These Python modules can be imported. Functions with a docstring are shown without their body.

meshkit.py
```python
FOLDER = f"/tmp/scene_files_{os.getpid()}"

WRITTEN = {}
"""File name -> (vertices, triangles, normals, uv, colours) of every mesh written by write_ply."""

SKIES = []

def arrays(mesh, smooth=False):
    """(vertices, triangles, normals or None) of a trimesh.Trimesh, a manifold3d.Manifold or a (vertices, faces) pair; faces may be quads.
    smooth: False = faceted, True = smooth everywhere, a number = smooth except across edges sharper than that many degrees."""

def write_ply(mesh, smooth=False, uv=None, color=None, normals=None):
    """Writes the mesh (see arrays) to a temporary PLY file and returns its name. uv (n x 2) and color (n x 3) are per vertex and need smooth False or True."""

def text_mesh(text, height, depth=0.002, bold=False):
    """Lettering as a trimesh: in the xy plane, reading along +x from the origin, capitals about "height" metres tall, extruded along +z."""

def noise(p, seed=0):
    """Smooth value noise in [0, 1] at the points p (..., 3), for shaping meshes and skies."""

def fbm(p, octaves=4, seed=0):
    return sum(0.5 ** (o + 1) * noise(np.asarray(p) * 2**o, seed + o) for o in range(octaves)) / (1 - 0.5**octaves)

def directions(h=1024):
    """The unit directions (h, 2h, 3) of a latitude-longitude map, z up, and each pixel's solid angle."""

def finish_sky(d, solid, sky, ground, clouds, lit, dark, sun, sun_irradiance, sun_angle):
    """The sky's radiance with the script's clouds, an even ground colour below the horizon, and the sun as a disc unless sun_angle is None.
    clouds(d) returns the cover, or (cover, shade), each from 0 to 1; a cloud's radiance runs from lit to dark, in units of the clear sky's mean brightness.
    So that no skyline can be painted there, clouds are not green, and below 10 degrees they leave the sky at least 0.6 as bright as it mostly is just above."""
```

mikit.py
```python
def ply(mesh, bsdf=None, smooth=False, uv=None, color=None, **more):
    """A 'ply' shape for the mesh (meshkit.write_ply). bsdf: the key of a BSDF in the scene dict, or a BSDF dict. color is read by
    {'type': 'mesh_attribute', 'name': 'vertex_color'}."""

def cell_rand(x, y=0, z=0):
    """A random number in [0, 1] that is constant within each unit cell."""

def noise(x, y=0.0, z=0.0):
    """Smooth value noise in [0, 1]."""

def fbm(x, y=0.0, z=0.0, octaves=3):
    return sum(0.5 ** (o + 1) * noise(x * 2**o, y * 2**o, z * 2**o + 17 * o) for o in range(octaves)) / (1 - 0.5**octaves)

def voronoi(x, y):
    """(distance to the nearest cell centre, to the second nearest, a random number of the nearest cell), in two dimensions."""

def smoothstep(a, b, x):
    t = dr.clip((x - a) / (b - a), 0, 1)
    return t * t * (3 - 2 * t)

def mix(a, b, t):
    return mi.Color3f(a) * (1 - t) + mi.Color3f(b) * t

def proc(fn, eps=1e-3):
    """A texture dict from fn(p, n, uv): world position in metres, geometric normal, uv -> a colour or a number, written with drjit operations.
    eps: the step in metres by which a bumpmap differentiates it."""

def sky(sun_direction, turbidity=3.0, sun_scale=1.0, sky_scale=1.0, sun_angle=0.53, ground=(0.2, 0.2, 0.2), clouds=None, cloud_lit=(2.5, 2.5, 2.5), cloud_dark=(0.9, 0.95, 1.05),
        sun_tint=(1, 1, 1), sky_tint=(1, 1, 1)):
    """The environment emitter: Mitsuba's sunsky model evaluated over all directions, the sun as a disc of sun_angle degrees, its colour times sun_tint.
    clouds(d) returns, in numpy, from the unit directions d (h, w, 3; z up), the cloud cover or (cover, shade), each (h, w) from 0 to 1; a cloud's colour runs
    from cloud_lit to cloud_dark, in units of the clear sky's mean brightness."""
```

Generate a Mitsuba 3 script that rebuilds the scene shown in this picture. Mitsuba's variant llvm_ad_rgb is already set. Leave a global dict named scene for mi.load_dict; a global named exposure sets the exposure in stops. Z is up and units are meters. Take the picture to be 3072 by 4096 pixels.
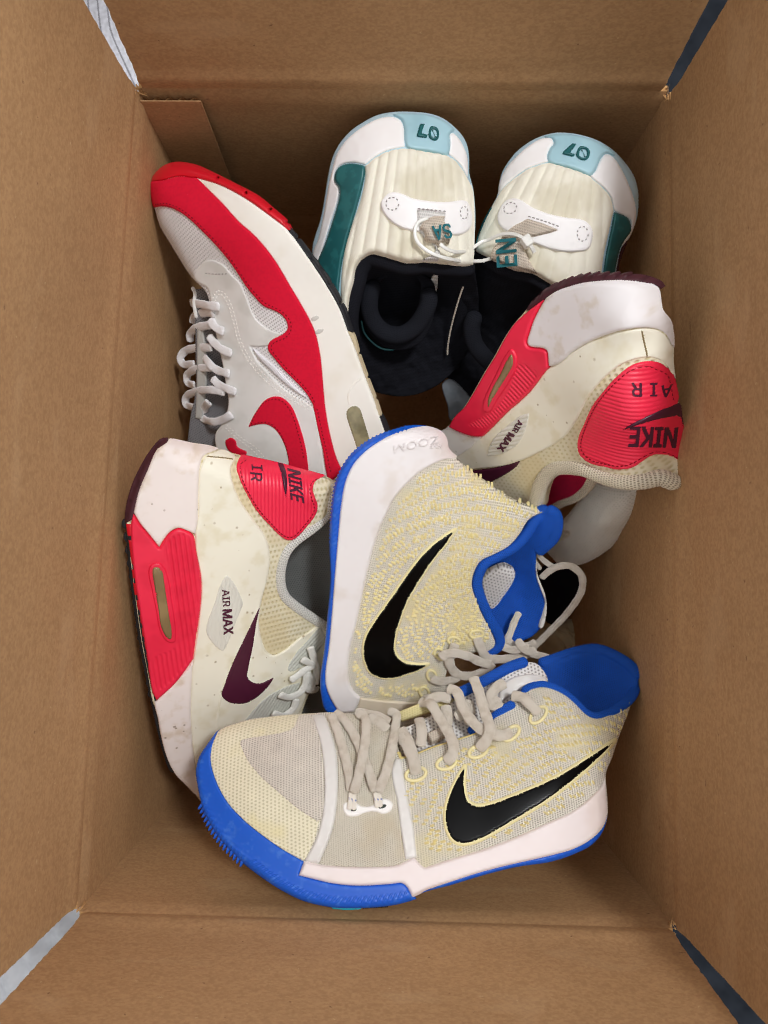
import math
import random
import numpy as np
import shapely
import trimesh
from scipy.interpolate import RBFInterpolator
from scipy.spatial import Delaunay
import drjit as dr
import mitsuba as mi
import meshkit
import mikit
from mikit import proc, noise, fbm, voronoi, cell_rand, smoothstep, mix

T = mi.ScalarTransform4f
scene, labels = {}, {}

# ------------------------------------------------------------------ camera, light, exposure
CAM = np.array([0, 0, 0.86])
FWD = np.array([0.00778, 0.06381, -0.99793])
scene['camera'] = {'type': 'thinlens', 'fov': 52.996, 'fov_axis': 'x', 'near_clip': 0.02, 'far_clip': 20.0, 'aperture_radius': 0.0007, 'focus_distance': 0.545,
                   'to_world': T().look_at(origin=CAM.tolist(), target=(CAM + FWD).tolist(), up=[0, 1, 0])}
scene['room_light'] = {'type': 'constant', 'radiance': {'type': 'rgb', 'value': [0.77, 0.77, 0.775]}}
scene['ceiling_lamp'] = {'type': 'disk', 'to_world': T().look_at(origin=[0.60, 0.50, 2.35], target=[0.0, 0.0, 0.3], up=[0, 0, 1]) @ T().scale(0.14),
                         'bsdf': {'type': 'diffuse', 'reflectance': {'type': 'rgb', 'value': [0.7, 0.7, 0.7]}},
                         'emitter': {'type': 'area', 'radiance': {'type': 'rgb', 'value': [130.0, 130.5, 132.0]}}}
labels['ceiling_lamp'] = {'label': 'round ceiling lamp high above the open cardboard box', 'category': 'lamp'}
exposure = 0.0

# ---- geometry kit: every shoe is described in its own frame, in millimetres (u along the shoe, v across, h out of its side) ----
def spline(pts, step=1.5, closed=True):
    """Smooth curve through points (x, y[, 1 = corner]), resampled evenly."""
    P = [(float(p[0]), float(p[1])) for p in pts]
    C = [len(p) > 2 and bool(p[2]) for p in pts]
    n = len(P)
    if closed:
        k = next((i for i in range(n) if C[i]), None)
        if k is None:
            runs = [(P + [P[0]], True)]
        else:
            P, C = P[k:] + P[:k], C[k:] + C[:k]
            runs, cur = [], [P[0]]
            for i in range(1, n + 1):
                cur.append(P[i % n])
                if C[i % n]:
                    runs.append((cur, False)); cur = [P[i % n]]
    else:
        runs, cur = [], [P[0]]
        for i in range(1, n):
            cur.append(P[i])
            if C[i] or i == n - 1:
                runs.append((cur, False)); cur = [P[i]]
    out = []
    for pl, loop in runs:
        q = np.array(pl)
        if len(q) > 2:
            if loop:
                ext = np.vstack([q[-2], q, q[1]])
            else:
                ext = np.vstack([2 * q[0] - q[1], q, 2 * q[-1] - q[-2]])
            seg = []
            for i in range(1, len(ext) - 2):
                p0, p1, p2, p3 = ext[i - 1:i + 3]
                d01, d12, d23 = (max(np.linalg.norm(b - a), 1e-6) ** 0.5 for a, b in ((p0, p1), (p1, p2), (p2, p3)))
                m1 = (p1 - p0) / d01 - (p2 - p0) / (d01 + d12) + (p2 - p1) / d12
                m2 = (p2 - p1) / d12 - (p3 - p1) / (d12 + d23) + (p3 - p2) / d23
                m1, m2 = m1 * d12, m2 * d12
                t = np.linspace(0, 1, 17)[:-1, None]
                seg.append((2 * t**3 - 3 * t**2 + 1) * p1 + (t**3 - 2 * t**2 + t) * m1 + (-2 * t**3 + 3 * t**2) * p2 + (t**3 - t**2) * m2)
            q = np.vstack(seg + [q[-1:]])
        L = np.r_[0, np.cumsum(np.linalg.norm(np.diff(q, axis=0), axis=1))]
        m = max(1, int(round(L[-1] / step)))
        s = np.linspace(0, L[-1], m + 1)
        r = np.stack([np.interp(s, L, q[:, k]) for k in range(q.shape[1])], 1)
        out.append(r[:-1])
    if not closed:
        out.append(r[-1:])
    return np.vstack(out)


def near_line(p, line, val=None, closed=True):
    """Distance of points p to a polyline and val interpolated at the nearest point."""
    a = line
    b = np.roll(line, -1, 0) if closed else line[1:]
    a = a if closed else line[:-1]
    d = b - a
    dd = np.maximum((d * d).sum(1), 1e-12)
    best = np.full(len(p), 1e9); bv = np.zeros(len(p))
    for i in range(0, len(p), 4000):
        q = p[i:i + 4000]
        t = np.clip(((q[:, None] - a) * d).sum(2) / dd, 0, 1)
        e = np.linalg.norm(q[:, None] - (a + t[..., None] * d), axis=2)
        k = e.argmin(1); j = np.arange(len(q))
        best[i:i + 4000] = e[j, k]
        if val is not None:
            vb = np.roll(val, -1) if closed else val[1:]
            va = val if closed else val[:-1]
            bv[i:i + 4000] = va[k] * (1 - t[j, k]) + vb[k] * t[j, k]
    return best, bv


class Surf:
    """A surface h(u, v): a smooth sheet through the control heights, rolled over along the outline by its edge radius."""

    def __init__(self, ctrl, outline=None, radius=None):
        c = np.array(ctrl, float)
        self.rbf = RBFInterpolator(c[:, :2] / 100, c[:, 2], kernel="thin_plate_spline", smoothing=0.002)
        self.lo, self.hi = c[:, 2].min() - 4, c[:, 2].max() + 4
        self.poly = None
        if outline is not None:
            self.poly = spline(outline, 4.0)
            self.pp = shapely.Polygon(self.poly).buffer(0)
            o = np.array([p[:2] for p in outline], float)
            self.rad = near_line(self.poly, o, np.array(radius, float))[1]

    def __call__(self, p):
        p = np.asarray(p, float)
        h = np.clip(self.rbf(p / 100), self.lo, self.hi)
        if self.poly is not None:
            d, r = near_line(p, self.poly, self.rad)
            d = np.where(shapely.contains_xy(self.pp, p[:, 0], p[:, 1]), d, 0)
            t = np.clip(d / np.maximum(r, 1e-6), 0, 1)
            h = h - r * (1 - np.sqrt(np.clip(1 - (1 - t) ** 2, 0, 1)))
        return h


# ------------------------------------------------------------------ materials
def rgb(c):
    return {'type': 'rgb', 'value': list(c)}


def hexc(s):
    c = np.array([int(s[i:i + 2], 16) / 255 for i in (0, 2, 4)])
    return tuple(float(x) for x in np.where(c <= .04045, c / 12.92, ((c + .055) / 1.055) ** 2.4))


def mat(name, base, rough=0.6, spec=0.4, bump=None, **kw):
    m = {'type': 'principled', 'base_color': base if isinstance(base, dict) else rgb(base), 'roughness': rough, 'specular': spec, **kw}
    if bump:
        m = {'type': 'bumpmap', 'arbitrary': bump[0], 'scale': bump[1], 'bsdf': m}
    scene[name] = {'type': 'twosided', 'bsdf': m}
    return name


def weave(pu, pv, k):
    """Woven or knitted cells in the surface's own coordinates (uv in metres): 1 on the yarn, 0 in the gap."""
    def f(uv):
        a, b = uv.x * 1000 / pu, uv.y * 1000 / pv
        b = b + 0.5 * (dr.floor(a) - 2 * dr.floor(a / 2))
        x, y = a - dr.floor(a) - 0.5, b - dr.floor(b) - 0.5
        return smoothstep(k - .12, k + .16, dr.sqrt(x * x + y * y))
    return f


def cloth(c_yarn, c_gap, pu, pv, k, blotch=0.1, dirt=None):
    w = weave(pu, pv, k)

    def f(p, n, uv):
        v = w(uv)
        b = 1 - blotch * fbm(uv.x * 120, uv.y * 120, 3.0)
        c = mix(c_gap, c_yarn, v) * b
        if dirt is not None:
            c = mix(c, dirt, 0.55 * smoothstep(.48, .75, fbm(uv.x * 45, uv.y * 45, 7.0)))
        return c
    return proc(f)


def worn(c, c2, s=60, lo=.5, hi=.8, amt=.6, specks=None):
    def f(p, n, uv):
        q = mix(c, c2, amt * smoothstep(lo, hi, fbm(uv.x * s, uv.y * s, 1.0, octaves=4)))
        if specks is not None:
            d, _, r = voronoi(uv.x * 130, uv.y * 130)
            q = mix(q, specks, 0.8 * smoothstep(.05 + .16 * cell_rand(r * 9999.0), .02, d) * dr.select(r > .72, 1.0, 0.0) * smoothstep(.34, .52, fbm(uv.x * 22, uv.y * 22, 11.0)))
        return q
    return proc(f)


def grain(s, oct=3):
    return proc(lambda p, n, uv: fbm(uv.x * s, uv.y * s, 2.0, octaves=oct), eps=2e-4)


def weave_bump(pu, pv, k):
    w = weave(pu, pv, k)
    return proc(lambda p, n, uv: w(uv), eps=1.5e-4)


def kraft(p, n, uv):
    s = fbm(uv.x * 240, uv.y * 460, 1.0) * .3 + fbm(uv.x * 620, uv.y * 800, 4.0) * .7
    b = fbm(uv.x * 7, uv.y * 7, 9.0)
    c = mix((.366, .209, .098), (.452, .268, .131), smoothstep(.2, .8, s))
    flute = .5 + .5 * dr.sin(uv.y * 2 * math.pi / .0066 + 2 * noise(uv.x * 20, uv.y * 20))
    c = c * (.87 + .22 * b + .025 * flute * fbm(uv.x * 15, uv.y * 15, 3.0))
    d, _, r = voronoi(uv.x * 62 + 3 * noise(uv.x * 30, uv.y * 30), uv.y * 62)
    c = mix(c, (.11, .06, .035), .6 * smoothstep(.02 + .06 * cell_rand(r * 9999.0), .01, d) * dr.select(r > .88, 1.0, 0.0))
    c = mix(c, (.58, .42, .26), .45 * smoothstep(.05, .02, d) * dr.select(r < .12, 1.0, 0.0))
    scuff = smoothstep(.66, .8, fbm(uv.x * 16, uv.y * 40, 21.0, octaves=4))
    return mix(c, (.55, .37, .21), .22 * scuff)


mat('kraft', proc(kraft), .75, .25, bump=(proc(lambda p, n, uv: fbm(uv.x * 500, uv.y * 900, 2.0), eps=4e-4), .00014))
mat('kraft_edge', hexc('B58C5E'), .9, .1)
mat('carpet', proc(lambda p, n, uv: mix((.010, .012, .016), (.026, .031, .040), fbm(p.x * 60, p.y * 60, 1.0))), .95, .1)
mat('grey_cloth', proc(lambda p, n, uv: mix((.34, .35, .37), (.58, .59, .61), fbm(p.x * 90, p.y * 90, p.z * 60))), .95, .1)
mat('sock_knit', proc(lambda p, n, uv: mix((.26, .26, .29), (.60, .61, .66), smoothstep(.1, .45, dr.abs(dr.sin(uv.x * 1.0)))) * (.8 + .35 * noise(p.x * 400, p.y * 400, p.z * 400))), .95, .1)
mat('sock_toe', (.78, .77, .72), .95, .1)
mat('skin', (.30, .13, .085), .6, .3)

mat('suede_red', worn(hexc('DA1536'), hexc('B80E2A'), 900, .3, .9, .3), .85, .2, sheen=.6, bump=(grain(1400), .0001))
mat('suede_grey', worn(hexc('E4E4E1'), hexc('CECEC9'), 70, .4, .8, .6), .9, .2, sheen=.3, bump=(grain(1500), .00008))
mat('suede_cream', worn(hexc('EDEADB'), hexc('D8D2BC'), 40, .4, .75, .9), .92, .15, sheen=.3, bump=(grain(1500), .00008))
mat('rubber_red', hexc('D01428'), .28, .5)
mat('rubber_slate', worn(hexc('7C838A'), hexc('5D646B'), 90), .6, .35)
mat('rubber_black', hexc('26272B'), .6, .4)
mat('rubber_tan', worn(hexc('CDBF9E'), hexc('A8946C'), 60, .35, .8), .65, .35)
mat('rubber_maroon', worn(hexc('46222B'), hexc('30151C'), 300), .5, .4)
mat('rubber_infrared', worn(hexc('F0284A'), hexc('DC1A3C'), 50, .45, .8, .6), .42, .5, bump=(grain(900), .00004))
mat('rubber_teal', worn(hexc('1F6064'), hexc('2F7A7C'), 160, .5, .7, .5), .35, .5)
mat('rubber_sky', worn(hexc('A3CAD6'), hexc('8FB9C6'), 50), .45, .45)
mat('rubber_pale_blue', hexc('B4D0DC'), .45, .45)
mat('rubber_cyan', hexc('2FB4CE'), .4, .5)
mat('rubber_blue', worn(hexc('125ACB'), hexc('3A74D2'), 220, .55, .8, .7), .42, .5)
mat('rubber_yellow', worn(hexc('E9DEA6'), hexc('DCCD86'), 90), .42, .5)
mat('rubber_straw', hexc('E8DEA8'), .5, .4)
mat('rubber_yellow2', worn(hexc('E6D58C'), hexc('D2BC6C'), 90), .5, .4)
mat('rubber_white', hexc('F0EFEC'), .5, .4)
mat('rubber_clear', hexc('DEDDD2'), .3, .5)
mat('plastic_clear', hexc('B9B9B4'), .3, .5)
mat('foam_clean', worn(hexc('F3F1E9'), hexc('E2DAC4'), 45, .5, .85, .5), .55, .4)
mat('foam_white', worn(hexc('F1EFE9'), hexc('DDD2B8'), 110, .5, .85, .6, specks=(.35, .27, .16)), .55, .4)
mat('foam_grey', worn(hexc('E4E0E0'), hexc('CFC3B2'), 120, .55, .85, .6), .55, .4)
mat('foam_pink', worn(hexc('F0E7E2'), hexc('D2BEA4'), 110, .5, .85, .6, specks=(.22, .14, .07)), .6, .35)
mat('leather_white', hexc('F3F2F2'), .5, .45, bump=(grain(260, 4), .0005))
mat('leather_white2', worn(hexc('ECE9E9'), hexc('DDD4CC'), 60, .5, .85), .55, .4, bump=(grain(900), .00012))
mat('leather_pink', worn(hexc('EEE5E4'), hexc('DFCFC6'), 40, .5, .85), .55, .4, bump=(grain(900), .0001))
mat('leather_tan', worn(hexc('E1D5BE'), hexc('CBB78F'), 60), .65, .3, bump=(grain(900), .0001))
mat('leather_cream', worn(hexc('F1EEDC'), hexc('E0D8B8'), 90, .45, .8, .6, specks=(.33, .25, .12)), .55, .4, bump=(grain(700), .00006))
mat('leather_grey', hexc('C6C8BF'), .75, .25)
mat('satin_white', proc(lambda p, n, uv: mix((.62, .62, .66), (.86, .86, .88), smoothstep(.3, .7, .5 + .5 * dr.sin(uv.x * 5200 + uv.y * 2600)))), .35, .5)
mat('film_white', hexc('DCDAD6'), .35, .5, bump=(grain(330, 4), .0006))
mat('gloss_black', hexc('050506'), .2, .12)
mat('print_maroon', hexc('4A1730'), .38, .5)
mat('window_olive', worn(hexc('A29A78'), hexc('6F6A52'), 90, .4, .7, .8), .18, .5)
mat('window_olive2', worn(hexc('97805A'), hexc('6E5A3C'), 60, .3, .8, .6), .22, .5)
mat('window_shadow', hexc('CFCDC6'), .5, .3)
mat('slot_dark', hexc('38403C'), .7, .3)
mat('seam_tan', hexc('8C7A58'), .9, .1)
mat('thread_teal', worn(hexc('256E78'), hexc('3E8C92'), 700), .7, .3, bump=(grain(900), .0003))
mat('stitch_red', hexc('8E0B20'), .8, .2)
mat('stitch_white', hexc('F4F3EE'), .8, .2)
mat('stitch_grey', hexc('8F8A8A'), .8, .2)
mat('lace_white', hexc('F2F2F4'), .9, .15, bump=(weave_bump(1.1, 1.1, .35), .00025))
mat('lace_grey', hexc('E6E6DF'), .9, .15)
mat('lace_beige', worn(hexc('E6DED0'), hexc('CFC3B0'), 260, .35, .8, .6), .92, .12, bump=(weave_bump(1.3, 1.1, .35), .0007))
mat('lace_fleck', worn(hexc('E4DED2'), hexc('2D4FA0'), 420, .62, .66, .9), .8, .2)
mat('cloth_black', cloth(hexc('1D1E25'), hexc('101116'), 1.1, 1.1, .3, .2), .95, .15, bump=(weave_bump(1.1, 1.1, .3), .0002))
mat('cloth_charcoal', cloth(hexc('20222A'), hexc('111319'), 1.3, 1.3, .3, .25), .9, .2, sheen=.4, bump=(weave_bump(1.3, 1.3, .3), .0003))
mat('cloth_blue', cloth(hexc('155CCB'), hexc('0B4099'), 1.3, 1.3, .3, .15), .7, .3, sheen=.5, bump=(weave_bump(1.3, 1.3, .3), .0003))
mat('cloth_crimson', cloth(hexc('B51640'), hexc('8C0D30'), 1.3, 1.3, .3, .15), .9, .2, bump=(weave_bump(1.3, 1.3, .3), .0002))
mat('cloth_wine', cloth(hexc('54102A'), hexc('340818'), 1.3, 1.3, .3, .3), .9, .2)
mat('mesh_white', cloth(hexc('EFEEEE'), hexc('ABA8A8'), 2.2, 1.7, .24, .08), .85, .2, bump=(weave_bump(2.2, 1.7, .24), .0004))
mat('mesh_grey', cloth(hexc('8B8B8E'), hexc('5B5B60'), 1.8, 1.8, .25, .2), .9, .15)
mat('mesh_dark', cloth(hexc('7E8281'), hexc('5B5E5D'), 1.8, 1.8, .25, .2), .9, .15)
mat('mesh_cream', cloth(hexc('EBE4C8'), hexc('D8CC9F'), 4.2, 3.0, .22, .12, dirt=hexc('DCCB9C')), .85, .2, bump=(weave_bump(4.2, 3.0, .22), .0009))
mat('mesh_pale', cloth(hexc('EEEDE4'), hexc('C9C7BB'), 1.9, 1.9, .2, .1), .88, .2, bump=(weave_bump(1.9, 1.9, .2), .0003))
mat('mesh_weave', cloth(hexc('EBE4D0'), hexc('A89C82'), 1.9, 1.5, .3, .15), .9, .15, bump=(weave_bump(1.9, 1.5, .3), .0004))
mat('mesh_weave_white', cloth(hexc('EAEAE4'), hexc('ABAAA2'), 1.9, 1.5, .3, .1), .9, .15, bump=(weave_bump(1.9, 1.5, .3), .0004))
mat('mesh_perf', cloth(hexc('ECEAE6'), hexc('98928E'), 2.6, 2.6, .24, .1), .88, .2, bump=(weave_bump(2.6, 2.6, .24), .0005))
mat('mesh_mid', cloth(hexc('DCD7C8'), hexc('AFA58F'), 1.5, 1.2, .24, .15, dirt=hexc('C4B79B')), .85, .2, bump=(weave_bump(1.5, 1.2, .24), .0003))
mat('knit_grey', cloth(hexc('EAE6DA'), hexc('A59D8E'), 1.7, 1.3, .29, .12, dirt=hexc('E0D6AE')), .9, .15, bump=(weave_bump(1.7, 1.3, .27), .0005))
mat('knit_spiked', cloth(hexc('EEEADD'), hexc('AFA793'), 1.7, 1.4, .29, .12, dirt=hexc('E2D49A')), .9, .15, bump=(weave_bump(1.7, 1.4, .27), .0005))
mat('knit_yellow', cloth(hexc('F1ECD2'), hexc('D2CBA8'), 2.6, 2.2, .26, .1, dirt=hexc('E9DFA8')), .88, .2, bump=(weave_bump(2.6, 2.2, .26), .0004))
mat('knit_yellow2', cloth(hexc('E4DAA4'), hexc('C9BC80'), 1.9, 1.6, .26, .2), .9, .15)
mat('knit_toe', cloth(hexc('EAE4D8'), hexc('BFB5A6'), 1.9, 1.5, .27, .2), .9, .15, bump=(weave_bump(1.9, 1.5, .27), .0005))
mat('web_beige', cloth(hexc('E4D9CA'), hexc('B8AA98'), 1.7, 1.2, .3, .15), .92, .12, bump=(weave_bump(2.2, 1.3, .3), .0006))
mat('web_white', cloth(hexc('F0EFEC'), hexc('C8C6C2'), 2.0, 1.3, .3, .1), .92, .12, bump=(weave_bump(2.0, 1.3, .3), .0005))
mat('fray_white', worn(hexc('E8E6E0'), hexc('9BA8C8'), 300, .55, .8), .95, .1, bump=(grain(600), .0008))
scene['tie_plastic'] = {'type': 'twosided', 'bsdf': {'type': 'principled', 'base_color': rgb((.74, .74, .70)), 'roughness': .2, 'specular': .55, 'clearcoat': .5}}


# ------------------------------------------------------------------ names
def numbered(key):
    if key not in USED:
        USED.add(key)
        return key
    k = 1
    while f'{key}_{k:03d}' in USED:
        k += 1
    USED.add(f'{key}_{k:03d}')
    return f'{key}_{k:03d}'


USED = set()


def put(key, v, f, m, smooth=True, uv=None):
    key = numbered(key)
    scene[key] = mikit.ply((np.asarray(v), np.asarray(f)), m, smooth=smooth, uv=uv)
    return key


# ------------------------------------------------------------------ the cardboard box
FOLD = 0.36
BOX = {'TL': (-.1612, .3160), 'TR': (.1956, .3155), 'BR': (.1860, -.2292), 'BL': (-.1872, -.2180)}
TH = 0.004


def wall_mesh(a0, a1, b0, b1, inward, crease_at, seed, n=(70, 44), ragged=0.0, crease=.0016):
    """A corrugated panel from edge a0-a1 to edge b0-b1: slightly buckled, with a pressed crease on the edge it folds along."""
    a0, a1, b0, b1, inward = (np.array(x, float) for x in (a0, a1, b0, b1, inward))
    s, t = np.meshgrid(np.linspace(0, 1, n[0]), np.linspace(0, 1, n[1]) ** 1.0, indexing='ij')
    s, t = s.ravel(), t.ravel()
    W, Hh = np.linalg.norm(a1 - a0), np.linalg.norm(b0 - a0)
    jag = np.zeros(len(s))
    if ragged:
        e = np.minimum(s, 1 - s) < 1e-6
        q = meshkit.fbm(np.stack([t * Hh * 330, s * 7 + seed, 0 * t], 1), 4) - .5
        jag = np.where(e, q * ragged * 2, 0) * np.where(s < .5, 1, -1)
    p = (a0 + (a1 - a0) * s[:, None]) * (1 - t[:, None]) + (b0 + (b1 - b0) * s[:, None]) * t[:, None]
    p = p + (a1 - a0) / W * jag[:, None]
    d = t * Hh if crease_at == 'a' else (1 - t) * Hh
    low = meshkit.fbm(np.stack([s * W * 9, t * Hh * 9, 0 * s + seed], 1), 3) - .5
    fade = np.clip(d / .03, 0, 1) * np.clip(np.minimum(s, 1 - s) / .06, 0, 1)
    off = (low * .006 - .001) * fade - crease * np.exp(-(d / .0045) ** 2) + crease * .8 * np.exp(-((d - .011) / .006) ** 2)
    front = p + inward * off[:, None]
    back = front - inward * TH
    N = n[0] * n[1]
    idx = np.arange(N).reshape(n)
    q = np.stack([idx[:-1, :-1], idx[1:, :-1], idx[1:, 1:], idx[:-1, 1:]], -1).reshape(-1, 4)
    f = np.vstack([q[:, [0, 1, 2]], q[:, [0, 2, 3]]])
    nrm = np.cross(front[f[0, 1]] - front[f[0, 0]], front[f[0, 2]] - front[f[0, 0]])
    if nrm @ inward < 0:
        f = f[:, ::-1]
    ring = np.concatenate([idx[:, 0], idx[-1, 1:], idx[-2::-1, -1], idx[0, -2:0:-1]])
    nx = np.roll(ring, -1)
    side = np.vstack([np.stack([ring, nx, nx + N], 1), np.stack([ring, nx + N, ring + N], 1)])
    uv = np.stack([s * W + seed * .37, t * Hh + seed * .11], 1)
    return np.vstack([front, back]), np.vstack([f, f[:, ::-1] + N]), side, np.vstack([uv, uv])


def z(p, h):
    return (p[0], p[1], h)


def cardboard(part, *args, **kw):
    v, f, side, uv = wall_mesh(*args, **kw)
    k = put('cardboard_box__' + part, v, f, 'kraft', smooth=True, uv=uv)
    put(k + '__cut_edge', v, side, 'kraft_edge', smooth=False)


def flap_top(p, q, dirs, tilt0, tilt1, length=.178):
    """The far edge of a raised flap hinged along p-q, leaning outwards by the two tilts."""
    o = np.array(dirs, float)
    r = []
    for c, tl in ((p, tilt0), (q, tilt1)):
        r.append((np.array([c[0], c[1], FOLD]) + length * (o * math.sin(math.radians(tl)) + np.array([0, 0, math.cos(math.radians(tl))]))))
    return r


labels['cardboard_box'] = {'label': 'tall open brown cardboard box packed with worn sneakers, its four flaps standing up', 'category': 'box'}
sides = [('left', 'TL', 'BL', (-1, 0, 0), 2.2, 4.2, 1, .0034, .0050), ('top', 'TR', 'TL', (0, 1, 0), 5.8, 5.5, 2, .0047, .0030), ('right', 'BR', 'TR', (1, 0, 0), 2.8, -1.0, 3, .0016, .0052), ('bottom', 'BL', 'BR', (0, -1, 0), -2.0, 2.5, 4, .0047, .0036)]
for _, a, b, o, t0, t1, sd, g0, g1 in sides:
    A, B = BOX[a], BOX[b]
    inw = -np.array(o, float)
    cardboard('wall', z(A, 0), z(B, 0), z(A, FOLD), z(B, FOLD), inw, 'b', sd)
    g = (np.array(B) - np.array(A)) / np.linalg.norm(np.array(B) - np.array(A))
    A2, B2 = np.array(A) + g * g0, np.array(B) - g * g1
    f0, f1 = flap_top(A2, B2, o, t0, t1)
    cardboard('flap', z(A2, FOLD), z(B2, FOLD), f0, f1, inw, 'a', sd + 10, ragged=.0006, n=(90, 60))
cs = [BOX[k] for k in ('TL', 'TR', 'BR', 'BL')]
v = [z(c, .004) for c in cs] + [z(c, 0.0) for c in cs]
put('cardboard_box__bottom', v, [[0, 2, 1], [0, 3, 2], [4, 5, 6], [4, 6, 7]], 'kraft', smooth=False, uv=np.array([c[:2] for c in v]))
# the glued joint: a second thickness lapped onto the far wall beside its left corner, its fluting open at the top
tl = np.array(BOX['TL'])
y = tl[1] - .0048
tab = trimesh.creation.box([.041, .0008, FOLD - .006])
tab.apply_translation([tl[0] + .0205, y, (FOLD - .002) / 2])
tv = np.array(tab.vertices)
put('cardboard_box__joint_tab', tv, tab.faces, 'kraft', smooth=False, uv=tv[:, [0, 2]] + .3)
xs = np.linspace(tl[0] + .003, tl[0] + .041, 90)
yy = y + .0024 + .0014 * np.sin((xs - tl[0]) * 2 * math.pi / .0085)
v = np.vstack([np.stack([xs, yy, np.full(90, FOLD - .006)], 1), np.stack([xs, yy, np.full(90, FOLD - .06)], 1)])
q = np.arange(89)
put('cardboard_box__joint_tab__fluting', v, np.vstack([np.stack([q, q + 1, q + 91], 1), np.stack([q, q + 91, q + 90], 1)]), 'kraft_edge', smooth=True)
# torn paper fibres at the four slot ends
rng = np.random.default_rng(4)
for k, c in BOX.items():
    vs, fs = [], []
    for i in range(16):
        s = np.array([c[0], c[1], FOLD - .001]) + rng.normal(0, [.0018, .0018, .0015])
        d = rng.normal(0, 1, 3) * [.003, .003, .002] - np.array([np.sign(c[0]), np.sign(c[1]), 0]) * .0015
        w = rng.normal(0, 1, 3) * .0006
        vs += [s - w, s + w, s + d]
        fs.append([3 * i, 3 * i + 1, 3 * i + 2])
    put('cardboard_box__torn_fibres', vs, fs, 'kraft_edge', smooth=False)
for k in [k for k in USED if 'torn_fibres' in k or 'fluting' in k]:
    labels[k] = {'kind': 'stuff'}

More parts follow.
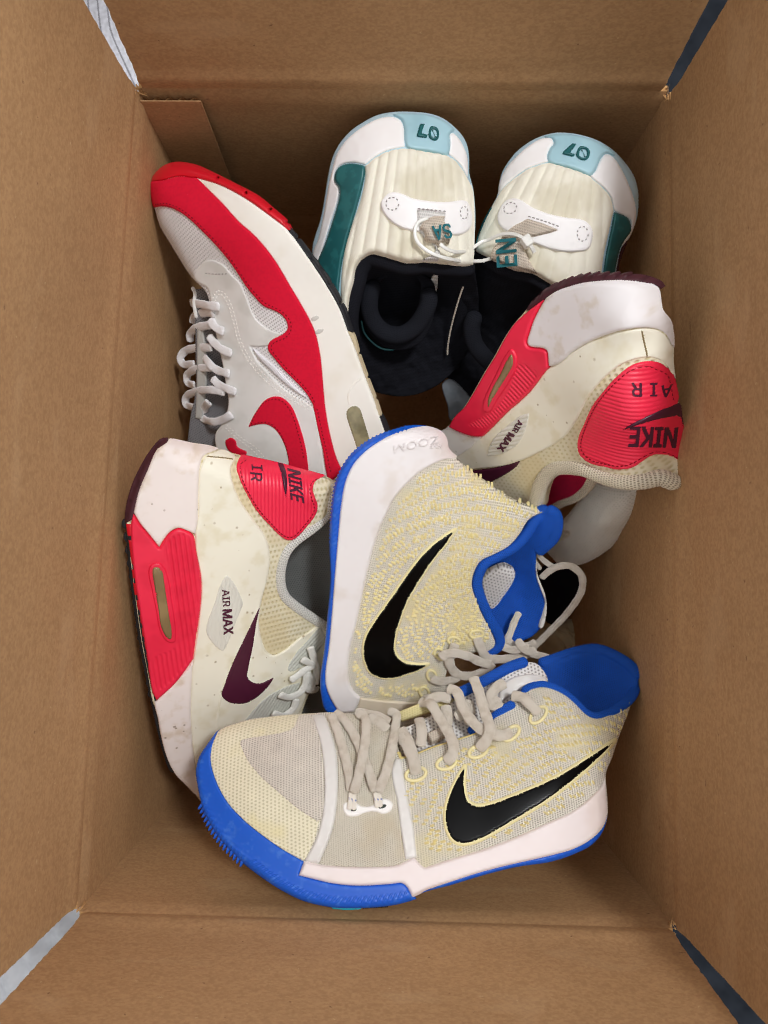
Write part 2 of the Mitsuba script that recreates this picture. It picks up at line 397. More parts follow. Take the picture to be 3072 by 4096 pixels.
# ------------------------------------------------------------------ what shows past the corner gaps
v = np.array([[-3, -3, -.004], [3, -3, -.004], [3, 3, -.004], [-3, 3, -.004]], float)
put('ground', v, [[0, 1, 2], [0, 2, 3]], 'carpet', smooth=False)
labels['ground'] = {'label': 'dark blue grey carpet under and around the box', 'kind': 'structure'}
n = 90
gx, gy = np.meshgrid(np.linspace(-.62, -.20, n), np.linspace(-.62, -.17, n), indexing='ij')
p = np.stack([gx.ravel(), gy.ravel()], 1)
h = .012 + .03 * meshkit.fbm(np.c_[p * 13, np.zeros(len(p))], 4) + .006 * np.sin((p[:, 0] * 1.2 + p[:, 1]) * 130 + 6 * meshkit.fbm(np.c_[p * 9, np.ones(len(p))], 2))
e = np.minimum.reduce([p[:, 0] + .62, -.20 - p[:, 0], p[:, 1] + .62, -.17 - p[:, 1]])
h *= np.clip(e / .02, 0, 1) ** .5
idx = np.arange(n * n).reshape(n, n)
q = np.stack([idx[:-1, :-1], idx[1:, :-1], idx[1:, 1:], idx[:-1, 1:]], -1).reshape(-1, 4)
put('cloth', np.c_[p, h - .002], np.vstack([q[:, [0, 1, 2]], q[:, [0, 2, 3]]]), 'grey_cloth', smooth=True)
labels['cloth'] = {'label': 'crumpled pale grey cloth on the carpet beside the near left corner of the box', 'category': 'cloth'}
n = 60
gx, gy = np.meshgrid(np.linspace(.215, .30, n), np.linspace(-.36, -.245, n), indexing='ij')
p = np.stack([gx.ravel(), gy.ravel()], 1)
h = .006 + .008 * meshkit.fbm(np.c_[p * 40, np.zeros(len(p)) + 5], 4)
e = np.minimum.reduce([p[:, 0] - .215, .30 - p[:, 0], p[:, 1] + .36, -.245 - p[:, 1]])
h *= np.clip(e / .012, 0, 1) ** .5
idx = np.arange(n * n).reshape(n, n)
q = np.stack([idx[:-1, :-1], idx[1:, :-1], idx[1:, 1:], idx[:-1, 1:]], -1).reshape(-1, 4)
mat('denim', proc(lambda p, n, uv: mix((.06, .07, .08), (.15, .17, .19), fbm(p.x * 300, p.y * 120, 3.0))), .95, .1)
put('cloth', np.c_[p, h - .003], np.vstack([q[:, [0, 1, 2]], q[:, [0, 2, 3]]]), 'denim', smooth=True)
labels['cloth_001'] = {'label': 'blue grey cloth on the carpet beside the near right corner of the box', 'category': 'cloth'}


# ------------------------------------------------------------------ a foot in a sock beside the far left corner
def loft(path, radii, flat, seg=28, up=(0, 0, 1)):
    c = np.array(path, float)
    t = np.gradient(c, axis=0)
    t /= np.linalg.norm(t, axis=1)[:, None]
    s = np.cross(np.array(up, float), t)
    s /= np.linalg.norm(s, axis=1)[:, None] + 1e-9
    w = np.cross(t, s)
    a = np.linspace(0, 2 * np.pi, seg, endpoint=False)
    r = np.array(radii)[:, None, None]
    fl = np.array(flat)[:, None, None]
    v = (c[:, None] + r * (np.cos(a)[None, :, None] * s[:, None] + fl * np.sin(a)[None, :, None] * w[:, None])).reshape(-1, 3)
    m = len(c)
    i = np.arange(m - 1)[:, None] * seg
    j = np.arange(seg)[None]
    A, Bq, Cq, D = i + j, i + (j + 1) % seg, i + seg + (j + 1) % seg, i + seg + j
    f = np.vstack([np.stack([A, Bq, Cq], -1).reshape(-1, 3), np.stack([A, Cq, D], -1).reshape(-1, 3)])
    uv = np.stack([np.tile(a * 14, m), np.repeat(np.arange(m) * 1.0, seg)], 1)
    return v, f, uv


def curve(pts, m):
    q = np.array(pts, float)
    s = np.r_[0, np.cumsum(np.linalg.norm(np.diff(q[:, :3], axis=0), axis=1))]
    x = np.linspace(0, s[-1], m)
    from scipy.interpolate import PchipInterpolator
    return np.stack([PchipInterpolator(s, q[:, k])(x) for k in range(q.shape[1])], 1)


foot = curve([(-.176, .335, .020, .004, .8), (-.180, .345, .026, .026, .75), (-.195, .375, .034, .042, .75), (-.225, .44, .045, .044, .85), (-.255, .50, .060, .042, 1), (-.285, .555, .095, .043, 1), (-.300, .585, .15, .044, 1)], 60)
kt = 9
v, f, uv = loft(foot[:kt + 1, :3], foot[:kt + 1, 3], foot[:kt + 1, 4], up=(.3, .3, 1))
put('person__sock_toe', v, f, 'sock_toe', uv=uv)
v, f, uv = loft(foot[kt:, :3], foot[kt:, 3] * (1 + .03 * meshkit.fbm(np.c_[foot[kt:, :3] * 60], 2)), foot[kt:, 4], up=(.3, .3, 1), seg=60)
put('person__sock', v, f, 'sock_knit', uv=uv)
leg = curve([(-.262, .515, .070, .036, 1), (-.288, .562, .11, .038, 1), (-.31, .60, .18, .040, 1), (-.33, .63, .30, .052, 1), (-.34, .64, .42, .055, 1)], 40)
v, f, uv = loft(leg[:, :3], leg[:, 3], leg[:, 4], up=(.3, .3, 1))
put('person__lower_leg', v, f, 'skin', uv=uv)
labels['person'] = {'label': 'person\'s foot in a ribbed grey sock standing behind a corner of the box', 'category': 'person'}

# ------------------------------------------------------------------ the shoes, each measured in its own frame (millimetres)
SHOES = {}
SHOES['running_shoe'] = dict(frame=[(-0.06673,0.15912,0.32469),(0.55879,-0.77274,-0.30104),(0.82498,0.48094,0.29682),(-0.08458,-0.41421,0.90624)],
 surfs={'main':{'ctrl':[(-73.9,32.2,0),(-18.6,33.9,0),(23.3,25.4,0),(64,11.5,0),(107.4,-4,-3),(-114.8,13.7,-20),(-130.6,0.6,-28),(-124.8,-17.8,-24),(-104.5,-7.3,-14),(-66.4,11,-3),(-18.1,3.7,-3),(19.8,-2.2,-3),(56.1,-13.4,-3),(-116.1,-34.2,-30),(-101.9,-33.1,-26),(-78.8,-33.2,-26),(-58.9,-23.3,-20),(-86.1,-15,-15),(-19.1,-20.3,-10),(-31.2,-42,-24),(2.2,-58,-22),(34.6,-37.3,-8),(34,-78.9,-20),(59.1,-73.5,-14),(67,-45.7,-8),(98,17.5,-2),(100.3,-53.8,-6),(-28.9,-88.9,-42),(27.1,-126.8,-44),(129.5,3.3,-8)],'outline':[(-142.9,-7.6),(-132.4,6.1),(-116.7,17.9),(-100.8,28.4),(-84.3,38.4),(-71.9,42.8),(-59.3,46.5),(-53,45.5),(-30.3,47.8),(-11.5,48.4),(9.8,46.2),(25.5,41),(59.1,32.2),(86.9,24.9),(116.9,17.8),(135.9,9.3),(146.4,-9.1),(142.6,-30.3),(126.8,-50.3),(105.9,-67.4),(79.4,-81.9),(59.2,-101),(45.8,-107),(32.2,-100.6),(27.1,-86.2),(16.7,-72.2),(5.5,-66.4),(-11.3,-57.8),(-31.7,-48.7),(-44.9,-42.2),(-55.9,-37.2),(-65.8,-39.8),(-72.9,-43.3),(-87.1,-43.4),(-100.5,-42.2),(-114.1,-41.6),(-125.1,-37.4),(-135.6,-32.6),(-143,-25.5),(-144.7,-18.1)],'radius':[14,8,4,3,3,3,3,3,3,3,3,3,3,3,3,6,12,12,6,4,4,3,3,3,3,3,3,3,3,3,3,5,14,16,16,16,16,16,16,16]},'deep':{'ctrl':[(-55,-60.4,-45),(-43.7,-42,-38),(7.9,-106.7,-46),(21.7,-82.7,-40),(30.9,-121.9,-46),(-14.3,-65.4,-38)]}},
 parts=[
  {'t':'solid','n':'upper','m':'mesh_white','th':5,'s':'main'},
  {'t':'panel','n':'outsole','m':'rubber_red','o':1.6,'er':1.2,'s':'main','sk':7,'p':[(-143.8,-32.6,1),(-146.6,-27.6),(-148.7,-18),(-145.4,-6.9),(-133.6,7.4),(-116.5,18.4),(-100.7,28.8),(-84.2,38.8),(-71.8,43.2),(-59.3,46.9),(-53.3,46,1),(-53.6,44.7,1),(-57.1,43.9),(-67.9,39.8),(-85.7,32),(-104.7,20.3),(-119.5,7.5,1),(-122.2,3.9),(-126.3,-0.4),(-129.8,-6.4),(-132.7,-14)],'notch':[(-110.5,20.8),(-89.9,33.5),(-71.7,42),(-58.9,46.7)]},
  {'t':'panel','n':'outsole','m':'rubber_black','o':1.2,'er':1,'s':'main','grow':1,'sk':7,'p':[(-53.7,44.6,1),(-53.3,46,1),(-46.4,47.2),(-30.4,48.1),(-11.6,48.7),(9.6,46.5),(25.9,42,1),(22.3,40.2,1),(7.8,43.9),(-12.4,45.5),(-32,45.6),(-46.5,44.9)],'notch':[(-47,46.9),(-30.5,47.6),(-11.1,48.2),(4.5,46.8)]},
  {'t':'teeth','n':'tread_lug','m':'rubber_black','s':'main','per':13,'inn':1,'out':1.1,'wid':11,'o':0.7,'slant':0,'line':[(-52,45.7),(-30.3,47.8),(-11.5,48.4),(9.8,46.2),(22.5,42.7)]},
  {'t':'panel','n':'outsole','m':'rubber_tan','o':0.9,'er':0.8,'s':'main','grow':1,'sk':7,'p':[(22.3,40.1,1),(25.6,41.8),(42.2,37),(59.1,32.6),(75.5,28.6),(87.4,24.9,1),(84,24.3),(71.8,28.2),(55.5,32.1),(35.1,37.5)],'notch':[(40.5,37.6),(57.9,32.8),(74.4,29.1)]},
  {'t':'panel','n':'outsole','m':'rubber_black','o':1.2,'er':1,'s':'main','grow':1,'sk':7,'p':[(83.9,24.3,1),(87,25.6),(100.7,22.9),(137.6,12.8),(134,9.4),(99.2,19.8)]},
  {'t':'panel','n':'midsole','m':'foam_clean','o':1,'er':0.8,'s':'main','p':[(-119.6,7.3,1),(-104.8,20.2),(-85.8,31.9),(-68,39.7),(-53.7,44.6),(-32,45.6),(-12.4,45.5),(7.8,43.9),(22.3,40.1),(35.1,37.5),(55.5,32.1),(71.8,28.2),(85.7,24.5),(99,21.3),(132.2,11.2,1),(142.8,-5.9,1),(122.7,-25.5,1),(105.7,-23.4),(95.7,-21.6),(80.7,-16.3),(63.2,-8.3),(51.3,-1.7),(38.7,5.9),(26.3,13),(11.1,19.6),(0.2,21.7),(-11.3,22.8),(-24.1,23.6),(-39.2,24.9),(-52.2,24.8),(-65.1,22.8),(-77.9,18.8),(-92.8,15.6),(-105.7,11.8)]},
  {'t':'panel','n':'toe_overlay','m':'suede_red','o':2.2,'er':1.2,'s':'main','p':[(-143.7,-30.4,1),(-132.5,-13.8),(-129.6,-6.3),(-126.1,-0.3),(-122.1,4.1),(-119.3,7.6),(-105.5,12.1),(-92.6,15.9),(-77.7,19.1),(-64.9,23.1),(-52.1,25),(-39.1,25.2),(-24.1,23.9),(-11.3,23.1),(0.2,22),(11.1,19.9),(26.3,13.3),(38.6,6.2),(51.1,-1.3),(63.1,-8),(80.5,-15.9),(95.5,-21.3),(105.5,-23,1),(108.6,-38.6,1),(96.3,-32.8),(81.1,-25),(66.7,-19.2),(51.8,-12.2,1),(43.5,-11.5),(32.7,-12.8),(19.6,-15.6),(8.9,-16.9),(1.9,-17.1),(-1.7,-13.7),(-2.4,-8),(-1,-1.3),(-1.8,4),(-5.5,6.8),(-11.6,6.9),(-17.6,3.9),(-23.8,-0.7),(-31.7,-2.6),(-40.5,-3.8),(-48.5,-3.8),(-60.4,-3.8),(-70.9,-4.8),(-80.6,-6.5),(-91.3,-8.9),(-101.8,-12),(-111,-16.9),(-117.5,-22.7),(-128.9,-41,1)]},
  {'t':'panel','n':'eyestay','m':'suede_grey','o':1.2,'er':0.8,'s':'main','p':[(-70.7,-38,1),(-65.5,-37.5),(-58.6,-32.8),(-49.1,-36.6),(-31.5,-47.2),(-11.2,-56.3),(5.4,-64.9),(16.5,-70.7),(26.9,-84.8),(32,-99),(45.2,-106),(58.7,-99),(94.8,-66.1,1),(105.9,-38.4,1),(78.9,-24.3),(54.3,-13.4),(44,-18.3),(30.5,-24),(14.1,-27.8),(3.3,-29.5),(-7.3,-27.9,1),(-3,-21),(0.7,-12.4,1),(-1.5,-1.2,1),(-8.4,-6.8),(-16.1,-10.4),(-23.4,-11.2),(-35.2,-8.5),(-46,-6.4),(-54.7,-8.6,1),(-61,-9.1),(-67.4,-12.4),(-72.5,-18.8),(-73.1,-26.2)]},
  {'t':'panel','n':'side_stripe','m':'satin_white','o':1.5,'er':0.6,'s':'main','p':[(-6.5,-27,1),(1.3,-24.3),(12.8,-20.1),(25.9,-17.3),(38.5,-14.1),(47.9,-11.7,1),(39.8,-16.7),(28.6,-21),(14.6,-24.8),(1.3,-27.8)]},
  {'t':'panel','n':'side_logo','m':'suede_red','o':2.4,'er':0.8,'s':'main','p':[(40.3,-67.6,1),(36.7,-61.2),(32.9,-52.2),(30.1,-41.5),(31.9,-32.9),(36.3,-28.2),(44.6,-26.4),(55.1,-28.7),(66.3,-32.4),(79.5,-38.1),(95.4,-47.2,1),(85.5,-59.6,1),(71.7,-51.9),(61.3,-49),(52.4,-48.8),(46,-52.2),(42.3,-59.5)]},
  {'t':'panel','n':'lace_loop','m':'suede_red','o':2.4,'er':0.8,'s':'main','p':[(39.9,-93),(39.1,-88.9),(40.3,-85.1),(44.3,-83.6),(47.9,-85.3),(55.5,-80.6),(57.4,-85.9),(51.4,-92.4),(46.4,-95)]},
  {'t':'panel','n':'air_window','m':'window_olive','o':1.25,'er':0.5,'s':'main','p':[(70,5.2),(67.7,9.1),(68.7,14.3),(72.5,16.1),(81.3,13.7),(91.3,10.4),(100.5,7.3,1),(100.6,-5.1,1),(87.1,-0.9)]},
  {'t':'tube','n':'mould_line','m':'foam_clean','w':1.3,'th':1,'dh':1,'s':'main','p':[(66.2,10.8,1),(59.8,14.5,1),(55.6,22.6,1),(54.9,30.5,1)]},
  {'t':'panel','n':'groove','m':'window_shadow','o':1.15,'er':0.4,'s':'main','p':[(1.3,22.4),(1.4,27.5),(3.5,29.3),(4.8,27.2),(3.8,22.8)]},
  {'t':'panel','n':'groove','m':'window_shadow','o':1.15,'er':0.4,'s':'main','p':[(10.3,19.5),(10.1,24.9),(12.3,26.9),(13.6,24.5),(12.5,20.1)]},
  {'t':'solid','n':'tongue','m':'mesh_grey','th':3,'s':'deep','p':[(-64.9,-48.6,1),(-60.3,-37.8,1),(-47,-40.3),(-32.6,-47.2),(-10,-58.1),(12.2,-72.1),(33.1,-90.1),(42.5,-106.8),(49.3,-117.7,1),(28,-133,1),(9.9,-114.1),(-2.7,-97.8),(-33.1,-72.3)]},
  {'t':'panel','n':'tongue_window','m':'plastic_clear','o':1.5,'er':0.6,'s':'deep','p':[(-42.1,-62.6,1),(-39.3,-57.9,1),(-17.9,-71),(4,-91.1),(17.2,-106.2,1),(13.2,-110.9,1),(-12.4,-87.4)]},
  {'t':'tube','n':'eyestay_edge','m':'suede_grey','w':3,'th':2,'dh':0,'s':'deep','p':[(-67.4,-48,0),(-62.2,-48.9,0),(-56.9,-54.2,0),(-47.1,-59.3,0)]},
  {'t':'tube','n':'lace','m':'lace_white','w':6.4,'th':2.4,'dh':1.5,'s':'main','p':[(-60.9,-64.3,-18.5),(-55.6,-52.4,-6.5),(-48.9,-41.4,4.5),(-42.1,-31,4.5)]},
  {'t':'tube','n':'lace','m':'lace_white','w':6.4,'th':2.4,'dh':1.5,'s':'main','p':[(-46.6,-70.4,-18.5),(-50,-66.1,-18.5),(-48.4,-54.9,-6.5),(-41.4,-38.9,4.5)]},
  {'t':'tube','n':'lace','m':'lace_white','w':6.4,'th':2.4,'dh':1.5,'s':'main','p':[(-36.6,-81.7,-18.5),(-41.4,-78.2,-18.5),(-41.8,-65.5,-6.5),(-36.5,-48.4,4.5)]},
  {'t':'tube','n':'lace','m':'lace_white','w':6.4,'th':2.4,'dh':1.5,'s':'main','p':[(-40.2,-45.2,4.5),(-34.8,-44.7,4.5),(-30.2,-42.8,4.5),(-26.3,-39.4,4.5)]},
  {'t':'tube','n':'lace','m':'lace_white','w':6.4,'th':2.4,'dh':1.5,'s':'main','p':[(-31.4,-54.3,4.5),(-25.5,-53.8,4.5),(-17.4,-49.6,4.5),(-10.5,-43.7,4.5)]},
  {'t':'tube','n':'lace','m':'lace_white','w':6.4,'th':2.4,'dh':1.5,'s':'main','p':[(-20.8,-84.2,-6.5),(-26.9,-98.9,-18.5),(-31.8,-98.9,-18.5),(-33.9,-91.2,-18.5),(-29.8,-74.7,-6.5),(-22.8,-57.9,4.5)]},
  {'t':'tube','n':'lace','m':'lace_white','w':6.4,'th':2.4,'dh':1.5,'s':'main','p':[(-22.6,-72.8,-6.5),(-15,-68.2,4.5),(-7.6,-64.6,4.5),(0.4,-54.8,4.5)]},
  {'t':'tube','n':'lace','m':'lace_white','w':6.4,'th':2.4,'dh':1.5,'s':'main','p':[(-7.9,-94.9,-6.5),(-12.7,-105.1,-18.5),(-17.4,-102.2,-18.5),(-17.4,-87,-6.5),(-11.1,-67.5,4.5)]},
  {'t':'tube','n':'lace','m':'lace_white','w':6.4,'th':2.4,'dh':1.5,'s':'main','p':[(-4.9,-72.1,4.5),(1.8,-70.2,4.5),(7.9,-64.4,4.5),(13.8,-58.3,4.5)]},
  {'t':'tube','n':'lace','m':'lace_white','w':6.4,'th':2.4,'dh':1.5,'s':'main','p':[(6.3,-106.9,-6.5),(0.8,-118.9,-18.5),(-4,-115.2,-18.5),(-3.5,-98.6,-6.5),(1.8,-79.8,4.5),(9.3,-68.5,4.5)]},
  {'t':'tube','n':'lace','m':'lace_white','w':6.4,'th':2.4,'dh':1.5,'s':'main','p':[(8.4,-86.6,4.5),(11.9,-100,-6.5),(16.4,-104.9,-6.5),(22.3,-94.3,4.5),(25.1,-84.7,4.5),(25.5,-72,4.5)]},
  {'t':'stitch','n':'stitching','m':'stitch_red','o':2.3,'s':'main','p':[(-124.5,-30.5),(-118.6,-20.7),(-111.7,-14.5),(-102.4,-9.6),(-91.7,-6.5),(-80.9,-4),(-71.3,-2.2),(-60.8,-1.2),(-48.9,-1.3),(-40.7,-1),(-32.5,0.1),(-25.2,1.9),(-18.8,6),(-12.4,9.3),(-5,9.8),(0.3,6.2),(2,-0.4),(0.5,-7.9),(0.7,-12),(3.2,-14.3),(9.3,-14),(20,-12.6),(32.9,-10.1),(44.4,-8.7),(53.1,-10)]},
  {'t':'stitch','n':'stitching','m':'stitch_red','o':2.5,'s':'main','p':[(39.7,-63.1),(35.3,-55.7),(31.6,-45.2),(32.6,-35.8),(37.2,-30.4),(46,-29.1),(57.5,-32.2),(70.9,-37.4),(82.7,-42.8)]},
  {'t':'stitch','n':'stitching','m':'stitch_red','o':2.5,'s':'main','p':[(40.2,-63.4),(41.8,-55.7),(46.3,-49),(55.1,-46.7),(64.7,-48.3),(76.9,-53.2)]},
  {'t':'stitch','n':'stitching','m':'stitch_red','o':2.3,'s':'main','p':[(55.6,-10.7),(70.7,-17.4),(89.8,-25.7),(101.9,-31.3)]},
  {'t':'stitch','n':'stitching','m':'stitch_white','o':1.3,'s':'main','p':[(-49.7,-34.1),(-51.9,-26.3),(-47.8,-22.3),(-39.3,-22.1),(-28,-26.1),(-14.7,-31.6),(-1.7,-33.3),(12.1,-31.3),(29.8,-25.1),(44,-18.3),(52.8,-13.8)]},
  {'t':'stitch','n':'stitching','m':'stitch_white','o':1.3,'s':'main','p':[(-47.2,-33.4),(-49.4,-26.6),(-46.8,-24.5),(-39.5,-24.8),(-28.6,-28.4),(-15.2,-33.9),(-1.7,-35.9),(12.5,-34.2),(30.8,-28.3),(45,-21.4),(55.1,-15.6)]},
  {'t':'stitch','n':'stitching','m':'stitch_white','o':1.3,'s':'main','p':[(30.2,-83),(42.9,-78.1),(56.8,-71.2),(68.2,-69.7)]},
  {'t':'stitch','n':'stitching','m':'stitch_white','o':1.3,'s':'main','p':[(31.1,-85.7),(43.8,-80.7),(57.1,-75),(68.6,-73.5)]},
  {'t':'stitch','n':'stitching','m':'stitch_grey','o':1.3,'s':'main','p':[(-66.7,-26.9),(-61,-18.7),(-55.3,-8.9)]},
 ])
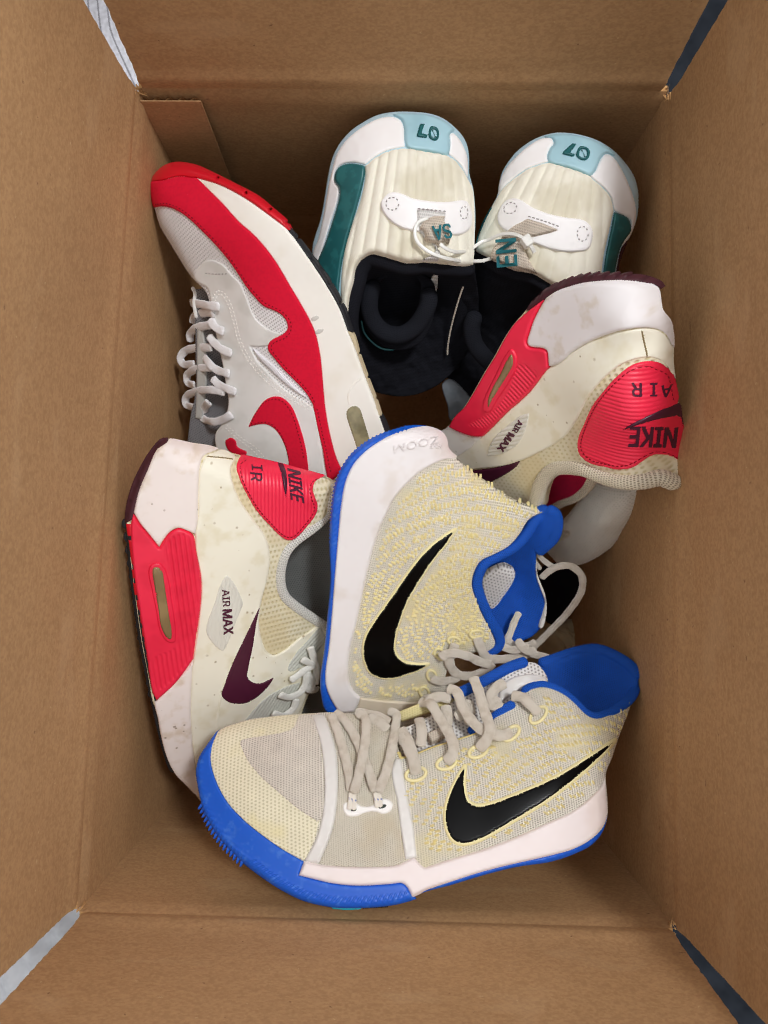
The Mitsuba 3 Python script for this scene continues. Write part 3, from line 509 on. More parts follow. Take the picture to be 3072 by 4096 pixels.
SHOES['slip_on_shoe'] = dict(frame=[(0.02292,0.24838,0.35999),(0.0786,0.95835,0.27459),(-0.99684,0.07876,0.01043),(-0.01163,-0.27454,0.96151)],
 surfs={'main':{'ctrl':[(0.9,-0,0),(37,28.2,-14),(47.9,3.6,-18),(37.7,-22.8,-16),(1.1,58.1,-26),(-23.2,61.4,-32),(-44.4,66,-38),(-0.2,42.4,-12),(-41,45.7,-15),(24.2,-35.9,-22),(17.6,-2.8,-4),(-29.8,-19.5,3),(-24.1,14.7,0),(-8.4,28.7,-5),(-10.3,-39.1,-9),(-40.6,21.9,-2),(-41,-29.2,2),(-66.1,37.5,-9),(-81.5,42.9,-14),(-66.5,52.3,-20),(-31.6,1.5,4),(-34.9,-40.6,-8)],'outline':[(-40.5,69.6),(-18.3,64),(-6.1,61.8),(10.4,60),(22.9,57.3),(31.8,52.5),(39.1,46),(45,37.7),(50.5,27.7),(53.5,15.9),(54.6,3.9),(54.3,-8.2),(51.8,-17.9),(46.9,-26.2),(41.5,-33),(35.6,-36.8),(27.7,-38.8),(18.3,-39.9),(11.5,-43.1),(1.9,-45.1),(-11.1,-46.7),(-23.7,-47.5),(-35.3,-47.9),(-43.7,-47,1),(-45.8,-39.1),(-46.1,-25.6),(-46.1,-12.6),(-47.5,0),(-45.5,9.5),(-43.5,18.3),(-42.9,24.4),(-46.4,30.3),(-52.4,34.2),(-61.5,35.4),(-70.8,37.4),(-84.6,38.3),(-94.1,38.4,1),(-92.2,48.9),(-66.4,61.3)],'radius':[3,4,4,5,6,6,6,6,6,6,6,6,6,6,6,6,6,10,14,14,14,14,10,4,4,4,4,4,4,4,4,4,4,4,4,4,4,3,3]},'deep':{'ctrl':[(-56.8,34.1,-16),(-99,27.8,-55),(-50.3,3.8,-14),(-46.8,-39.8,-14),(-93,-45.1,-70),(-77.6,0.5,-70),(-125.8,-3.7,-80),(-57.6,-49.8,-30),(-57,12,-45),(-54.8,-15.7,-45),(-74.9,20.2,-62)]},'heel':{'ctrl':[(-71.8,23.7,-38),(-68.5,-18.4,-36),(-92.5,2.5,-42),(-89.2,18.8,-44),(-86.6,-13.8,-42),(-106.2,1.3,-50),(-63.3,30,-40),(-59.3,-23,-36)]}},
 parts=[
  {'t':'solid','n':'sole','m':'rubber_pale_blue','th':10,'s':'main'},
  {'t':'panel','n':'bumper','m':'leather_white','o':1.5,'er':1.5,'s':'main','p':[(27.4,7.2,1),(33.4,8.1),(40.5,8.9),(46.1,12),(47.9,17.2),(46.5,25.6),(42.4,33.8),(36.1,42.7),(29.8,49.2),(21.8,54),(12.1,56.4),(0.9,58.5),(-11.2,60.1),(-23.4,62.2),(-33.4,64.6),(-43.6,68),(-51.7,64.2,1),(-36.2,59.4),(-22.2,55.5),(-11.8,52),(-3.1,50.2),(1,51),(4.5,54),(8.6,54.6),(12.6,53.2),(15.1,49.8),(16.1,43.6),(14.3,33.1,1),(19.6,26.7),(24.1,18.7),(26.1,12.1)]},
  {'t':'panel','n':'bumper','m':'leather_white','o':1.5,'er':1.5,'s':'main','p':[(39.3,-21.9,1),(41.1,-23.8),(39.3,-27.9),(33.9,-33),(28.3,-36.2),(19.8,-37.8),(14.3,-37.8,1),(19.9,-33.4),(23.8,-28.4),(26.6,-22.8,1),(33.3,-23.1)]},
  {'t':'panel','n':'toe_cap','m':'rubber_sky','o':3,'er':2,'s':'main','p':[(49.6,17.4),(46.2,11.2),(40.1,8.9),(31.3,7.9),(27,6.4,1),(25.7,2.1),(25.7,-6.3),(25.4,-14.9),(25.2,-21),(27.6,-23),(33.3,-23.1),(38.1,-22),(40.9,-23.6),(43.8,-25.5),(48.9,-17.5),(51.5,-8),(51.8,4),(50.9,12.4)]},
  {'t':'panel','n':'digit','m':'rubber_teal','o':4.2,'er':0.5,'s':'main','p':[(44.1,-1.3,1),(43.9,-5.1,1),(37.2,-3.4,1),(36.9,-7.7,1),(33.7,-7,1),(34,0.4,1),(36.3,0.2,1)]},
  {'t':'panel','n':'digit','m':'rubber_teal','o':4.2,'er':0.5,'s':'main','hole':[(40.2,-10),(40.1,-12.4),(35.4,-13),(35.6,-10.5)],'p':[(43,-8.8),(42.5,-13.1),(40.5,-14.9),(35.3,-15.1),(32.9,-13.5),(33.1,-10),(34.8,-7.8),(40.5,-7.7)]},
  {'t':'panel','n':'digit_slash','m':'rubber_teal','o':4,'er':0.3,'s':'main','p':[(40.2,-9.6,1),(40.3,-10.8,1),(35.5,-13.4,1),(35.2,-12.2,1)]},
  {'t':'panel','n':'quilted_upper','m':'suede_cream','o':4,'er':2.5,'s':'main','p':[(13.7,33,1),(19,26.6),(23.4,18.6),(26.3,6.8),(25.6,-6.3),(25.4,-21.8),(23.1,-28.3),(19.2,-33.2),(13.8,-37.9),(9.2,-42),(-0.1,-44.1),(-12.7,-45.7),(-25.2,-46.5),(-36.4,-47),(-44.2,-46.5,1),(-46.2,-38.7),(-46.5,-25.3),(-46.6,-12.5),(-47.9,0.1),(-46,9.5),(-43.9,18.2),(-43.3,24.3),(-46.8,30.1),(-52.7,34.1),(-61.8,35.2),(-71.1,37.2),(-84.7,38.1,1),(-80.1,43.8,1),(-58.1,44.3),(-41.5,43.2),(-25,39.5),(-10.7,35.3),(2.8,32.9)],'fan':(194.5,5.6,0.0345,2.2)},
  {'t':'panel','n':'side_wing','m':'rubber_teal','o':4.2,'er':1.8,'s':'main','p':[(15.6,43.5),(14.5,49.6),(12,53),(8,54.3),(4,53.8),(0.5,50.8),(-3.6,49.8),(-12.3,51.3),(-22.7,54.4),(-34.9,58.3),(-51.5,64),(-57.3,58.5),(-64.2,53.1),(-78.5,46.5),(-70,45.7),(-49,44.5),(-27.5,40.2),(-11.5,36.1),(0.3,33.6),(10,32.6),(13.8,33.4,1)]},
  {'t':'solid','n':'collar_lining','m':'cloth_black','th':4,'s':'deep','bump':2,'p':[(-49,34.5,1),(-42.6,21.9),(-44.6,-13.3),(-44.1,-47,1),(-65.3,-56.1),(-91.9,-59.2),(-122.7,-44.2),(-139.7,-20.3),(-142.8,5),(-135.6,23.5),(-108.9,33.7),(-91,40.2),(-73.4,40)]},
  {'t':'solid','n':'heel','m':'cloth_black','th':4,'s':'heel','hole':[(-60.9,19),(-75.9,19.3),(-86.2,14.3),(-90,5.6),(-85.6,-4.3),(-78,-10.1),(-65.5,-12.5),(-55.2,-10.6),(-51.2,5.2)],'p':[(-58.9,30.3),(-76.6,30),(-92.4,25.2),(-103.5,13),(-106,-1.6),(-100.2,-15.3),(-85.9,-23.2),(-68,-23.9),(-55.1,-20.8),(-48.5,3.6)]},
  {'t':'tube','n':'collar','m':'cloth_black','w':13,'th':11,'dh':-5.5,'s':'main','p':[(-44.1,-48.1,-5.5),(-45.9,-39.7,-5.5),(-46.8,-26.1,-5.5),(-46.8,-13,-5.5),(-48.8,-0.2,-5.5),(-47.1,9.4,-5.5),(-45,18.2,-5.5),(-44.6,24.4,-5.5),(-48.1,29,-5.5),(-53.7,32.1,-5.5),(-61,33.4,-5.5),(-72.2,35.8,-5.5),(-82.5,36.9,-5.5),(-91.2,36.7,-5.5),(-104.2,33.5,-5.5)]},
  {'t':'tube','n':'heel_collar','m':'cloth_charcoal','w':13,'th':13,'dh':2,'s':'heel','p':[(-57.7,21.1,2),(-68.4,24,2),(-78.9,23.7,2),(-88.4,18.8,2),(-94.1,10.8,2),(-95.1,0.4,2),(-89.8,-9.4,2),(-79.4,-16.2,2),(-68.6,-19.2,2),(-60,-16.5,2)]},
  {'t':'panel','n':'inner_tag','m':'web_white','o':6,'er':0.6,'s':'deep','p':[(-48.7,-21.7,1),(-49,-23.8,1),(-57.1,-25.3),(-67,-24.7,1),(-60.4,-21.9),(-62.7,-18.6,1),(-57.4,-17.3),(-52.7,-19.5)]},
  {'t':'tube','n':'heel_piping','m':'rubber_teal','w':1.6,'th':1.6,'dh':-2,'s':'heel','p':[(-86.4,29.4,-2),(-94.4,27,-2),(-100.4,21.8,-2),(-105.8,12.8,-2),(-106,4.2,-2),(-102.7,-2.7,-2)]},
  {'t':'panel','n':'webbing_base','m':'web_white','o':6.8,'er':0.8,'s':'main','bump':1,'p':[(-14.9,-3.2,1),(-13.2,-4.7),(-13,-23.7,1),(-21.5,-27),(-34.7,-19.5),(-40.9,-22.6),(-45.7,-20.6,1),(-46.3,-8.9,1),(-38.9,-18.2),(-27.9,-6.4)]},
  {'t':'panel','n':'pull_plate','m':'leather_white','o':6.2,'er':1,'s':'main','p':[(-11.7,20.8),(-7.7,19.4),(-4.1,15.5),(-3.3,11.4),(-4.3,5.6),(-6.3,-0.4),(-7,-8.8),(-6.8,-17.2),(-5.5,-25.7),(-3.2,-33.4),(-3.2,-38),(-8.6,-41.8),(-15.8,-43.2),(-20.1,-42.4),(-26,-36.4),(-27.8,-27.6),(-27.9,-14.7),(-28.1,-2.3),(-25.5,7.9),(-21,15),(-16.4,19.1)]},
  {'t':'stitch','n':'stitching','m':'stitch_grey','o':6.3,'s':'main','closed':True,'p':[(-11.2,8.3),(-12.5,8.4),(-13.7,8.9),(-14.7,9.8),(-15.3,10.9),(-15.5,12.3),(-15.4,13.6),(-14.9,14.9),(-14,15.9),(-12.9,16.6),(-11.6,16.9),(-10.4,16.8),(-9.2,16.3),(-8.3,15.4),(-7.6,14.3),(-7.4,12.9),(-7.5,11.6),(-8,10.4),(-8.9,9.3),(-10,8.6)]},
  {'t':'stitch','n':'stitching','m':'stitch_grey','o':6.3,'s':'main','closed':True,'p':[(-11.3,-38.8),(-12.7,-38.8),(-13.9,-38.5),(-15,-38),(-15.8,-37.3),(-16.1,-36.5),(-16.1,-35.6),(-15.6,-34.8),(-14.8,-34.1),(-13.7,-33.7),(-12.4,-33.4),(-11.1,-33.4),(-9.8,-33.7),(-8.8,-34.2),(-8,-34.9),(-7.7,-35.7),(-7.7,-36.6),(-8.1,-37.4),(-8.9,-38.1),(-10,-38.6)]},
  {'t':'stitch','n':'stitching','m':'stitch_grey','o':8.2,'s':'main','p':[(-13.7,-4.3),(-13.6,-13.4),(-13.4,-24)]},
  {'t':'panel','n':'pull_tab','m':'web_beige','o':12,'er':3.5,'s':'main','bump':2,'p':[(-20.1,-8.4,1),(-16.1,-15.9),(-15.4,-25.2,1),(-19.2,-22.9),(-22.3,-26.6),(-29.3,-28.8),(-36.1,-26.9,1),(-32.3,-24.5),(-36.3,-21.8),(-35,-15),(-33.1,-10.7),(-29.2,-9.6),(-26.3,-6)]},
  {'t':'text','n':'lettering','m':'thread_teal','txt':'SA','o':14.2,'bold':True,'s':'main','grid':[(-21.5,-26.4),(-25.9,-27.8),(-30.4,-29.2),(-21.9,-24.8),(-26.4,-26.2),(-30.8,-27.6),(-22.4,-23.3),(-26.8,-24.7),(-31.3,-26),(-22.8,-21.8),(-27.3,-23.1),(-31.8,-24.5),(-23.3,-20.2),(-27.7,-21.6),(-32.2,-22.9),(-23.7,-18.7),(-28.2,-20.1),(-32.6,-21.4),(-24.1,-17.2),(-28.6,-18.6),(-33.1,-19.9),(-24.5,-15.7),(-29,-17),(-33.5,-18.4),(-24.9,-14.2),(-29.4,-15.5),(-33.9,-16.9)]},
 ])
SHOES['slip_on_shoe_001'] = dict(frame=[(0.11511,0.24027,0.35737),(0.30434,0.88094,0.36238),(-0.93293,0.3525,-0.0734),(-0.1924,-0.31574,0.92913)],
 surfs={'main':{'ctrl':[(-1.3,-5.4,0),(23.1,30.8,-16),(42.7,7,-18),(39.6,-25.1,-16),(26.6,-47.1,-22),(5.7,-58.6,-30),(-19.3,-62.2,-34),(-2.4,-50.5,-16),(-23.6,-51.8,-14),(18.7,-2,-4),(0.5,17.5,-4),(-11.1,31.4,-12),(-29.2,36.4,-20),(-41.7,16.9,-4),(-27.5,-2.2,3),(-19.8,-26,0),(6.6,-29,-6),(-10.4,-40.5,-8),(-46.2,-18.5,2),(-44.9,-40.8,-4),(7,36.7,-20)],'outline':[(-43,39.7),(-29.6,42.1),(-18.7,41.1),(-10.4,39.2),(-2.6,37.6),(3.9,39.1),(12.3,40),(18.5,38.5),(26.8,35.1),(35.2,29.1),(41.4,22.4),(46.6,13.6),(49.2,3.8),(50.2,-6.5),(49.7,-17.4),(46.8,-29.4),(42,-39.6),(37.3,-47.4),(30.4,-53.8),(23.2,-57.6),(15,-60.8),(7.3,-61.7),(-0.1,-60.8),(-8.2,-60.4),(-17.9,-60.8),(-32.4,-63.4,1),(-44,-56.3),(-53.1,-39.8),(-49.5,-23.5),(-48.1,-17.5),(-45.8,-5.7),(-47.2,5.7),(-46.2,18.2),(-44.7,28.6)],'radius':[8,12,12,12,8,6,6,6,6,6,6,6,6,6,6,6,6,6,6,5,5,4,4,4,4,4,4,4,4,4,4,4,4,4]},'deep':{'ctrl':[(-47.2,37.5,-22),(-50,17,-14),(-51.2,-20.8,-14),(-83.5,-24.2,-60),(-98.9,21.7,-60),(-125,35,-75),(-92.7,-59.1,-75),(-67.8,45.9,-35),(-131.2,-10.3,-80)]},'heel':{'ctrl':[(-98.6,22.4,-42),(-111.3,0.7,-46),(-124.9,-19.6,-50),(-91.7,-27.2,-44)]}},
 parts=[
  {'t':'solid','n':'sole','m':'rubber_pale_blue','th':10,'s':'main'},
  {'t':'panel','n':'bumper','m':'leather_white','o':1.5,'er':1.5,'s':'main','p':[(40.6,13.1,1),(41.1,15.3),(38.4,21.4),(31.5,27.6),(23.4,32.7),(15.3,37),(6.8,38.6),(-3.2,36.6,1),(1.6,34.5),(8.8,29.8),(14.9,24.8),(19.5,19.4),(25.3,10.2,1),(28.2,12.4),(34.4,12.6),(37.5,11.2)]},
  {'t':'panel','n':'bumper','m':'leather_white','o':1.5,'er':1.5,'s':'main','p':[(40.7,-22.8,1),(42.2,-25.3),(40.7,-30.9),(34.6,-39.7),(26.3,-48.9),(19,-55.8),(13.6,-59),(5.8,-61),(-2.3,-60.4),(-9.3,-56.9,1),(-3.1,-57.1),(4.8,-59,1),(9,-56.8),(9.7,-52.3),(9.3,-46.4),(9.9,-42.7,1),(16.5,-37.7),(20.6,-30.5),(23,-23.2),(24.6,-19.2,1),(28.3,-21.2),(34.5,-21.5)]},
  {'t':'panel','n':'toe_cap','m':'rubber_sky','o':3,'er':2,'s':'main','p':[(40.9,19.6),(40.3,13),(37.2,11.2),(34.2,12.5),(28,12.3),(24.9,10),(24.7,3.8),(25.1,-4.7),(24.9,-12.7),(24.5,-19),(27.9,-21.2),(34.2,-21.5),(40.4,-22.7),(42.5,-25.5),(42.7,-30.2),(45,-28.8),(47.9,-17.5),(48.4,-6.7),(47.4,3.5),(44.7,13.1)]},
  {'t':'panel','n':'digit','m':'rubber_teal','o':4.2,'er':0.5,'s':'main','p':[(41.3,-0.2,1),(41.5,-3.6,1),(34.7,-1.8,1),(34.9,-5.2,1),(32.1,-4.7,1),(31.7,3.6,1),(33.9,3.8,1)]},
  {'t':'panel','n':'digit','m':'rubber_teal','o':4.2,'er':0.5,'s':'main','hole':[(38.6,-7.5),(39,-10.7),(34.7,-11.8),(34.3,-8.3)],'p':[(40.8,-5.8),(41.4,-10.8),(39.6,-13.6),(35,-14.3),(32.4,-12.8),(31.9,-8.7),(33.5,-5.6),(37.7,-4.8)]},
  {'t':'panel','n':'digit_slash','m':'rubber_teal','o':4,'er':0.3,'s':'main','p':[(38.4,-7.2,1),(38.9,-8.3,1),(35,-12.1,1),(34.4,-11.2,1)]},
  {'t':'panel','n':'quilted_upper','m':'suede_cream','o':4,'er':2.5,'s':'main','p':[(24.9,10,1),(19.1,19.3),(14.5,24.6),(8.5,29.6),(1.3,34.3),(-4.3,36.5),(-11.3,38.3),(-19.4,40.2),(-30.1,41.2),(-43.1,39.3,1),(-44.8,28.3),(-46.3,18),(-47.4,5.5),(-46,-5.8),(-48.2,-17.5),(-49.6,-23.4,1),(-51.7,-38.8),(-38.9,-53.3,1),(-21.1,-47.4),(-9.1,-45.2),(1.4,-43.6),(9.6,-42.6,1),(16.1,-37.6),(20.2,-30.4),(22.6,-23.2),(24.4,-19)],'fan':(109.8,4.4,0.075,2.2)},
  {'t':'panel','n':'side_wing','m':'rubber_teal','o':3.6,'er':1.6,'s':'main','p':[(8.8,-43,1),(9.3,-47.1),(9.4,-53.2),(6.7,-57.8),(2.4,-59.8),(-3.6,-58.2),(-8.6,-56.8),(-15.3,-57.4),(-23.5,-58.9),(-33.5,-60.9,1),(-36.4,-53,1),(-20.6,-48.7),(-8.6,-46.4),(1.7,-44.4)]},
  {'t':'panel','n':'outsole','m':'rubber_maroon','o':2,'er':0.6,'s':'main','p':[(-0.9,-60),(-6.3,-58.7),(-9.9,-57.4),(-18.9,-58.9),(-31.3,-61.9),(-29,-63),(-18.3,-61),(-9.2,-60.6)]},
  {'t':'panel','n':'side_wing','m':'rubber_teal','o':3.4,'er':0.6,'s':'main','p':[(-10.8,38.4),(-18.5,40.7),(-27.3,42.6),(-39.1,40.6),(-38,39.7),(-29.9,39.6),(-20.5,38.1),(-13,36.6)]},
  {'t':'solid','n':'collar_lining','m':'cloth_black','th':4,'s':'deep','bump':2,'p':[(-44.3,39.4,1),(-46.1,18.4),(-46,-5.7),(-49.4,-23.7,1),(-53.6,-40.8),(-71.4,-59.4),(-123,-50.3),(-145.3,-20.8),(-152.4,8.5),(-146.2,28.5),(-117.8,45.7),(-82.4,62.2),(-56.7,54.2)]},
  {'t':'solid','n':'heel_counter','m':'rubber_slate','th':6,'s':'deep','dz':3,'p':[(-148.1,34.7),(-141.9,29.7),(-147.5,14.5),(-156.8,3.4),(-170.8,8.3),(-174.4,18.2),(-164.2,24.1)]},
  {'t':'tube','n':'collar','m':'cloth_black','w':10,'th':9,'dh':-3.5,'s':'main','p':[(-44.7,43.3,-3.5),(-45,35.9,-3.5),(-46.6,28.1,-3.5),(-48.5,17.5,-3.5),(-48.9,5.1,-3.5),(-47.8,-6.4,-3.5),(-49.8,-17.3,-3.5),(-51.3,-24.8,-3.5),(-52.8,-35.1,-3.5)]},
  {'t':'tube','n':'collar','m':'cloth_black','w':12,'th':12,'dh':4,'s':'deep','p':[(-57.2,40.9,4),(-74.5,37.6,4),(-93.2,35.3,4),(-113.4,33.7,4),(-133.9,29.8,4)]},
  {'t':'tube','n':'piping','m':'web_beige','w':1.3,'th':1.2,'dh':16,'s':'deep','p':[(-60.2,37.4,16),(-72.3,38.9,16),(-88.5,39.5,16),(-103.3,39.2,16),(-116.3,37.7,16),(-122.1,36.2,16)]},
  {'t':'tube','n':'heel_collar','m':'cloth_charcoal','w':13,'th':13,'dh':4,'s':'heel','p':[(-82.3,23.8,4),(-93.2,24.5,4),(-105,18.4,4),(-113.1,7,4),(-117.9,-5.9,4),(-119.9,-17.8,4)]},
  {'t':'panel','n':'pull_plate','m':'leather_white','o':6.2,'er':1,'s':'main','p':[(-16.8,31.4),(-10.9,31.3),(-6.3,29.3),(-3.5,24.9),(-3.1,19.6),(-5.7,9.7),(-6.5,-2.9),(-5,-15.4),(-3.2,-24.4),(-4.5,-30.3),(-8.9,-34.6),(-15,-36.3),(-20.6,-34.9),(-24.6,-27.6),(-27,-19.7),(-28.1,-11.2),(-27.9,-2.4),(-27.7,11.1),(-25.5,22),(-22,28.5)]},
  {'t':'stitch','n':'stitching','m':'stitch_grey','o':6.3,'s':'main','closed':True,'p':[(-9.5,19.5),(-8.5,19.9),(-7.6,20.7),(-7,21.8),(-6.8,23.1),(-6.9,24.4),(-7.4,25.8),(-8.2,26.9),(-9.2,27.7),(-10.4,28.2),(-11.5,28.2),(-12.6,27.8),(-13.5,27),(-14,25.9),(-14.3,24.5),(-14.1,23.2),(-13.6,21.8),(-12.8,20.7),(-11.8,19.9),(-10.7,19.5)]},
  {'t':'stitch','n':'stitching','m':'stitch_grey','o':6.3,'s':'main','closed':True,'p':[(-10.9,-31.4),(-12.3,-31.8),(-13.7,-31.8),(-15,-31.4),(-15.9,-30.7),(-16.5,-29.7),(-16.7,-28.5),(-16.4,-27.3),(-15.6,-26.2),(-14.6,-25.2),(-13.3,-24.5),(-11.8,-24.1),(-10.4,-24.1),(-9.2,-24.5),(-8.2,-25.2),(-7.7,-26.1),(-7.5,-27.3),(-7.8,-28.5),(-8.5,-29.7),(-9.6,-30.6)]},
  {'t':'panel','n':'webbing_base','m':'web_beige','o':9,'er':2,'s':'main','bump':1,'p':[(-13.4,10.2,1),(-13.4,-0.3),(-14.5,-13.3,1),(-19.7,-6.2),(-25.4,3.9),(-27.9,8.2),(-30,17.4),(-31.1,23.4),(-23.1,20)]},
  {'t':'panel','n':'pull_tab','m':'web_beige','o':11.5,'er':2.5,'s':'main','bump':1,'p':[(-30.5,23.6,1),(-27.2,15.6),(-26.8,7.8,1),(-32.1,4.8),(-39.9,-2.6),(-45,-10,1),(-47.3,3.6),(-49.9,13.5),(-50.1,20.9),(-46.2,25.5),(-39.9,26.8)]},
  {'t':'text','n':'lettering','m':'thread_teal','txt':'EN','o':13.2,'bold':True,'s':'main','grid':[(-44.5,5.4),(-47,12),(-49.7,18.6),(-42.4,6.3),(-45,12.8),(-47.5,19.6),(-40.4,7.3),(-42.9,13.7),(-45.5,20.4),(-38.3,8.2),(-40.9,14.6),(-43.4,21.3),(-36.2,9.2),(-38.8,15.6),(-41.3,22.2),(-34.2,10.1),(-36.7,16.6),(-39.1,23.2),(-32.1,11),(-34.6,17.5),(-37,24.2),(-30,12),(-32.4,18.5),(-34.9,25.2),(-27.9,12.9),(-30.3,19.4),(-32.7,26.2)]},
  {'t':'stitch','n':'stitching','m':'stitch_grey','o':9.4,'s':'main','p':[(-12.8,10.1),(-12.7,-0.9),(-13,-11.4)]},
 ])
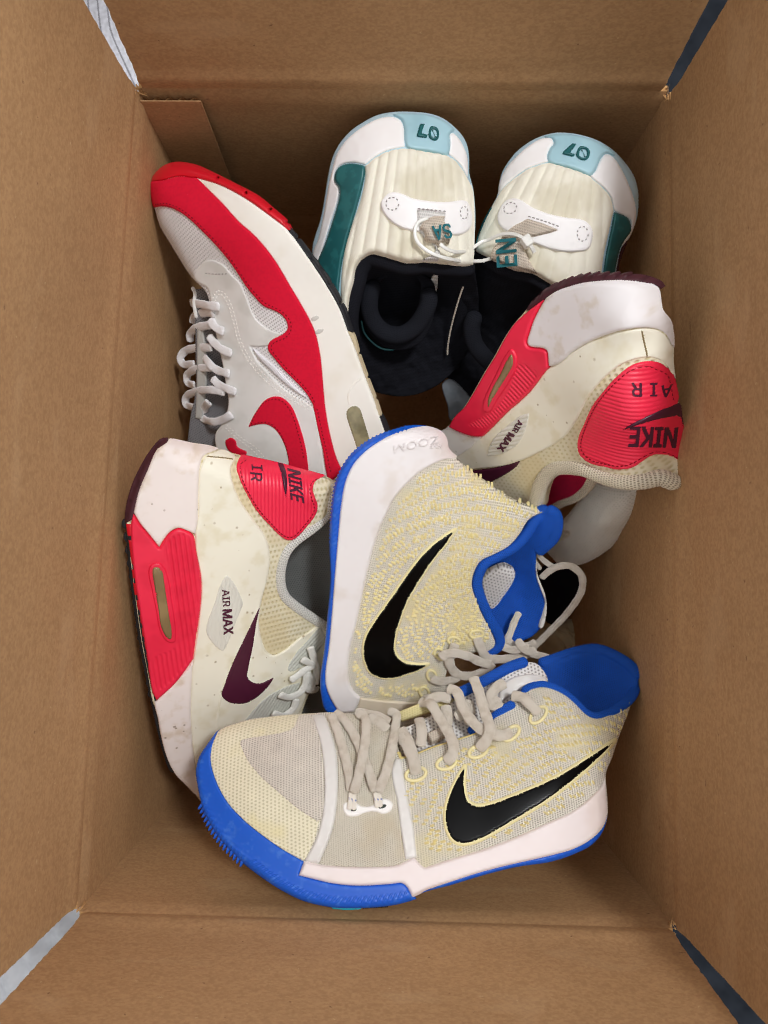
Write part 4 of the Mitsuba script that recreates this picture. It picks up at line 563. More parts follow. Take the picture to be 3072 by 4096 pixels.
SHOES['running_shoe_002'] = dict(frame=[(0.10262,0.10186,0.3427),(0.55143,0.17068,0.81658),(-0.49323,0.85614,0.15412),(-0.6728,-0.48774,0.55628)],
 surfs={'main':{'ctrl':[(21.8,-2.3,0),(80.3,21.8,4),(107.5,19.3,2),(108.7,8.6,-12),(79.9,-33.7,5),(87.6,-41.3,-6),(74.3,-66.3,-20),(39.8,-44.9,2),(-19.3,-35.7,-5),(-34,-9.6,-3),(-69.9,8.6,-6),(-23.4,27.8,-1),(17.4,49,0),(42.4,54.7,-2),(71.9,57.2,-2),(101.1,44.2,-3),(112,31.6,-12),(85.9,-13.1,6),(-84.9,-41.8,-14),(-110.3,-0.8,-8),(54.8,-72.2,-2)],'outline':[(-87,14),(-73.8,19.2),(-58,22.6),(-42.7,28.4),(-30.9,33.5),(-19.7,38.5),(-7,43.6),(8.2,50.9),(20.8,56),(33,59.5),(38.4,61.4),(47.6,62.6),(54.1,63.9),(61.6,62.4),(71.6,60.8),(82.8,57.1),(92.5,52.3),(100.6,47.2),(106.5,42),(110.6,34.6),(110.4,30.7),(109.4,23.9),(108,14.3),(104.1,4.6),(101.9,-1.9),(98.2,-8.7),(95.2,-16.2),(93,-23.9),(88.5,-36.5),(77.4,-53.8),(68.8,-70.2),(67.9,-78.4),(66.1,-81.3),(64.5,-85,1),(62.1,-83.7),(54.6,-77.9),(45.3,-72.1),(35.7,-66.7),(27.7,-61),(19,-55.1),(11.7,-51.5),(-3.6,-47.8),(-14.7,-50.7),(-24.5,-56.5),(-34.3,-64.4),(-42.7,-71.6),(-65.4,-70.4),(-113.8,-70.1),(-153.1,-41.1),(-146.8,-8.5),(-117.4,12)],'radius':[3,3,3,3,3,3,3,3,3,3,3,3,3,3,3,3,3,3,4,6,10,14,14,14,14,16,18,18,18,18,16,10,8,5,4,4,4,4,4,4,4,5,5,5,5,5,8,8,8,8,6]},'deep':{'ctrl':[(-35.1,-56.9,-30),(0.3,-60.7,-22),(-33.7,-74.7,-36),(-58,-74.4,-34),(-9.5,-83.4,-40),(16.2,-90.5,-40)]},'tongue':{'ctrl':[(-29.5,-74.2,-62),(-2.6,-98.4,-52),(-29.1,-110.2,-46),(-50.4,-99.7,-50),(-77.7,-112.9,-52),(-81.2,-129.7,-55),(4.7,-90.4,-60),(-107.3,-115.1,-62),(-28.6,-124.2,-58)],'outline':[(-31.6,-72.8),(-12.6,-82.5),(2.3,-92.9),(-4.7,-103.1),(-23.2,-118.6),(-50.3,-134.9),(-76.2,-143.7),(-96.3,-146.1),(-110,-142.3),(-113.2,-128.9),(-119.4,-117.3),(-92.4,-105.9),(-66.2,-95.7),(-48.6,-86.7),(-38.5,-80.6)],'radius':[4,8,16,20,20,20,20,18,14,8,6,6,6,5,5]},'toe':{'ctrl':[(-209.7,-220.3,-95),(-175,-222.1,-92),(-160.9,-233.2,-96),(-190,-248.1,-90),(-165.7,-254,-96),(-234.3,-261.2,-92)],'outline':[(-243.1,-245.9),(-226,-218.3),(-191.1,-214.7),(-174.8,-219),(-169.7,-231.7),(-168.9,-242.4),(-171.9,-254.3),(-183.2,-277.3),(-230.3,-278.9)],'radius':[4,8,14,16,18,18,18,18,4]}},
 parts=[
  {'t':'solid','n':'upper','m':'mesh_cream','th':6,'s':'main'},
  {'t':'panel','n':'outsole','m':'rubber_maroon','o':1.5,'er':1,'s':'main','grow':2,'sk':6,'p':[(35.4,59.1,1),(40.5,61.5),(50.1,62.6),(55.2,64),(62.7,62.5),(72.7,60.9),(83.8,57.2),(93.3,52.4),(101.2,47.3),(107.2,42.1),(111.2,34.8),(111.7,29.9,1),(109.4,36.7),(101.6,45.2),(84.3,54),(70.5,57.6),(57.3,58.6),(45.8,58.5),(37.7,58,1)],'saw':1},
  {'t':'panel','n':'heel_clip','m':'foam_grey','o':3.2,'er':2.2,'s':'main','p':[(53.4,59.5,1),(61.9,59.8),(71.9,58.1),(85.3,54.3),(102.1,45.6),(109.6,36.9),(112.4,30.5),(111.7,23),(109,13.1),(105.3,3.8),(103.1,-2.6),(99.8,-8.4,1),(101.7,-2.2),(103.7,6.3),(104,12.8),(102,16.5),(94.2,20.2),(82.7,22),(70.3,23),(56.2,22.2),(46.1,20),(38.2,19.8),(34.2,20.9,1),(36.8,26.3),(38.4,30.3),(35.6,33.1),(29.9,36.1),(26.9,38.6),(27.2,42,1),(30.8,45.1),(38.9,51.7),(47.5,56.7)]},
  {'t':'panel','n':'midsole_panel','m':'rubber_infrared','o':3.4,'er':1.6,'s':'main','sk':8,'p':[(39.3,58.4,1),(53.5,59.5,1),(47.6,56.7),(39.1,51.7),(31,45.1),(27.4,42),(27.1,38.6),(30.1,36.1),(35.8,33.1),(38.6,30.3),(37.3,26.2),(34.3,20.3,1),(25.7,17.5),(12.3,12.6),(-1.7,8.9),(-15.5,6.1),(-30.9,2.1),(-43.2,-0.9),(-53.5,-3),(-64.8,1.1),(-73.7,7.7),(-80.2,14.7,1),(-68.1,19.7),(-51.8,23),(-36.7,28.8),(-25.1,33.8),(-14.2,38.7),(-1.7,43.7),(13.1,50.9),(25,56)],'rib':(0.95,0.311,3.1,1.2),'ribband':[(13.5,32.3),(24.5,20.4),(-19,6.1),(-44.5,2.3),(-59,9.6),(-27.2,11.7),(-2.8,21.1)]},
  {'t':'panel','n':'window_rim','m':'rubber_infrared','o':4.4,'er':1.2,'s':'main','p':[(15.4,43),(16.4,36.4),(10.4,28.9),(-0.4,23.1),(-15.1,17.1),(-30.7,10.7),(-35.8,13.8),(-31,20.3),(-20,26.9),(-5.7,34.3),(7.9,41.3)]},
  {'t':'panel','n':'air_window','m':'window_olive2','o':4.6,'er':0.5,'s':'main','p':[(14.2,39.9),(11.6,33.5),(4.1,29.1),(-8.3,23.7),(-21.2,18.1),(-29.2,14.3),(-26.6,18.8),(-16.4,25.6),(-3,32),(8.2,38.1)]},
  {'t':'panel','n':'midsole','m':'foam_white','o':2,'er':1.2,'s':'main','p':[(-82.2,14.6,1),(-75.3,7.6),(-66.5,0.9),(-54.8,-3.3,1),(-72.6,-7.9),(-94.2,-10.5),(-119.6,-13.1,1),(-126.9,2.7,1),(-98.2,14.7)]},
  {'t':'panel','n':'side_panel','m':'leather_cream','o':1.6,'er':1,'s':'main','p':[(-55.6,-3.2,1),(-45.2,-1.2),(-32.7,1.9),(-17.2,6),(-3.3,8.7),(10.8,12.4),(24.1,17.4),(32.8,20.2),(36.8,19.7),(44.7,19.9),(55,22.1),(69.2,22.9),(81.5,21.9),(93.2,20.1),(101.4,16.4),(103.5,12.7),(103.3,6.3),(101.5,-2.2),(97.6,-12.2),(93.9,-22.6,1),(94.9,-16.8),(96.8,-9.1),(96.6,-4.2),(95.2,-0.8),(90.6,1.8),(83.7,2.8),(74.1,1),(63.6,-2.4),(49,-9.2),(34.6,-17.4),(17.3,-25.2),(-2.1,-28.8),(-20.8,-30.3),(-34,-30.8),(-55.1,-29.7),(-88.4,-24.2,1),(-117.3,-24.2,1),(-120,-13.2,1)]},
  {'t':'tube','n':'seam','m':'seam_tan','w':1.3,'th':0.6,'dh':1.7,'s':'main','p':[(101.5,15.2,1.7),(98.3,8.5,1.7),(96.6,3.6,1.7),(95.3,-0.4,1.7)]},
  {'t':'panel','n':'heel_tab','m':'rubber_infrared','o':2.6,'er':1.6,'s':'main','p':[(94.7,-3.9),(96,-7.4),(95.7,-13.2),(94,-20.9),(90.8,-31.2),(82.5,-46.9),(71.9,-64.5),(68.9,-78,1),(67.6,-78.6),(67.4,-74.2),(67.5,-67),(66.5,-61.7),(63.9,-58.7),(59.8,-59),(53.6,-60.2),(46.6,-58.8),(36.3,-53.7),(25.7,-47.1),(21.8,-41),(23,-35.1),(29.3,-27.9),(38.9,-21.7),(54,-12.4),(65.9,-7.2),(77.8,-2.4),(87.5,-0.3),(91.8,-1.3)],'rib':(-0.614,-0.789,2.6,0.7)},
  {'t':'stitch','n':'stitching','m':'stitch_red','o':2.8,'s':'main','p':[(94,-6.1),(95,-14),(93.4,-22),(89.7,-33.5)]},
  {'t':'stitch','n':'stitching','m':'stitch_red','o':2.8,'s':'main','p':[(94,-6.1),(90.9,-3.5),(86.5,-2.8),(77.9,-5),(66.2,-9.4),(53.5,-15.7),(39.6,-24.3),(29.1,-32.9),(26.5,-37.8),(28.8,-44.7),(39.1,-51.4),(47.7,-55.8),(54.2,-57.2),(61.3,-56.5),(65.9,-56.7),(68.1,-60),(68.5,-65.9),(68,-74.2)]},
  {'t':'text','n':'lettering','m':'print_maroon','txt':'A','o':2.8,'s':'main','grid':[(93.2,-23.2),(92.1,-26.2),(90.9,-29.2),(93.2,-22.8),(92.1,-25.8),(90.8,-28.8),(93.1,-22.4),(92,-25.4),(90.7,-28.4),(93,-22),(91.9,-25),(90.5,-28),(92.9,-21.6),(91.7,-24.6),(90.4,-27.6),(92.8,-21.2),(91.5,-24.2),(90.2,-27.2),(92.6,-20.9),(91.3,-23.8),(90,-26.8),(92.4,-20.5),(91.1,-23.5),(89.7,-26.5),(92.2,-20.1),(90.9,-23.1),(89.5,-26.1)]},
  {'t':'text','n':'lettering','m':'print_maroon','txt':'I','o':2.8,'s':'main','grid':[(91.9,-17.2),(90.6,-20.7),(89.2,-24.2),(91.7,-16.9),(90.4,-20.4),(89,-24),(91.6,-16.6),(90.3,-20.1),(88.8,-23.7),(91.4,-16.4),(90.1,-19.9),(88.7,-23.4),(91.2,-16.1),(89.9,-19.6),(88.5,-23.2),(91,-15.9),(89.7,-19.4),(88.3,-22.9),(90.9,-15.6),(89.6,-19.1),(88.2,-22.6),(90.7,-15.4),(89.4,-18.9),(88,-22.4),(90.5,-15.1),(89.2,-18.6),(87.8,-22.1)]},
  {'t':'text','n':'lettering','m':'print_maroon','txt':'R','o':2.8,'s':'main','grid':[(88.3,-12.3),(86.9,-16),(85.4,-19.6),(87.9,-12),(86.5,-15.6),(85.1,-19.3),(87.6,-11.6),(86.1,-15.2),(84.7,-18.9),(87.2,-11.2),(85.8,-14.9),(84.3,-18.5),(86.8,-10.9),(85.4,-14.5),(83.9,-18.1),(86.4,-10.5),(85,-14.1),(83.5,-17.8),(86,-10.1),(84.6,-13.8),(83.1,-17.4),(85.6,-9.8),(84.2,-13.4),(82.7,-17.1),(85.2,-9.4),(83.7,-13),(82.2,-16.7)]},
  {'t':'panel','n':'heel_logo','m':'print_maroon','o':3.3,'er':0.5,'s':'main','p':[(62.4,-33.9,1),(72.2,-31.8),(81.4,-31.7),(86.9,-33),(88.8,-35.2),(87.9,-38.9),(83.9,-45.8),(78.3,-53.2,1),(82.3,-46.1),(84.5,-41.8),(84,-39.6),(81.5,-36.9),(75.2,-34.6)]},
  {'t':'text','n':'lettering','m':'print_maroon','txt':'NIKE','o':2.8,'bold':True,'s':'main','grid':[(79.1,-50.8),(75,-56.7),(71.1,-62.6),(79.7,-48),(75,-54.1),(70.7,-60),(79.6,-45.5),(74.6,-51.6),(70,-57.6),(79.2,-43.1),(73.9,-49.3),(69.1,-55.3),(78.4,-40.9),(73,-47.1),(67.9,-53.2),(77.4,-38.8),(71.8,-44.9),(66.5,-51.1),(76,-36.8),(70.2,-42.9),(64.8,-49.1),(74.2,-35),(68.3,-41.1),(62.6,-47.3),(71.8,-33.2),(65.8,-39.4),(60,-45.6)]},
  {'t':'panel','n':'side_badge','m':'rubber_clear','o':2.4,'er':0.8,'s':'main','p':[(0.2,-1,1),(-7.3,0),(-22.8,-2.5),(-38.2,-5.7),(-51.2,-10.8),(-61.3,-17.3,1),(-60.3,-19.1),(-46.2,-21.1),(-33.6,-20.2),(-24.9,-18.6),(-16.3,-14.4),(-5.9,-7.2)],'rib':(-0.157,-0.988,3,0.6)},
  {'t':'text','n':'lettering','m':'print_maroon','txt':'AIR','o':2.7,'s':'main','grid':[(-11.5,-2.4),(-10.2,-4),(-8.9,-5.6),(-12.7,-3),(-11.4,-4.6),(-10.2,-6.2),(-14,-3.6),(-12.7,-5.2),(-11.4,-6.8),(-15.2,-4.3),(-13.9,-5.9),(-12.7,-7.5),(-16.5,-4.9),(-15.2,-6.5),(-13.9,-8.1),(-17.8,-5.5),(-16.5,-7.2),(-15.2,-8.8),(-19,-6.2),(-17.7,-7.8),(-16.5,-9.4),(-20.3,-6.8),(-19,-8.4),(-17.8,-10.1),(-21.6,-7.5),(-20.3,-9.1),(-19,-10.7)]},
  {'t':'text','n':'lettering','m':'print_maroon','txt':'MAX','o':2.7,'bold':True,'s':'main','grid':[(-24.9,-7.4),(-23.3,-9.5),(-21.7,-11.5),(-27.2,-8.4),(-25.6,-10.4),(-24,-12.5),(-29.6,-9.4),(-28,-11.4),(-26.4,-13.5),(-32,-10.4),(-30.4,-12.4),(-28.8,-14.5),(-34.6,-11.4),(-32.9,-13.4),(-31.3,-15.5),(-37.2,-12.4),(-35.5,-14.5),(-33.9,-16.5),(-40,-13.4),(-38.2,-15.5),(-36.5,-17.6),(-42.8,-14.5),(-41,-16.6),(-39.3,-18.6),(-45.6,-15.6),(-43.8,-17.7),(-42.1,-19.7)]},
  {'t':'panel','n':'side_logo','m':'print_maroon','o':1.4,'er':0.6,'s':'main','p':[(-88.4,-25.1,1),(-71,-28.1),(-51.4,-30),(-32.3,-29.9,1),(-40.7,-33.8),(-57.9,-37.1),(-77,-39.2,1),(-107.6,-34.2,1)]},
  {'t':'tube','n':'collar','m':'mesh_weave','w':11,'th':10,'dh':-1.5,'s':'main','p':[(-56.1,-73.8,-1.5),(-40.5,-61.4,-1.5),(-30.5,-53.4,-1.5),(-18.2,-47.1,-1.5),(-5.9,-44.7,-1.5),(6.4,-46.9,-1.5),(17.3,-50.7,-1.5),(25.6,-56.9,-1.5),(35,-63.2,-1.5),(45.3,-68.2,-1.5),(54.3,-71.8,-1.5),(60.1,-74.1,-1.5),(62.8,-80,-1.5),(63.9,-85.7,-1.5)]},
  {'t':'solid','n':'lining','m':'cloth_crimson','th':3,'s':'deep','p':[(-22.8,-46.9),(-2.4,-52),(6.5,-62.7),(-16.8,-72.8),(-33.8,-78.4),(-47.2,-78.8),(-64.6,-75.8),(-48.1,-60.6)]},
  {'t':'tube','n':'collar','m':'mesh_weave','w':8,'th':7,'dh':-2,'s':'deep','p':[(1.5,-63.6,-2),(-19,-73.6,-2),(-35.1,-78.3,-2),(-46.6,-78.4,-2),(-60.2,-80.7,-2)]},
  {'t':'solid','n':'tongue','m':'mesh_pale','th':10,'s':'tongue'},
  {'t':'panel','n':'lace_loop','m':'web_beige','o':4,'er':1,'s':'tongue','p':[(-103.5,-115.4),(-83.5,-106.3),(-71.1,-104.5),(-64.8,-107.8),(-70.4,-111.1),(-86.7,-114.1),(-99.7,-117.1)]},
  {'t':'solid','n':'throat_lining','m':'cloth_black','th':4,'s':'toe','dz':6,'p':[(-171.3,-154),(-155,-154.2),(-137.3,-161.8),(-135.3,-174.9),(-145.6,-190.3),(-172,-207.8),(-190.7,-211.8),(-199,-195.7),(-190.8,-169.7)]},
  {'t':'solid','n':'toe_box','m':'rubber_tan','th':10,'s':'toe'},
  {'t':'tube','n':'toe_ridge','m':'rubber_tan','w':3,'th':3,'dh':0.5,'s':'toe','p':[(-202.2,-214.3,0.5),(-183,-221.5,0.5),(-180.1,-232,0.5),(-183.7,-244.8,0.5)]},
  {'t':'tube','n':'toe_ridge','m':'rubber_tan','w':3,'th':3,'dh':0.5,'s':'toe','p':[(-185.9,-215.5,0.5),(-174.1,-224.5,0.5),(-172.8,-235.8,0.5),(-174.7,-246,0.5)]},
  {'t':'tube','n':'toe_ridge','m':'rubber_tan','w':3,'th':3,'dh':0.5,'s':'toe','p':[(-175.9,-218.5,0.5),(-170.6,-230.2,0.5),(-169.9,-241.4,0.5),(-172.2,-250.4,0.5)]},
 ])
SHOES['running_shoe_001'] = dict(frame=[(-0.13818,-0.04655,0.30771),(-0.00986,-0.91251,-0.40895),(0.9751,0.08183,-0.2061),(0.22153,-0.4008,0.88898)],
 surfs={'main':{'ctrl':[(-55.6,-26.5,0),(22.8,-22.6,0),(-112.2,-0.1,-3),(81.7,-21.9,-3),(126.4,-13.5,-10),(-64.1,12.6,-1),(14.6,12.9,-2),(-98.5,31.5,-3),(-46.4,51.6,-5),(4.8,37.2,-4),(-73.6,76.9,-12),(-14,69.1,-14),(7.7,88,-20),(-95.7,101.9,-16),(34.4,61.1,-14),(66.8,46.8,-10),(68.6,87.6,-28),(107.3,73.3,-30),(93.1,20.2,-10),(143.9,4.4,-18),(146.6,30.9,-26),(-96.9,-22.7,-1)],'outline':[(-134.9,-1.7),(-132.1,5.5),(-128.6,15),(-125.9,27),(-123.1,33.6),(-119.7,42.6),(-116.3,51.6),(-111,67.9),(-106.5,79.9),(-99.1,98.4),(-95.2,110.5),(-92.5,115.8,1),(-86.3,112.6),(-76,110.7),(-66.1,104.9),(-57.3,93.3),(-51.2,83),(-45.4,77.9),(-35.1,74.5),(-22.4,73.6),(-10.4,75.9),(1.3,83.4),(13.4,95.2),(26.8,108.4),(41.5,119.3),(64.1,116.7),(89.9,95.6),(116,85.3),(142.2,73.8),(176.2,51.7),(198.7,29.3),(196.8,9.4),(151.5,-9.1),(133.7,-16.6),(114,-21.2),(91.6,-23.5),(70.8,-24.6),(59.7,-27.2),(37.7,-28.1),(9.6,-30),(-23.5,-30.8),(-48.6,-31.2),(-73,-31.7),(-79,-31.7),(-90.6,-28.7),(-101.8,-24.5),(-116.2,-17.9),(-128.9,-9.5)],'radius':[8,14,16,16,16,18,18,18,18,18,14,6,4,4,4,4,4,4,4,4,4,4,4,4,4,6,6,6,10,14,14,10,4,3,3,3,3,3,3,3,3,3,3,3,3,3,3,4]},'deep':{'ctrl':[(-31.8,81.7,-66),(-59.9,114.7,-60),(-6.3,119.1,-50),(51.2,111,-46),(14.3,80.7,-70),(52.2,91.2,-52),(116.3,96.5,-50)]}},
 parts=[
  {'t':'solid','n':'upper','m':'mesh_cream','th':6,'s':'main'},
  {'t':'panel','n':'outsole','m':'rubber_maroon','o':1.2,'er':1,'s':'main','grow':1,'p':[(-135.2,-0.1,1),(-135.6,-2.4),(-134.8,-5.3),(-128.5,-11.7),(-118,-18.9),(-106,-25.3),(-91.1,-30.4),(-80.5,-32.1,1),(-84.7,-24.8,1),(-99.4,-20.5),(-113.9,-13.9),(-128,-6.4),(-133.8,0.9,1)]},
  {'t':'solid','n':'outsole','m':'rubber_black','th':12,'s':'main','dz':0.3,'p':[(-80.3,-31.8,1),(-80.9,-25.7,1),(-49.5,-26),(-18,-25.6),(22.4,-23.7),(59,-22.9),(89.9,-22.7),(115.5,-18.8),(135.7,-14.2,1),(134.3,-19.2),(109.5,-23.9),(76.3,-26.9),(59.2,-28.3),(37.2,-29.7),(9.2,-31.4),(-23.8,-32.4),(-48.9,-32.7)]},
  {'t':'teeth','n':'tread_lug','m':'rubber_black','s':'main','per':9.5,'inn':1.5,'out':2.2,'wid':6.5,'o':-0.6,'slant':0,'line':[(-79.1,-32),(-51.1,-31.5),(-23.8,-30.7),(9.2,-30),(37.2,-28),(59.5,-27.1),(70,-24.5),(91,-23.4),(113,-21.1),(132,-16.5)]},
  {'t':'panel','n':'outsole_lug','m':'rubber_red','o':0.8,'er':0.6,'s':'main','grow':1,'p':[(-80.6,-31.2,1),(-80.4,-25.8,1),(-71.5,-25.4,1),(-72.1,-31,1)]},
  {'t':'panel','n':'outsole_lug','m':'rubber_red','o':0.8,'er':0.6,'s':'main','grow':1,'p':[(-69.4,-30.6,1),(-68.6,-25.2,1),(-50.4,-24.6,1),(-51.2,-30.2,1)]},
  {'t':'panel','n':'outsole_lug','m':'rubber_red','o':0.8,'er':0.6,'s':'main','grow':1,'p':[(-47.5,-30.6,1),(-46.9,-25.1,1),(-40.5,-24.7,1),(-41.1,-30.4,1)]},
  {'t':'panel','n':'outsole_lug','m':'rubber_red','o':0.8,'er':0.6,'s':'main','grow':1,'p':[(-37.5,-30.9,1),(-37.4,-25.3,1),(-28.1,-24.9,1),(-28.3,-30.7,1)]},
  {'t':'panel','n':'outsole_lug','m':'rubber_red','o':0.8,'er':0.6,'s':'main','grow':1,'p':[(-24.9,-29.6,1),(-24,-24.1,1),(-16.4,-23.8,1),(-17.3,-29.5,1)]},
  {'t':'panel','n':'outsole_lug','m':'rubber_red','o':0.8,'er':0.6,'s':'main','grow':1,'p':[(-13.4,-28.7,1),(-12.3,-23.2,1),(-5.1,-22.8,1),(-6.3,-28.5,1)]},
  {'t':'panel','n':'outsole_lug','m':'rubber_red','o':0.8,'er':0.6,'s':'main','grow':1,'p':[(-2.9,-28.3,1),(-1.7,-22.8,1),(5.6,-22.5,1),(4.3,-28.2,1)]},
  {'t':'panel','n':'outsole_lug','m':'rubber_red','o':0.8,'er':0.6,'s':'main','grow':1,'p':[(7.9,-27.5,1),(9.2,-22,1),(15.6,-21.7,1),(14.2,-27.4,1)]},
  {'t':'panel','n':'outsole_lug','m':'rubber_red','o':0.8,'er':0.6,'s':'main','grow':1,'p':[(18.2,-27.1,1),(19.6,-21.6,1),(25.7,-21.2,1),(24.3,-27,1)]},
  {'t':'panel','n':'outsole_lug','m':'rubber_red','o':0.8,'er':0.6,'s':'main','grow':1,'p':[(28.7,-27,1),(30,-21.3,1),(35.5,-21,1),(34.3,-26.9,1)]},
  {'t':'panel','n':'outsole_lug','m':'rubber_red','o':0.8,'er':0.6,'s':'main','grow':1,'p':[(39.4,-26.6,1),(40.7,-20.9,1),(45.6,-20.6,1),(44.3,-26.5,1)]},
  {'t':'panel','n':'outsole_lug','m':'rubber_red','o':0.8,'er':0.6,'s':'main','grow':1,'p':[(47.9,-25.9,1),(49.4,-20.3,1),(54.2,-19.9,1),(52.6,-25.9,1)]},
  {'t':'panel','n':'heel_clip','m':'foam_pink','o':3,'er':2,'s':'main','p':[(-134.4,0.5,1),(-133,5.6),(-129.3,15.1),(-126.6,27),(-123.7,34.1,1),(-124,28.9),(-122.3,22.1),(-116.2,19.5),(-100.5,17.5),(-89,16.4),(-77.2,15.2),(-69.9,13,1),(-73,7.7),(-75.3,2.4),(-72.8,-3.2),(-67.2,-8),(-62.4,-11.2,1),(-72.8,-17.3),(-80.4,-21.9),(-88.9,-25.5,1),(-103.5,-20.8),(-116.6,-14.4),(-130.1,-7.1)]},
  {'t':'panel','n':'midsole_panel','m':'rubber_infrared','o':3.2,'er':1.6,'s':'main','grow':1,'p':[(-89,-25.5,1),(-80.4,-21.9),(-72.9,-17.2),(-62.5,-11.1,1),(-67.3,-8),(-72.8,-3.2),(-75.4,2.4),(-73.1,7.7),(-69.1,11.8),(-59.3,12.8),(-46.8,14.1),(-34,14.7),(-17.3,13.2),(-1.5,10.4),(11.9,7.7),(27.1,4.9,1),(34.3,-0.3),(45.6,-9.4),(57.9,-23.5,1),(48.5,-25.9),(20.2,-26.7),(-19.8,-28.4),(-44.9,-29.3),(-69.2,-28.8),(-81,-27.8)],'rib':(-0.04,0.999,3.3,1.2),'ribband':[(-67.2,-6.9),(-71.9,7.6),(-40.6,13.1),(-8.3,10.9),(25.2,3.9),(49,-22.5),(20.9,-22.3),(13.7,-6.8),(-10.4,-4.9),(-42.7,-6.8)]},
  {'t':'panel','n':'window_rim','m':'rubber_infrared','o':4.3,'er':1.2,'s':'main','p':[(-47,-20),(-52.2,-17.4),(-52.9,-11.9),(-47.6,-8),(-36.9,-6.1),(-24.1,-5.5),(-10.9,-4.8),(1.1,-4.7),(10.4,-6.5),(9.6,-11.6),(-0.5,-16.4),(-17.8,-17.7),(-33.2,-19.1)]},
  {'t':'panel','n':'air_window','m':'window_olive2','o':4.5,'er':0.5,'s':'main','p':[(-46.8,-17.3),(-49.8,-16.2),(-50,-12.7),(-46.1,-10),(-37.3,-9.4),(-24.6,-8.8),(-11.5,-8.2),(0.6,-7.5),(7.2,-8.8),(5.4,-11.8),(-3.1,-15),(-19,-15.9),(-34.3,-16.8)]},
  {'t':'panel','n':'midsole','m':'foam_pink','o':2.2,'er':1.2,'s':'main','p':[(27.7,4.9,1),(34.9,-0.3),(59.9,-25.2,1),(89.5,-25.3),(112.4,-23.2),(133,-18.8),(151.4,-11),(176.2,4.9,1),(150.2,1.3),(120.1,-1.1),(93.5,-1),(69.2,0.1),(46.9,2.3)]},
  {'t':'panel','n':'side_panel','m':'leather_cream','o':1.6,'er':1,'s':'main','p':[(-122.9,24.4,1),(-123.1,34.1),(-118.9,43.4,1),(-117.6,43.3,1),(-113.4,39.7),(-105.1,40.2),(-91.6,44.5),(-75.8,52.9),(-64.7,59.5),(-55.2,62.7),(-44.5,63.5),(-31.1,61.9),(-20.5,59.1),(-10.2,56.2),(-2.3,54.7),(8.7,53.6),(22.3,55),(33.9,58.4),(39.4,63.4),(38.4,71.4),(30.4,84.9),(23.1,101.2,1),(37.5,115.5),(59.4,114.1),(82.6,94.5),(108.8,83.1),(133.2,70),(161.8,49.6),(180.5,29.3),(181.2,10,1),(150.8,1.3),(120.6,-1.1),(94,-1.1),(69.6,0.1),(47.3,2.3),(28,4.9),(-0.7,10.4),(-33.3,14.7),(-58.6,12.7),(-69.4,12.9,1),(-81.4,15.8),(-100.1,17.5),(-115.8,19.7)]},
  {'t':'tube','n':'seam','m':'seam_tan','w':1.2,'th':0.6,'dh':1.7,'s':'main','p':[(-122.4,24.3,1.7),(-120.4,33.1,1.7),(-117.9,42,1.7)]},
  {'t':'tube','n':'mould_line','m':'leather_cream','w':2,'th':1.2,'dh':1.6,'s':'main','p':[(49.4,26.9,1.6),(57.5,23.3,1.6),(68,21.3,1.6),(82.5,18.9,1.6),(96.2,17.2,1.6)]},
  {'t':'panel','n':'heel_tab','m':'rubber_infrared','o':2.6,'er':1.6,'s':'main','p':[(-113.5,43.7),(-117.4,46.6),(-117,52.1),(-111.8,67.7),(-107.2,79.6),(-99.8,98),(-96,110.5,1),(-96.3,105.1),(-95.2,99.4),(-91.2,96.9),(-85.4,98.3),(-78.7,100.1),(-72.3,98.8),(-63,91.2),(-55.4,82.3),(-55.6,76.7),(-60.3,71.3),(-69.3,64.4),(-82,55.5),(-97.5,48.2),(-106.9,44.8)],'rib':(0.04,0.999,2.6,0.75)},
  {'t':'stitch','n':'stitching','m':'stitch_red','o':2.8,'s':'main','p':[(-115.9,51.1),(-114.8,46.4),(-108.8,46.4),(-98.6,49.6),(-83,57.2),(-70.3,66.2),(-62,72.6),(-58.5,77.4),(-58.5,81.7),(-65.4,89.3),(-74.1,96.3),(-79.3,97),(-85.9,95.2),(-92.2,94.2),(-96.1,97),(-96.8,103.3)]},
  {'t':'text','n':'lettering','m':'print_maroon','txt':'I','o':2.8,'s':'main','grid':[(-113.4,54),(-112.5,57.8),(-111.6,61.6),(-113.1,54),(-112.2,57.8),(-111.3,61.6),(-112.8,53.9),(-111.9,57.7),(-111,61.6),(-112.4,53.9),(-111.6,57.7),(-110.7,61.6),(-112.1,53.9),(-111.3,57.7),(-110.4,61.5),(-111.8,53.9),(-110.9,57.7),(-110,61.5),(-111.4,53.9),(-110.6,57.7),(-109.7,61.5),(-111.1,53.9),(-110.2,57.7),(-109.4,61.5),(-110.7,53.9),(-109.9,57.7),(-109,61.5)]},
  {'t':'text','n':'lettering','m':'print_maroon','txt':'R','o':2.8,'s':'main','grid':[(-109.6,52.7),(-108.6,56.7),(-107.6,60.7),(-109,52.7),(-108,56.7),(-107,60.7),(-108.4,52.7),(-107.4,56.7),(-106.4,60.7),(-107.8,52.8),(-106.8,56.7),(-105.8,60.7),(-107.2,52.8),(-106.2,56.7),(-105.2,60.7),(-106.6,52.8),(-105.6,56.7),(-104.6,60.7),(-105.9,52.8),(-105,56.7),(-103.9,60.7),(-105.3,52.8),(-104.3,56.8),(-103.3,60.7),(-104.7,52.8),(-103.7,56.8),(-102.6,60.7)]},
  {'t':'panel','n':'heel_logo','m':'print_maroon','o':3.3,'er':0.5,'s':'main','p':[(-109.9,73,1),(-108,77.7),(-103.6,78.6),(-95.7,77.9),(-86.2,76.5,1),(-93.9,75.3),(-103.5,74.2)]},
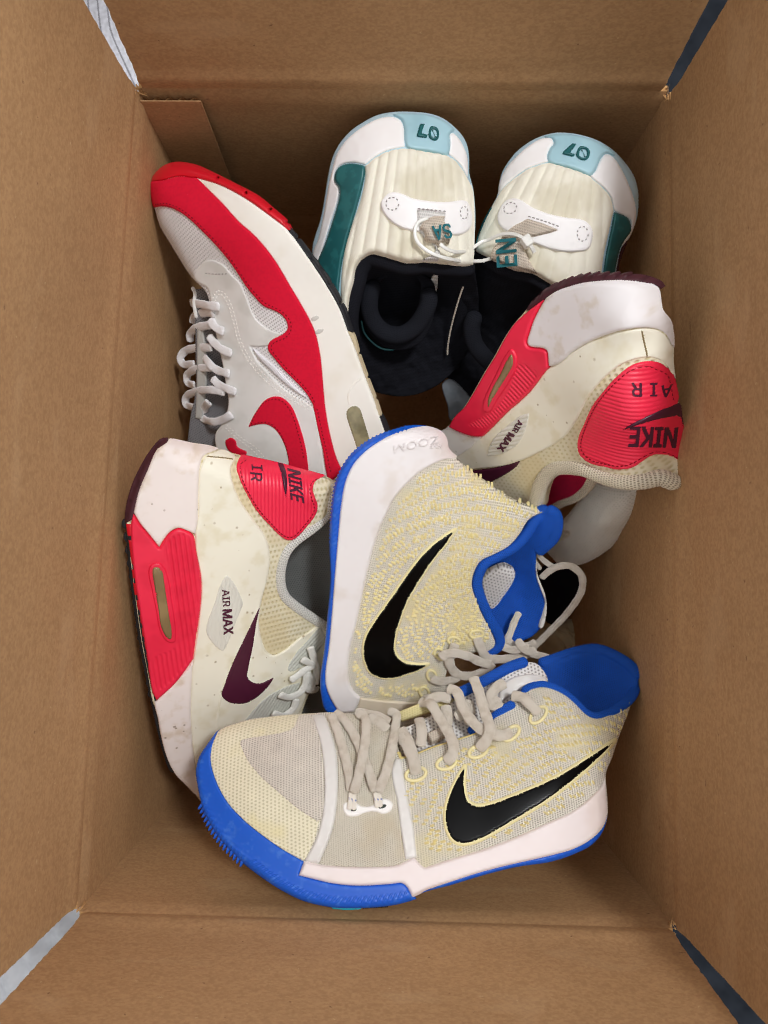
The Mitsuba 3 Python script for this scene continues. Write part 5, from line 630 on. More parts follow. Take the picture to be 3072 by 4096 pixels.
  {'t':'text','n':'lettering','m':'print_maroon','txt':'NIKE','o':2.8,'bold':True,'s':'main','grid':[(-106.3,79.6),(-104.4,84.4),(-102.4,89.3),(-104.8,79.3),(-102.9,84.1),(-100.8,89),(-102.9,79.2),(-100.9,84.1),(-98.9,88.9),(-100.7,79.3),(-98.7,84.1),(-96.6,88.9),(-98.3,79.3),(-96.3,84.1),(-94.2,89),(-95.8,79.4),(-93.7,84.2),(-91.6,89.1),(-93.1,79.6),(-91,84.4),(-88.9,89.3),(-90.3,79.8),(-88.2,84.6),(-86.1,89.5),(-87.4,80),(-85.2,84.9),(-83,89.8)]},
  {'t':'panel','n':'side_badge','m':'rubber_clear','o':2.4,'er':0.8,'s':'main','p':[(-37.3,32.3),(-30.6,27.3),(-15.6,21.8),(1,15.5),(8,15.6),(18.7,20.8),(24.1,26.5),(17.8,30.4),(0.8,37.3),(-12.8,43.1),(-15.7,42.4),(-31.7,36.7)],'rib':(0.24,0.971,2.8,0.6)},
  {'t':'text','n':'lettering','m':'print_maroon','txt':'AIR','o':2.7,'s':'main','grid':[(-26.7,28.4),(-26.4,31),(-26.1,33.5),(-25,28.4),(-24.8,31),(-24.5,33.5),(-23.4,28.4),(-23.1,31),(-22.8,33.5),(-21.7,28.4),(-21.4,31),(-21.1,33.5),(-20,28.4),(-19.8,31),(-19.5,33.5),(-18.4,28.4),(-18.1,30.9),(-17.8,33.5),(-16.7,28.4),(-16.4,30.9),(-16.1,33.5),(-15.1,28.4),(-14.8,30.9),(-14.4,33.5),(-13.4,28.4),(-13.1,30.9),(-12.8,33.5)]},
  {'t':'text','n':'lettering','m':'print_maroon','txt':'MAX','o':2.7,'bold':True,'s':'main','grid':[(-11.1,27.8),(-10.7,31.1),(-10.2,34.5),(-8.5,27.7),(-8.2,31.1),(-7.7,34.5),(-6,27.7),(-5.6,31.1),(-5.2,34.5),(-3.5,27.7),(-3.1,31.1),(-2.6,34.5),(-0.9,27.7),(-0.5,31.1),(-0.1,34.5),(1.7,27.7),(2,31.1),(2.5,34.5),(4.2,27.7),(4.6,31.1),(5.1,34.5),(6.9,27.6),(7.3,31.1),(7.7,34.5),(9.5,27.6),(9.9,31.1),(10.4,34.5)]},
  {'t':'panel','n':'side_logo','m':'print_maroon','o':2.2,'er':0.5,'s':'main','p':[(-10.5,56.2,1),(-1.4,53.9),(7.7,51.7),(25.8,48.5),(42.1,44.6),(50.5,43.3),(55.8,45.9),(59.6,52.1),(59.2,58.7),(58.3,64.1,1),(64.4,59.9),(71.8,50.4),(75.1,41.2),(73,32.4),(68.9,26.4),(61.5,22.5),(54.4,24.7),(37.1,31.8),(17.7,41.4)]},
  {'t':'panel','n':'eyestay','m':'leather_grey','o':2.6,'er':0.8,'s':'main','p':[(23.2,101.1,1),(33.5,91.5),(44.1,80.5),(56,74.2),(59.9,77.6),(55.6,91.4),(39,108.1,1)],'rib':(0.728,0.686,2.8,0.95)},
  {'t':'panel','n':'eyestay','m':'leather_grey','o':2.6,'er':0.8,'s':'main','p':[(93.4,39.3,1),(80.3,50.1),(74.1,59.6),(72.2,73.3),(73.4,85.1,1),(88.9,82.2),(112.7,73,1),(110.9,45.4)],'rib':(0.543,0.839,2.8,0.95)},
  {'t':'tube','n':'collar','m':'mesh_weave_white','w':7.5,'th':7,'dh':-0.5,'s':'main','p':[(-92.7,114.5,-0.5),(-82,111,-0.5),(-68.8,107.6,-0.5),(-60.9,96.9,-0.5),(-53.9,84.7,-0.5),(-46.4,76.3,-0.5),(-35.7,72.2,-0.5),(-23.3,70.9,-0.5),(-9.7,73.5,-0.5),(1.7,81.7,-0.5),(13.5,92.8,-0.5),(28.7,107.2,-0.5),(42.4,119.1,-0.5)]},
  {'t':'solid','n':'lining','m':'mesh_dark','th':3,'s':'deep','p':[(-15.9,73.7),(-28.9,82.9),(-43.7,101.3),(-62.6,116),(-67,124.9),(-21.4,134.6),(67.4,133.9),(123,109.9),(161.1,74.8),(145.7,61.4),(84.1,83.7),(48.4,111.1),(24.3,86.6),(8.9,75.7)]},
  {'t':'tube','n':'lace','m':'lace_grey','w':5.8,'th':2.6,'dh':7.5,'s':'main','p':[(37.1,92.1,7.5),(47.8,94.9,7.5),(62.2,97.5,7.5),(77.4,96.7,7.5)]},
  {'t':'tube','n':'lace','m':'lace_grey','w':5.8,'th':2.6,'dh':7.5,'s':'main','p':[(46.7,85.3,7.5),(53.4,92.1,7.5),(62.9,99.2,7.5)]},
  {'t':'tube','n':'lace','m':'lace_grey','w':5.8,'th':2.6,'dh':7.5,'s':'main','p':[(63.9,75.5,7.5),(61.2,82.4,7.5),(58.5,88,7.5),(56.7,96.3,7.5)]},
  {'t':'tube','n':'lace','m':'lace_grey','w':5.8,'th':2.6,'dh':7.5,'s':'main','p':[(73.5,66.5,7.5),(80.4,75.3,7.5),(79.1,84.4,7.5),(71.5,88.6,7.5),(62.4,89.3,7.5)]},
  {'t':'tube','n':'lace','m':'lace_grey','w':5.8,'th':2.6,'dh':7.5,'s':'main','p':[(90.5,60.9,7.5),(98.1,70.4,7.5),(94,78.1,7.5),(84.5,80.9,7.5)]},
  {'t':'tube','n':'lace','m':'lace_grey','w':5.8,'th':2.6,'dh':7.5,'s':'main','p':[(73.1,86.5,7.5),(80.8,92.2,7.5),(85.7,100.1,7.5)]},
  {'t':'tube','n':'lace','m':'lace_grey','w':5.8,'th':2.6,'dh':7.5,'s':'main','p':[(60.7,89.3,7.5),(72.7,93.6,7.5),(83.2,93.6,7.5)]},
 ])
SHOES['basketball_shoe'] = dict(frame=[(0.0082,-0.01588,0.30412),(-0.23843,-0.8995,-0.36614),(0.97004,-0.23866,-0.04539),(-0.04656,-0.36599,0.92945)],
 surfs={'main':{'ctrl':[(-30.7,-45.4,0),(45.2,-28,0),(-69.2,-42.4,0),(-96.6,-25.7,-5),(-109.8,-5.6,-12),(-102.3,8.5,-18),(-75.3,-14.4,-4),(-75.1,22,-16),(-73.5,47.4,-22),(-68.4,80.4,-24),(-24.9,-13.9,-3),(-33,20.8,-6),(-39.4,56.6,-14),(20.6,22.5,-6),(7.3,57.2,-12),(67.7,2.5,-4),(59.4,45.6,-10),(32.2,77.5,-16),(93.9,28.4,-10),(80.8,62.1,-16),(115.2,-5.8,-5),(147.7,27.9,-20)],'outline':[(120.5,-14.1),(116.8,-21.4),(105,-27.1),(90.5,-30.8),(69,-33),(41.5,-36.6),(8.7,-41.6),(-16.1,-47.8),(-41,-52.2),(-59.5,-54),(-72.1,-52.7),(-83.7,-48.5),(-93.5,-41.5),(-101.1,-32.9),(-107.1,-22.7),(-111.5,-12),(-112.2,-2.5),(-111.2,5.2),(-108.5,11.6),(-103.7,15.9),(-98.1,18.9),(-93.6,26.5),(-89.8,32.7),(-86,40.1),(-81.2,53.1),(-75.7,67.5),(-73.4,77),(-72.6,88.4),(-72.8,100.6,1),(-64.1,88.5),(-53.5,85.1),(-42.3,79.3),(-34.2,69.9),(-27.6,61.5),(-19.3,59.4),(-9.9,60.2),(-1.1,64.7),(10.2,72.6),(20.2,80.8),(29.2,88.2),(37.4,92.8),(44.2,88.1),(47.7,74.3),(55.2,64.4),(74.4,63.2),(89.6,72.9),(106.1,79.1),(147.5,69.7),(178.5,49.2),(179,21.2),(152.8,-0.8)],'radius':[3,3,3,3,3,3,3,3,3,3,3,4,4,5,6,8,12,14,16,16,16,16,16,16,16,16,14,10,5,3,3,3,3,3,3,3,3,3,3,3,3,3,3,3,3,3,3,8,8,4,3]},'deep':{'ctrl':[(-67.6,104.9,-26),(-46.6,95.2,-36),(-20.2,85.7,-54),(3.1,79.9,-64),(-8.1,102.7,-52),(-5.1,118.7,-36),(23.6,121,-36),(31.4,99.6,-40),(-34.2,105.6,-36),(-0.8,126.4,-34)],'outline':[(-75.8,97.4),(-72.2,107.2),(-65.5,111.5),(-54.6,113.4),(-44.1,109.3),(-36.9,105.6),(-26.4,107.7),(-17.1,112.1),(-5.6,120.6),(6.1,125.7),(18.7,126.8),(29.1,123),(37.4,113.4),(42.6,102.9),(39.7,85.1),(20.3,72.3),(1.5,67.4),(-14.6,70.7),(-34.4,81.1),(-53.3,86),(-66.6,89)],'radius':[3,8,10,10,8,5,4,4,4,4,4,4,4,4,2,2,2,2,2,2,2]},'pad':{'ctrl':[(-11.5,80.5,-44),(-14.8,92.9,-44),(5.6,88.7,-48),(-2.3,74.2,-48),(21.6,85.6,-52)],'outline':[(-2.5,73.1),(-11.1,78.5),(-17.3,86),(-16.2,93.8),(-11.7,97),(-3.8,97.2),(11.8,94),(28.9,89.7),(25.8,83.1),(12.1,74.8)],'radius':[4,6,6,6,6,6,6,5,3,3]}},
 parts=[
  {'t':'solid','n':'upper','m':'knit_spiked','th':5,'s':'main'},
  {'t':'panel','n':'outsole','m':'rubber_blue','o':1.5,'er':1,'s':'main','grow':1,'p':[(121.7,-12.2,1),(116.6,-21.9),(104.2,-27.7),(89.7,-31.5),(68.2,-33.5),(40.9,-37.1),(8.2,-42),(-16.6,-48.3),(-41.4,-52.6),(-59.9,-54.4),(-72.7,-53.1),(-84.4,-48.8),(-94.2,-41.8),(-101.7,-33.2),(-107.7,-23.1),(-112.1,-12.4),(-112.7,-2.4,1),(-110.9,-11.8),(-105.9,-22.3),(-98.4,-32),(-89.2,-40.1),(-78.5,-45.7),(-65.9,-48),(-48.7,-47),(-23.9,-43.7),(6.3,-39.2),(32.2,-35.2),(61.8,-31),(81.5,-29.1),(92.8,-26.3),(103.9,-20.4),(116.6,-10.6,1)],'tread':1},
  {'t':'teeth','n':'tread_ridge','m':'rubber_blue','s':'main','per':2.9,'inn':1.2,'out':1,'wid':1.9,'o':1.4,'slant':0.3,'line':[(-110.1,-16.4),(-101.1,-32.9),(-93.6,-41.5),(-83.7,-48.5),(-72.1,-52.7),(-59.5,-54),(-41,-52.2),(-16.4,-47.8)]},
  {'t':'panel','n':'midsole','m':'leather_white2','o':2.4,'er':2,'s':'main','p':[(-112.7,-2.2,1),(-111,-11.9),(-106,-22.3),(-98.6,-32),(-89.5,-40.1),(-78.8,-45.7),(-66.2,-47.9),(-49,-46.9),(-24.2,-43.7),(5.9,-39.2),(31.8,-35.2),(61.3,-31),(81,-29.1),(92.3,-26.3),(103.3,-20.4),(116,-10.7,1),(112.7,0.3,1),(102.7,1.9),(98.8,1.6,1),(93,-5.5),(80.6,-11.5),(62.4,-15.1),(38.6,-15.6),(14.2,-16.5),(-5.5,-17.5),(-25,-17.4),(-46.1,-15.4),(-63.3,-11.3),(-76.5,-4),(-85.9,4.3),(-92.6,14.8),(-93.9,26.5,1),(-98.6,18.7),(-104.2,15.9),(-109,11.7),(-111.9,5.2)]},
  {'t':'text','n':'lettering','m':'leather_white2','txt':'ZOOM','o':3.7,'s':'main','grid':[(-108.7,7.6),(-106.7,8.4),(-104.4,9.2),(-108,3.6),(-105.8,4.4),(-103.6,5.3),(-107,-0.2),(-104.8,0.6),(-102.5,1.5),(-105.9,-3.9),(-103.6,-3.1),(-101.2,-2.2),(-104.6,-7.6),(-102.2,-6.7),(-99.8,-5.8),(-103.2,-11.2),(-100.7,-10.3),(-98.3,-9.4),(-101.7,-14.7),(-99.2,-13.8),(-96.8,-13),(-100.1,-18.2),(-97.7,-17.4),(-95.3,-16.5),(-98.6,-21.8),(-96.2,-20.9),(-93.8,-20)]},
  {'t':'text','n':'lettering','m':'leather_white2','txt':'NIKE','o':3.5,'s':'main','grid':[(-103.3,11.7),(-102,11.9),(-100.8,12.1),(-103.4,10.6),(-102.1,10.8),(-100.8,11),(-103.4,9.5),(-102.2,9.7),(-100.9,9.9),(-103.4,8.4),(-102.2,8.6),(-100.9,8.8),(-103.5,7.3),(-102.2,7.5),(-100.9,7.7),(-103.5,6.2),(-102.2,6.4),(-100.9,6.6),(-103.5,5.2),(-102.2,5.4),(-100.9,5.6),(-103.5,4.1),(-102.2,4.3),(-100.8,4.5),(-103.4,3.1),(-102.1,3.2),(-100.8,3.4)]},
  {'t':'panel','n':'foxing','m':'leather_tan','o':1.6,'er':1,'s':'main','p':[(99.3,1.7,1),(99.3,23.2),(96.7,47.7),(87,72.1,1),(98.1,78),(107.3,58.6),(119.1,37.4),(117.7,5.2)]},
  {'t':'panel','n':'logo_rim','m':'rubber_straw','o':1.3,'er':0.6,'s':'main','buf':1.5,'p':[(-47.4,36.1,1),(-42.6,30.6),(-33.9,23),(-23.7,17.1),(-10.6,11.9),(4,7),(18.8,2),(33.7,-3.1),(47,-6.2),(58.3,-5.4),(67.7,-1.9),(75.5,3.8),(78.5,11.6),(77.5,21.7),(72.7,30.9),(66.5,39.7),(60.9,45.4,1),(62.6,36.1),(62.5,28.3),(58.8,20.9),(51,16.3),(39.8,14.8),(25.7,15),(11.6,16.4),(-5.7,20.6),(-22.9,26),(-36.7,32.2)]},
  {'t':'panel','n':'side_logo','m':'gloss_black','o':1.7,'er':0.35,'s':'main','p':[(-47.5,36.1,1),(-42.7,30.5),(-34,23),(-23.8,17.1),(-10.7,11.9),(3.9,7),(18.6,2),(33.6,-3.1),(46.8,-6.2),(58.1,-5.4),(67.5,-1.9),(75.3,3.8),(78.3,11.6),(77.2,21.6),(72.5,30.8),(66.3,39.6),(60.7,45.3,1),(62.3,36),(62.3,28.2),(58.6,20.8),(50.7,16.3),(39.6,14.8),(25.5,15),(11.4,16.4),(-5.9,20.6),(-23,25.9),(-36.9,32.1)]},
  {'t':'tube','n':'collar','m':'cloth_blue','w':8.2,'th':8,'dh':-2,'s':'main','p':[(-70.5,107.4,-2),(-70.2,100.4,-2),(-63.1,93.7,-2),(-53.1,90.1,-2),(-42.1,84.1,-2),(-33.1,73.7,-2),(-25.9,65.4,-2),(-17.8,63.2,-2),(-9.7,63.7,-2),(-0.8,68.2,-2),(10.5,76.2,-2),(20.6,84.5,-2),(30.3,92.9,-2),(38.1,95.9,-2),(43.9,92.3,-2),(47.5,83.8,-2)]},
  {'t':'solid','n':'lining','m':'cloth_blue','th':4,'s':'deep','bump':1},
  {'t':'tube','n':'collar_roll','m':'cloth_blue','w':9,'th':8,'dh':-1.5,'s':'deep','p':[(-74.4,98.3,-1.5),(-72,106.1,-1.5),(-66.2,109.6,-1.5),(-55.8,111,-1.5),(-44.8,107.9,-1.5),(-36.2,104.7,-1.5)]},
  {'t':'solid','n':'heel_pad','m':'mesh_perf','th':6,'s':'pad'},
  {'t':'panel','n':'frayed_edge','m':'fray_white','o':3.5,'er':1.5,'s':'deep','fuzz':1,'p':[(-28.6,107.1),(-21.9,111.5),(-12.5,119),(-5.5,126),(4.3,131.4),(15,130.6),(21,123.9),(9.8,123),(0,122.3),(-7.1,117.8),(-16.3,111.3)]},
  {'t':'ring','n':'eyelet','m':'rubber_straw','w':2,'dh':1.2,'s':'main','p':[(27.8,79.4),(29.4,79.4),(30.9,78.2),(31.9,76.2),(32.4,73.8),(32.1,71.6),(31.1,70),(29.7,69.5),(28.1,70.1),(26.8,71.7),(26,74),(25.9,76.4),(26.6,78.3)]},
  {'t':'ring','n':'eyelet','m':'rubber_straw','w':2,'dh':1.2,'s':'main','p':[(38.3,64.2),(39.7,63.7),(40.7,62.2),(41,60),(40.5,57.6),(39.4,55.6),(37.8,54.4),(36.3,54.4),(35,55.4),(34.3,57.4),(34.4,59.7),(35.2,62),(36.6,63.6)]},
  {'t':'ring','n':'eyelet','m':'rubber_straw','w':2,'dh':1.2,'s':'main','p':[(53.7,55.6),(54.6,54.3),(54.5,52.4),(53.4,50.3),(51.6,48.5),(49.5,47.4),(47.6,47.4),(46.3,48.2),(45.9,49.9),(46.5,51.9),(47.9,53.9),(49.9,55.4),(52,56)]},
  {'t':'ring','n':'eyelet','m':'rubber_straw','w':2,'dh':1.2,'s':'main','p':[(74.8,53.7),(75.2,52.1),(74.6,50.2),(72.9,48.4),(70.7,47.1),(68.4,46.6),(66.5,47),(65.5,48.2),(65.6,49.9),(66.7,51.8),(68.7,53.4),(71.1,54.4),(73.2,54.5)]},
  {'t':'ring','n':'eyelet','m':'rubber_straw','w':2,'dh':1.2,'s':'main','p':[(91.1,52.8),(91.8,51.3),(91.3,49.3),(89.7,47.4),(87.5,45.9),(85.1,45.2),(83.1,45.4),(81.9,46.5),(81.8,48.3),(82.8,50.3),(84.8,52),(87.1,53.2),(89.4,53.4)]},
  {'t':'tube','n':'lace','m':'lace_beige','w':7.4,'th':2.5,'dh':3,'s':'main','p':[(31.3,75,3),(38.9,80.6,3),(48.2,88.3,3),(48.8,97.4,3),(45.3,111.3,3),(39.1,123.2,3)]},
  {'t':'tube','n':'lace','m':'lace_beige','w':7.4,'th':2.5,'dh':4,'s':'main','p':[(37.8,60.2,4),(45.9,59.9,4),(53.3,59.8,4),(64.1,66.8,4),(66.9,75.6,4),(63.9,85.6,4),(57.5,91.8,4),(51.7,94.7,4)]},
  {'t':'tube','n':'lace','m':'lace_beige','w':7.4,'th':2.5,'dh':8,'s':'main','p':[(50.1,51.4,8),(45.5,55.3,8),(44,62,8),(45.1,71.5,8),(50.2,82.5,8),(51.4,92.9,8)]},
  {'t':'tube','n':'lace','m':'lace_beige','w':7.4,'th':2.5,'dh':3,'s':'main','p':[(71.5,50.5,3),(73.3,57.3,3),(72.8,66.6,3),(68,72,3)]},
  {'t':'tube','n':'lace','m':'lace_beige','w':7.4,'th':2.5,'dh':3,'s':'main','p':[(87.8,50,3),(94.7,55.2,3),(103.1,56.1,3)]},
  {'t':'tube','n':'lace','m':'lace_beige','w':5.6,'th':3.4,'dh':10,'s':'deep','p':[(12.3,105.7,10),(20.4,103.8,10),(31,102.2,10),(40.1,99.5,10)]},
  {'t':'tube','n':'lace','m':'lace_beige','w':5.6,'th':3.4,'dh':8,'s':'deep','p':[(34.2,101.3,8),(37.5,108.7,8),(35.3,118.3,8),(30,123.3,8)]},
  {'t':'tube','n':'lace','m':'lace_beige','w':5.6,'th':3.4,'dh':6,'s':'deep','p':[(39.8,105,6),(42.3,116.5,6),(36.8,124.1,6)]},
  {'t':'tube','n':'lace','m':'lace_beige','w':6.6,'th':3.1,'dh':14,'s':'deep','p':[(49.6,91.7,14),(39.6,97.7,14),(38.5,106.3,14),(31.4,117.2,14)]},
  {'t':'tube','n':'lace','m':'lace_beige','w':6.6,'th':3.1,'dh':16,'s':'deep','p':[(29.1,106.8,16),(35.9,117.3,16),(32.9,123.5,16)]},
  {'t':'tube','n':'lace','m':'lace_beige','w':6.6,'th':3.1,'dh':14,'s':'deep','p':[(37.4,119.3,14),(36.8,127.9,14),(35.7,136.3,14)]},
  {'t':'tube','n':'lace','m':'lace_beige','w':5.6,'th':3.2,'dh':-6,'s':'deep','p':[(-14.6,116.1,-6),(-25.2,119.8,-6),(-32.7,125.6,-6),(-33.5,134.6,-6),(-29.8,140.9,-6),(-20.2,144.5,-6),(-8.3,143.6,-6),(7.8,140.4,-6),(22.5,134.8,-6),(36.2,128.3,-6),(46.8,121.9,-6)]},
  {'t':'tube','n':'lace','m':'lace_beige','w':4.4,'th':2.6,'dh':-8,'s':'deep','p':[(-36.5,105,-8),(-33.5,107.6,-8),(-29.7,113.8,-8),(-28.5,121.4,-8),(-33.2,128.1,-8)]},
  {'t':'tube','n':'lace','m':'lace_beige','w':3.5,'th':2.6,'dh':-8,'s':'deep','p':[(-37.4,104.6,-8),(-26.9,108.1,-8),(-20.7,114.4,-8)]},
  {'t':'spikes','n':'spike','m':'rubber_yellow','kind':0,'p':[(-85.7,6.8),(-88.6,31.3),(-74.1,71.3),(-71.9,93),(-56.5,82.5),(-36.3,67.7),(-26.8,57.7),(-10.7,59.2),(11.9,72.9),(30.8,86.4),(41.2,66.9),(40.4,53.5),(49.6,50.8),(56.5,44.9),(57.8,37.4),(59.7,27.5),(52.3,20.5),(40,17.4),(-1.6,23),(-37.1,37.1),(-47.6,38),(-47.9,29.2),(-35.3,20.2),(-9.5,9.7),(32,-4.9),(45.5,-9.2),(69.3,-6.1),(84.6,7.8),(80.6,51.4),(92,41.1),(94.1,6.2),(89.7,-3.9),(63.1,-11.3),(14.8,-14),(-35.9,-11.7),(-56.6,-9.7),(-67.7,-2.9)],'centre':(20.6,61)},
 ])
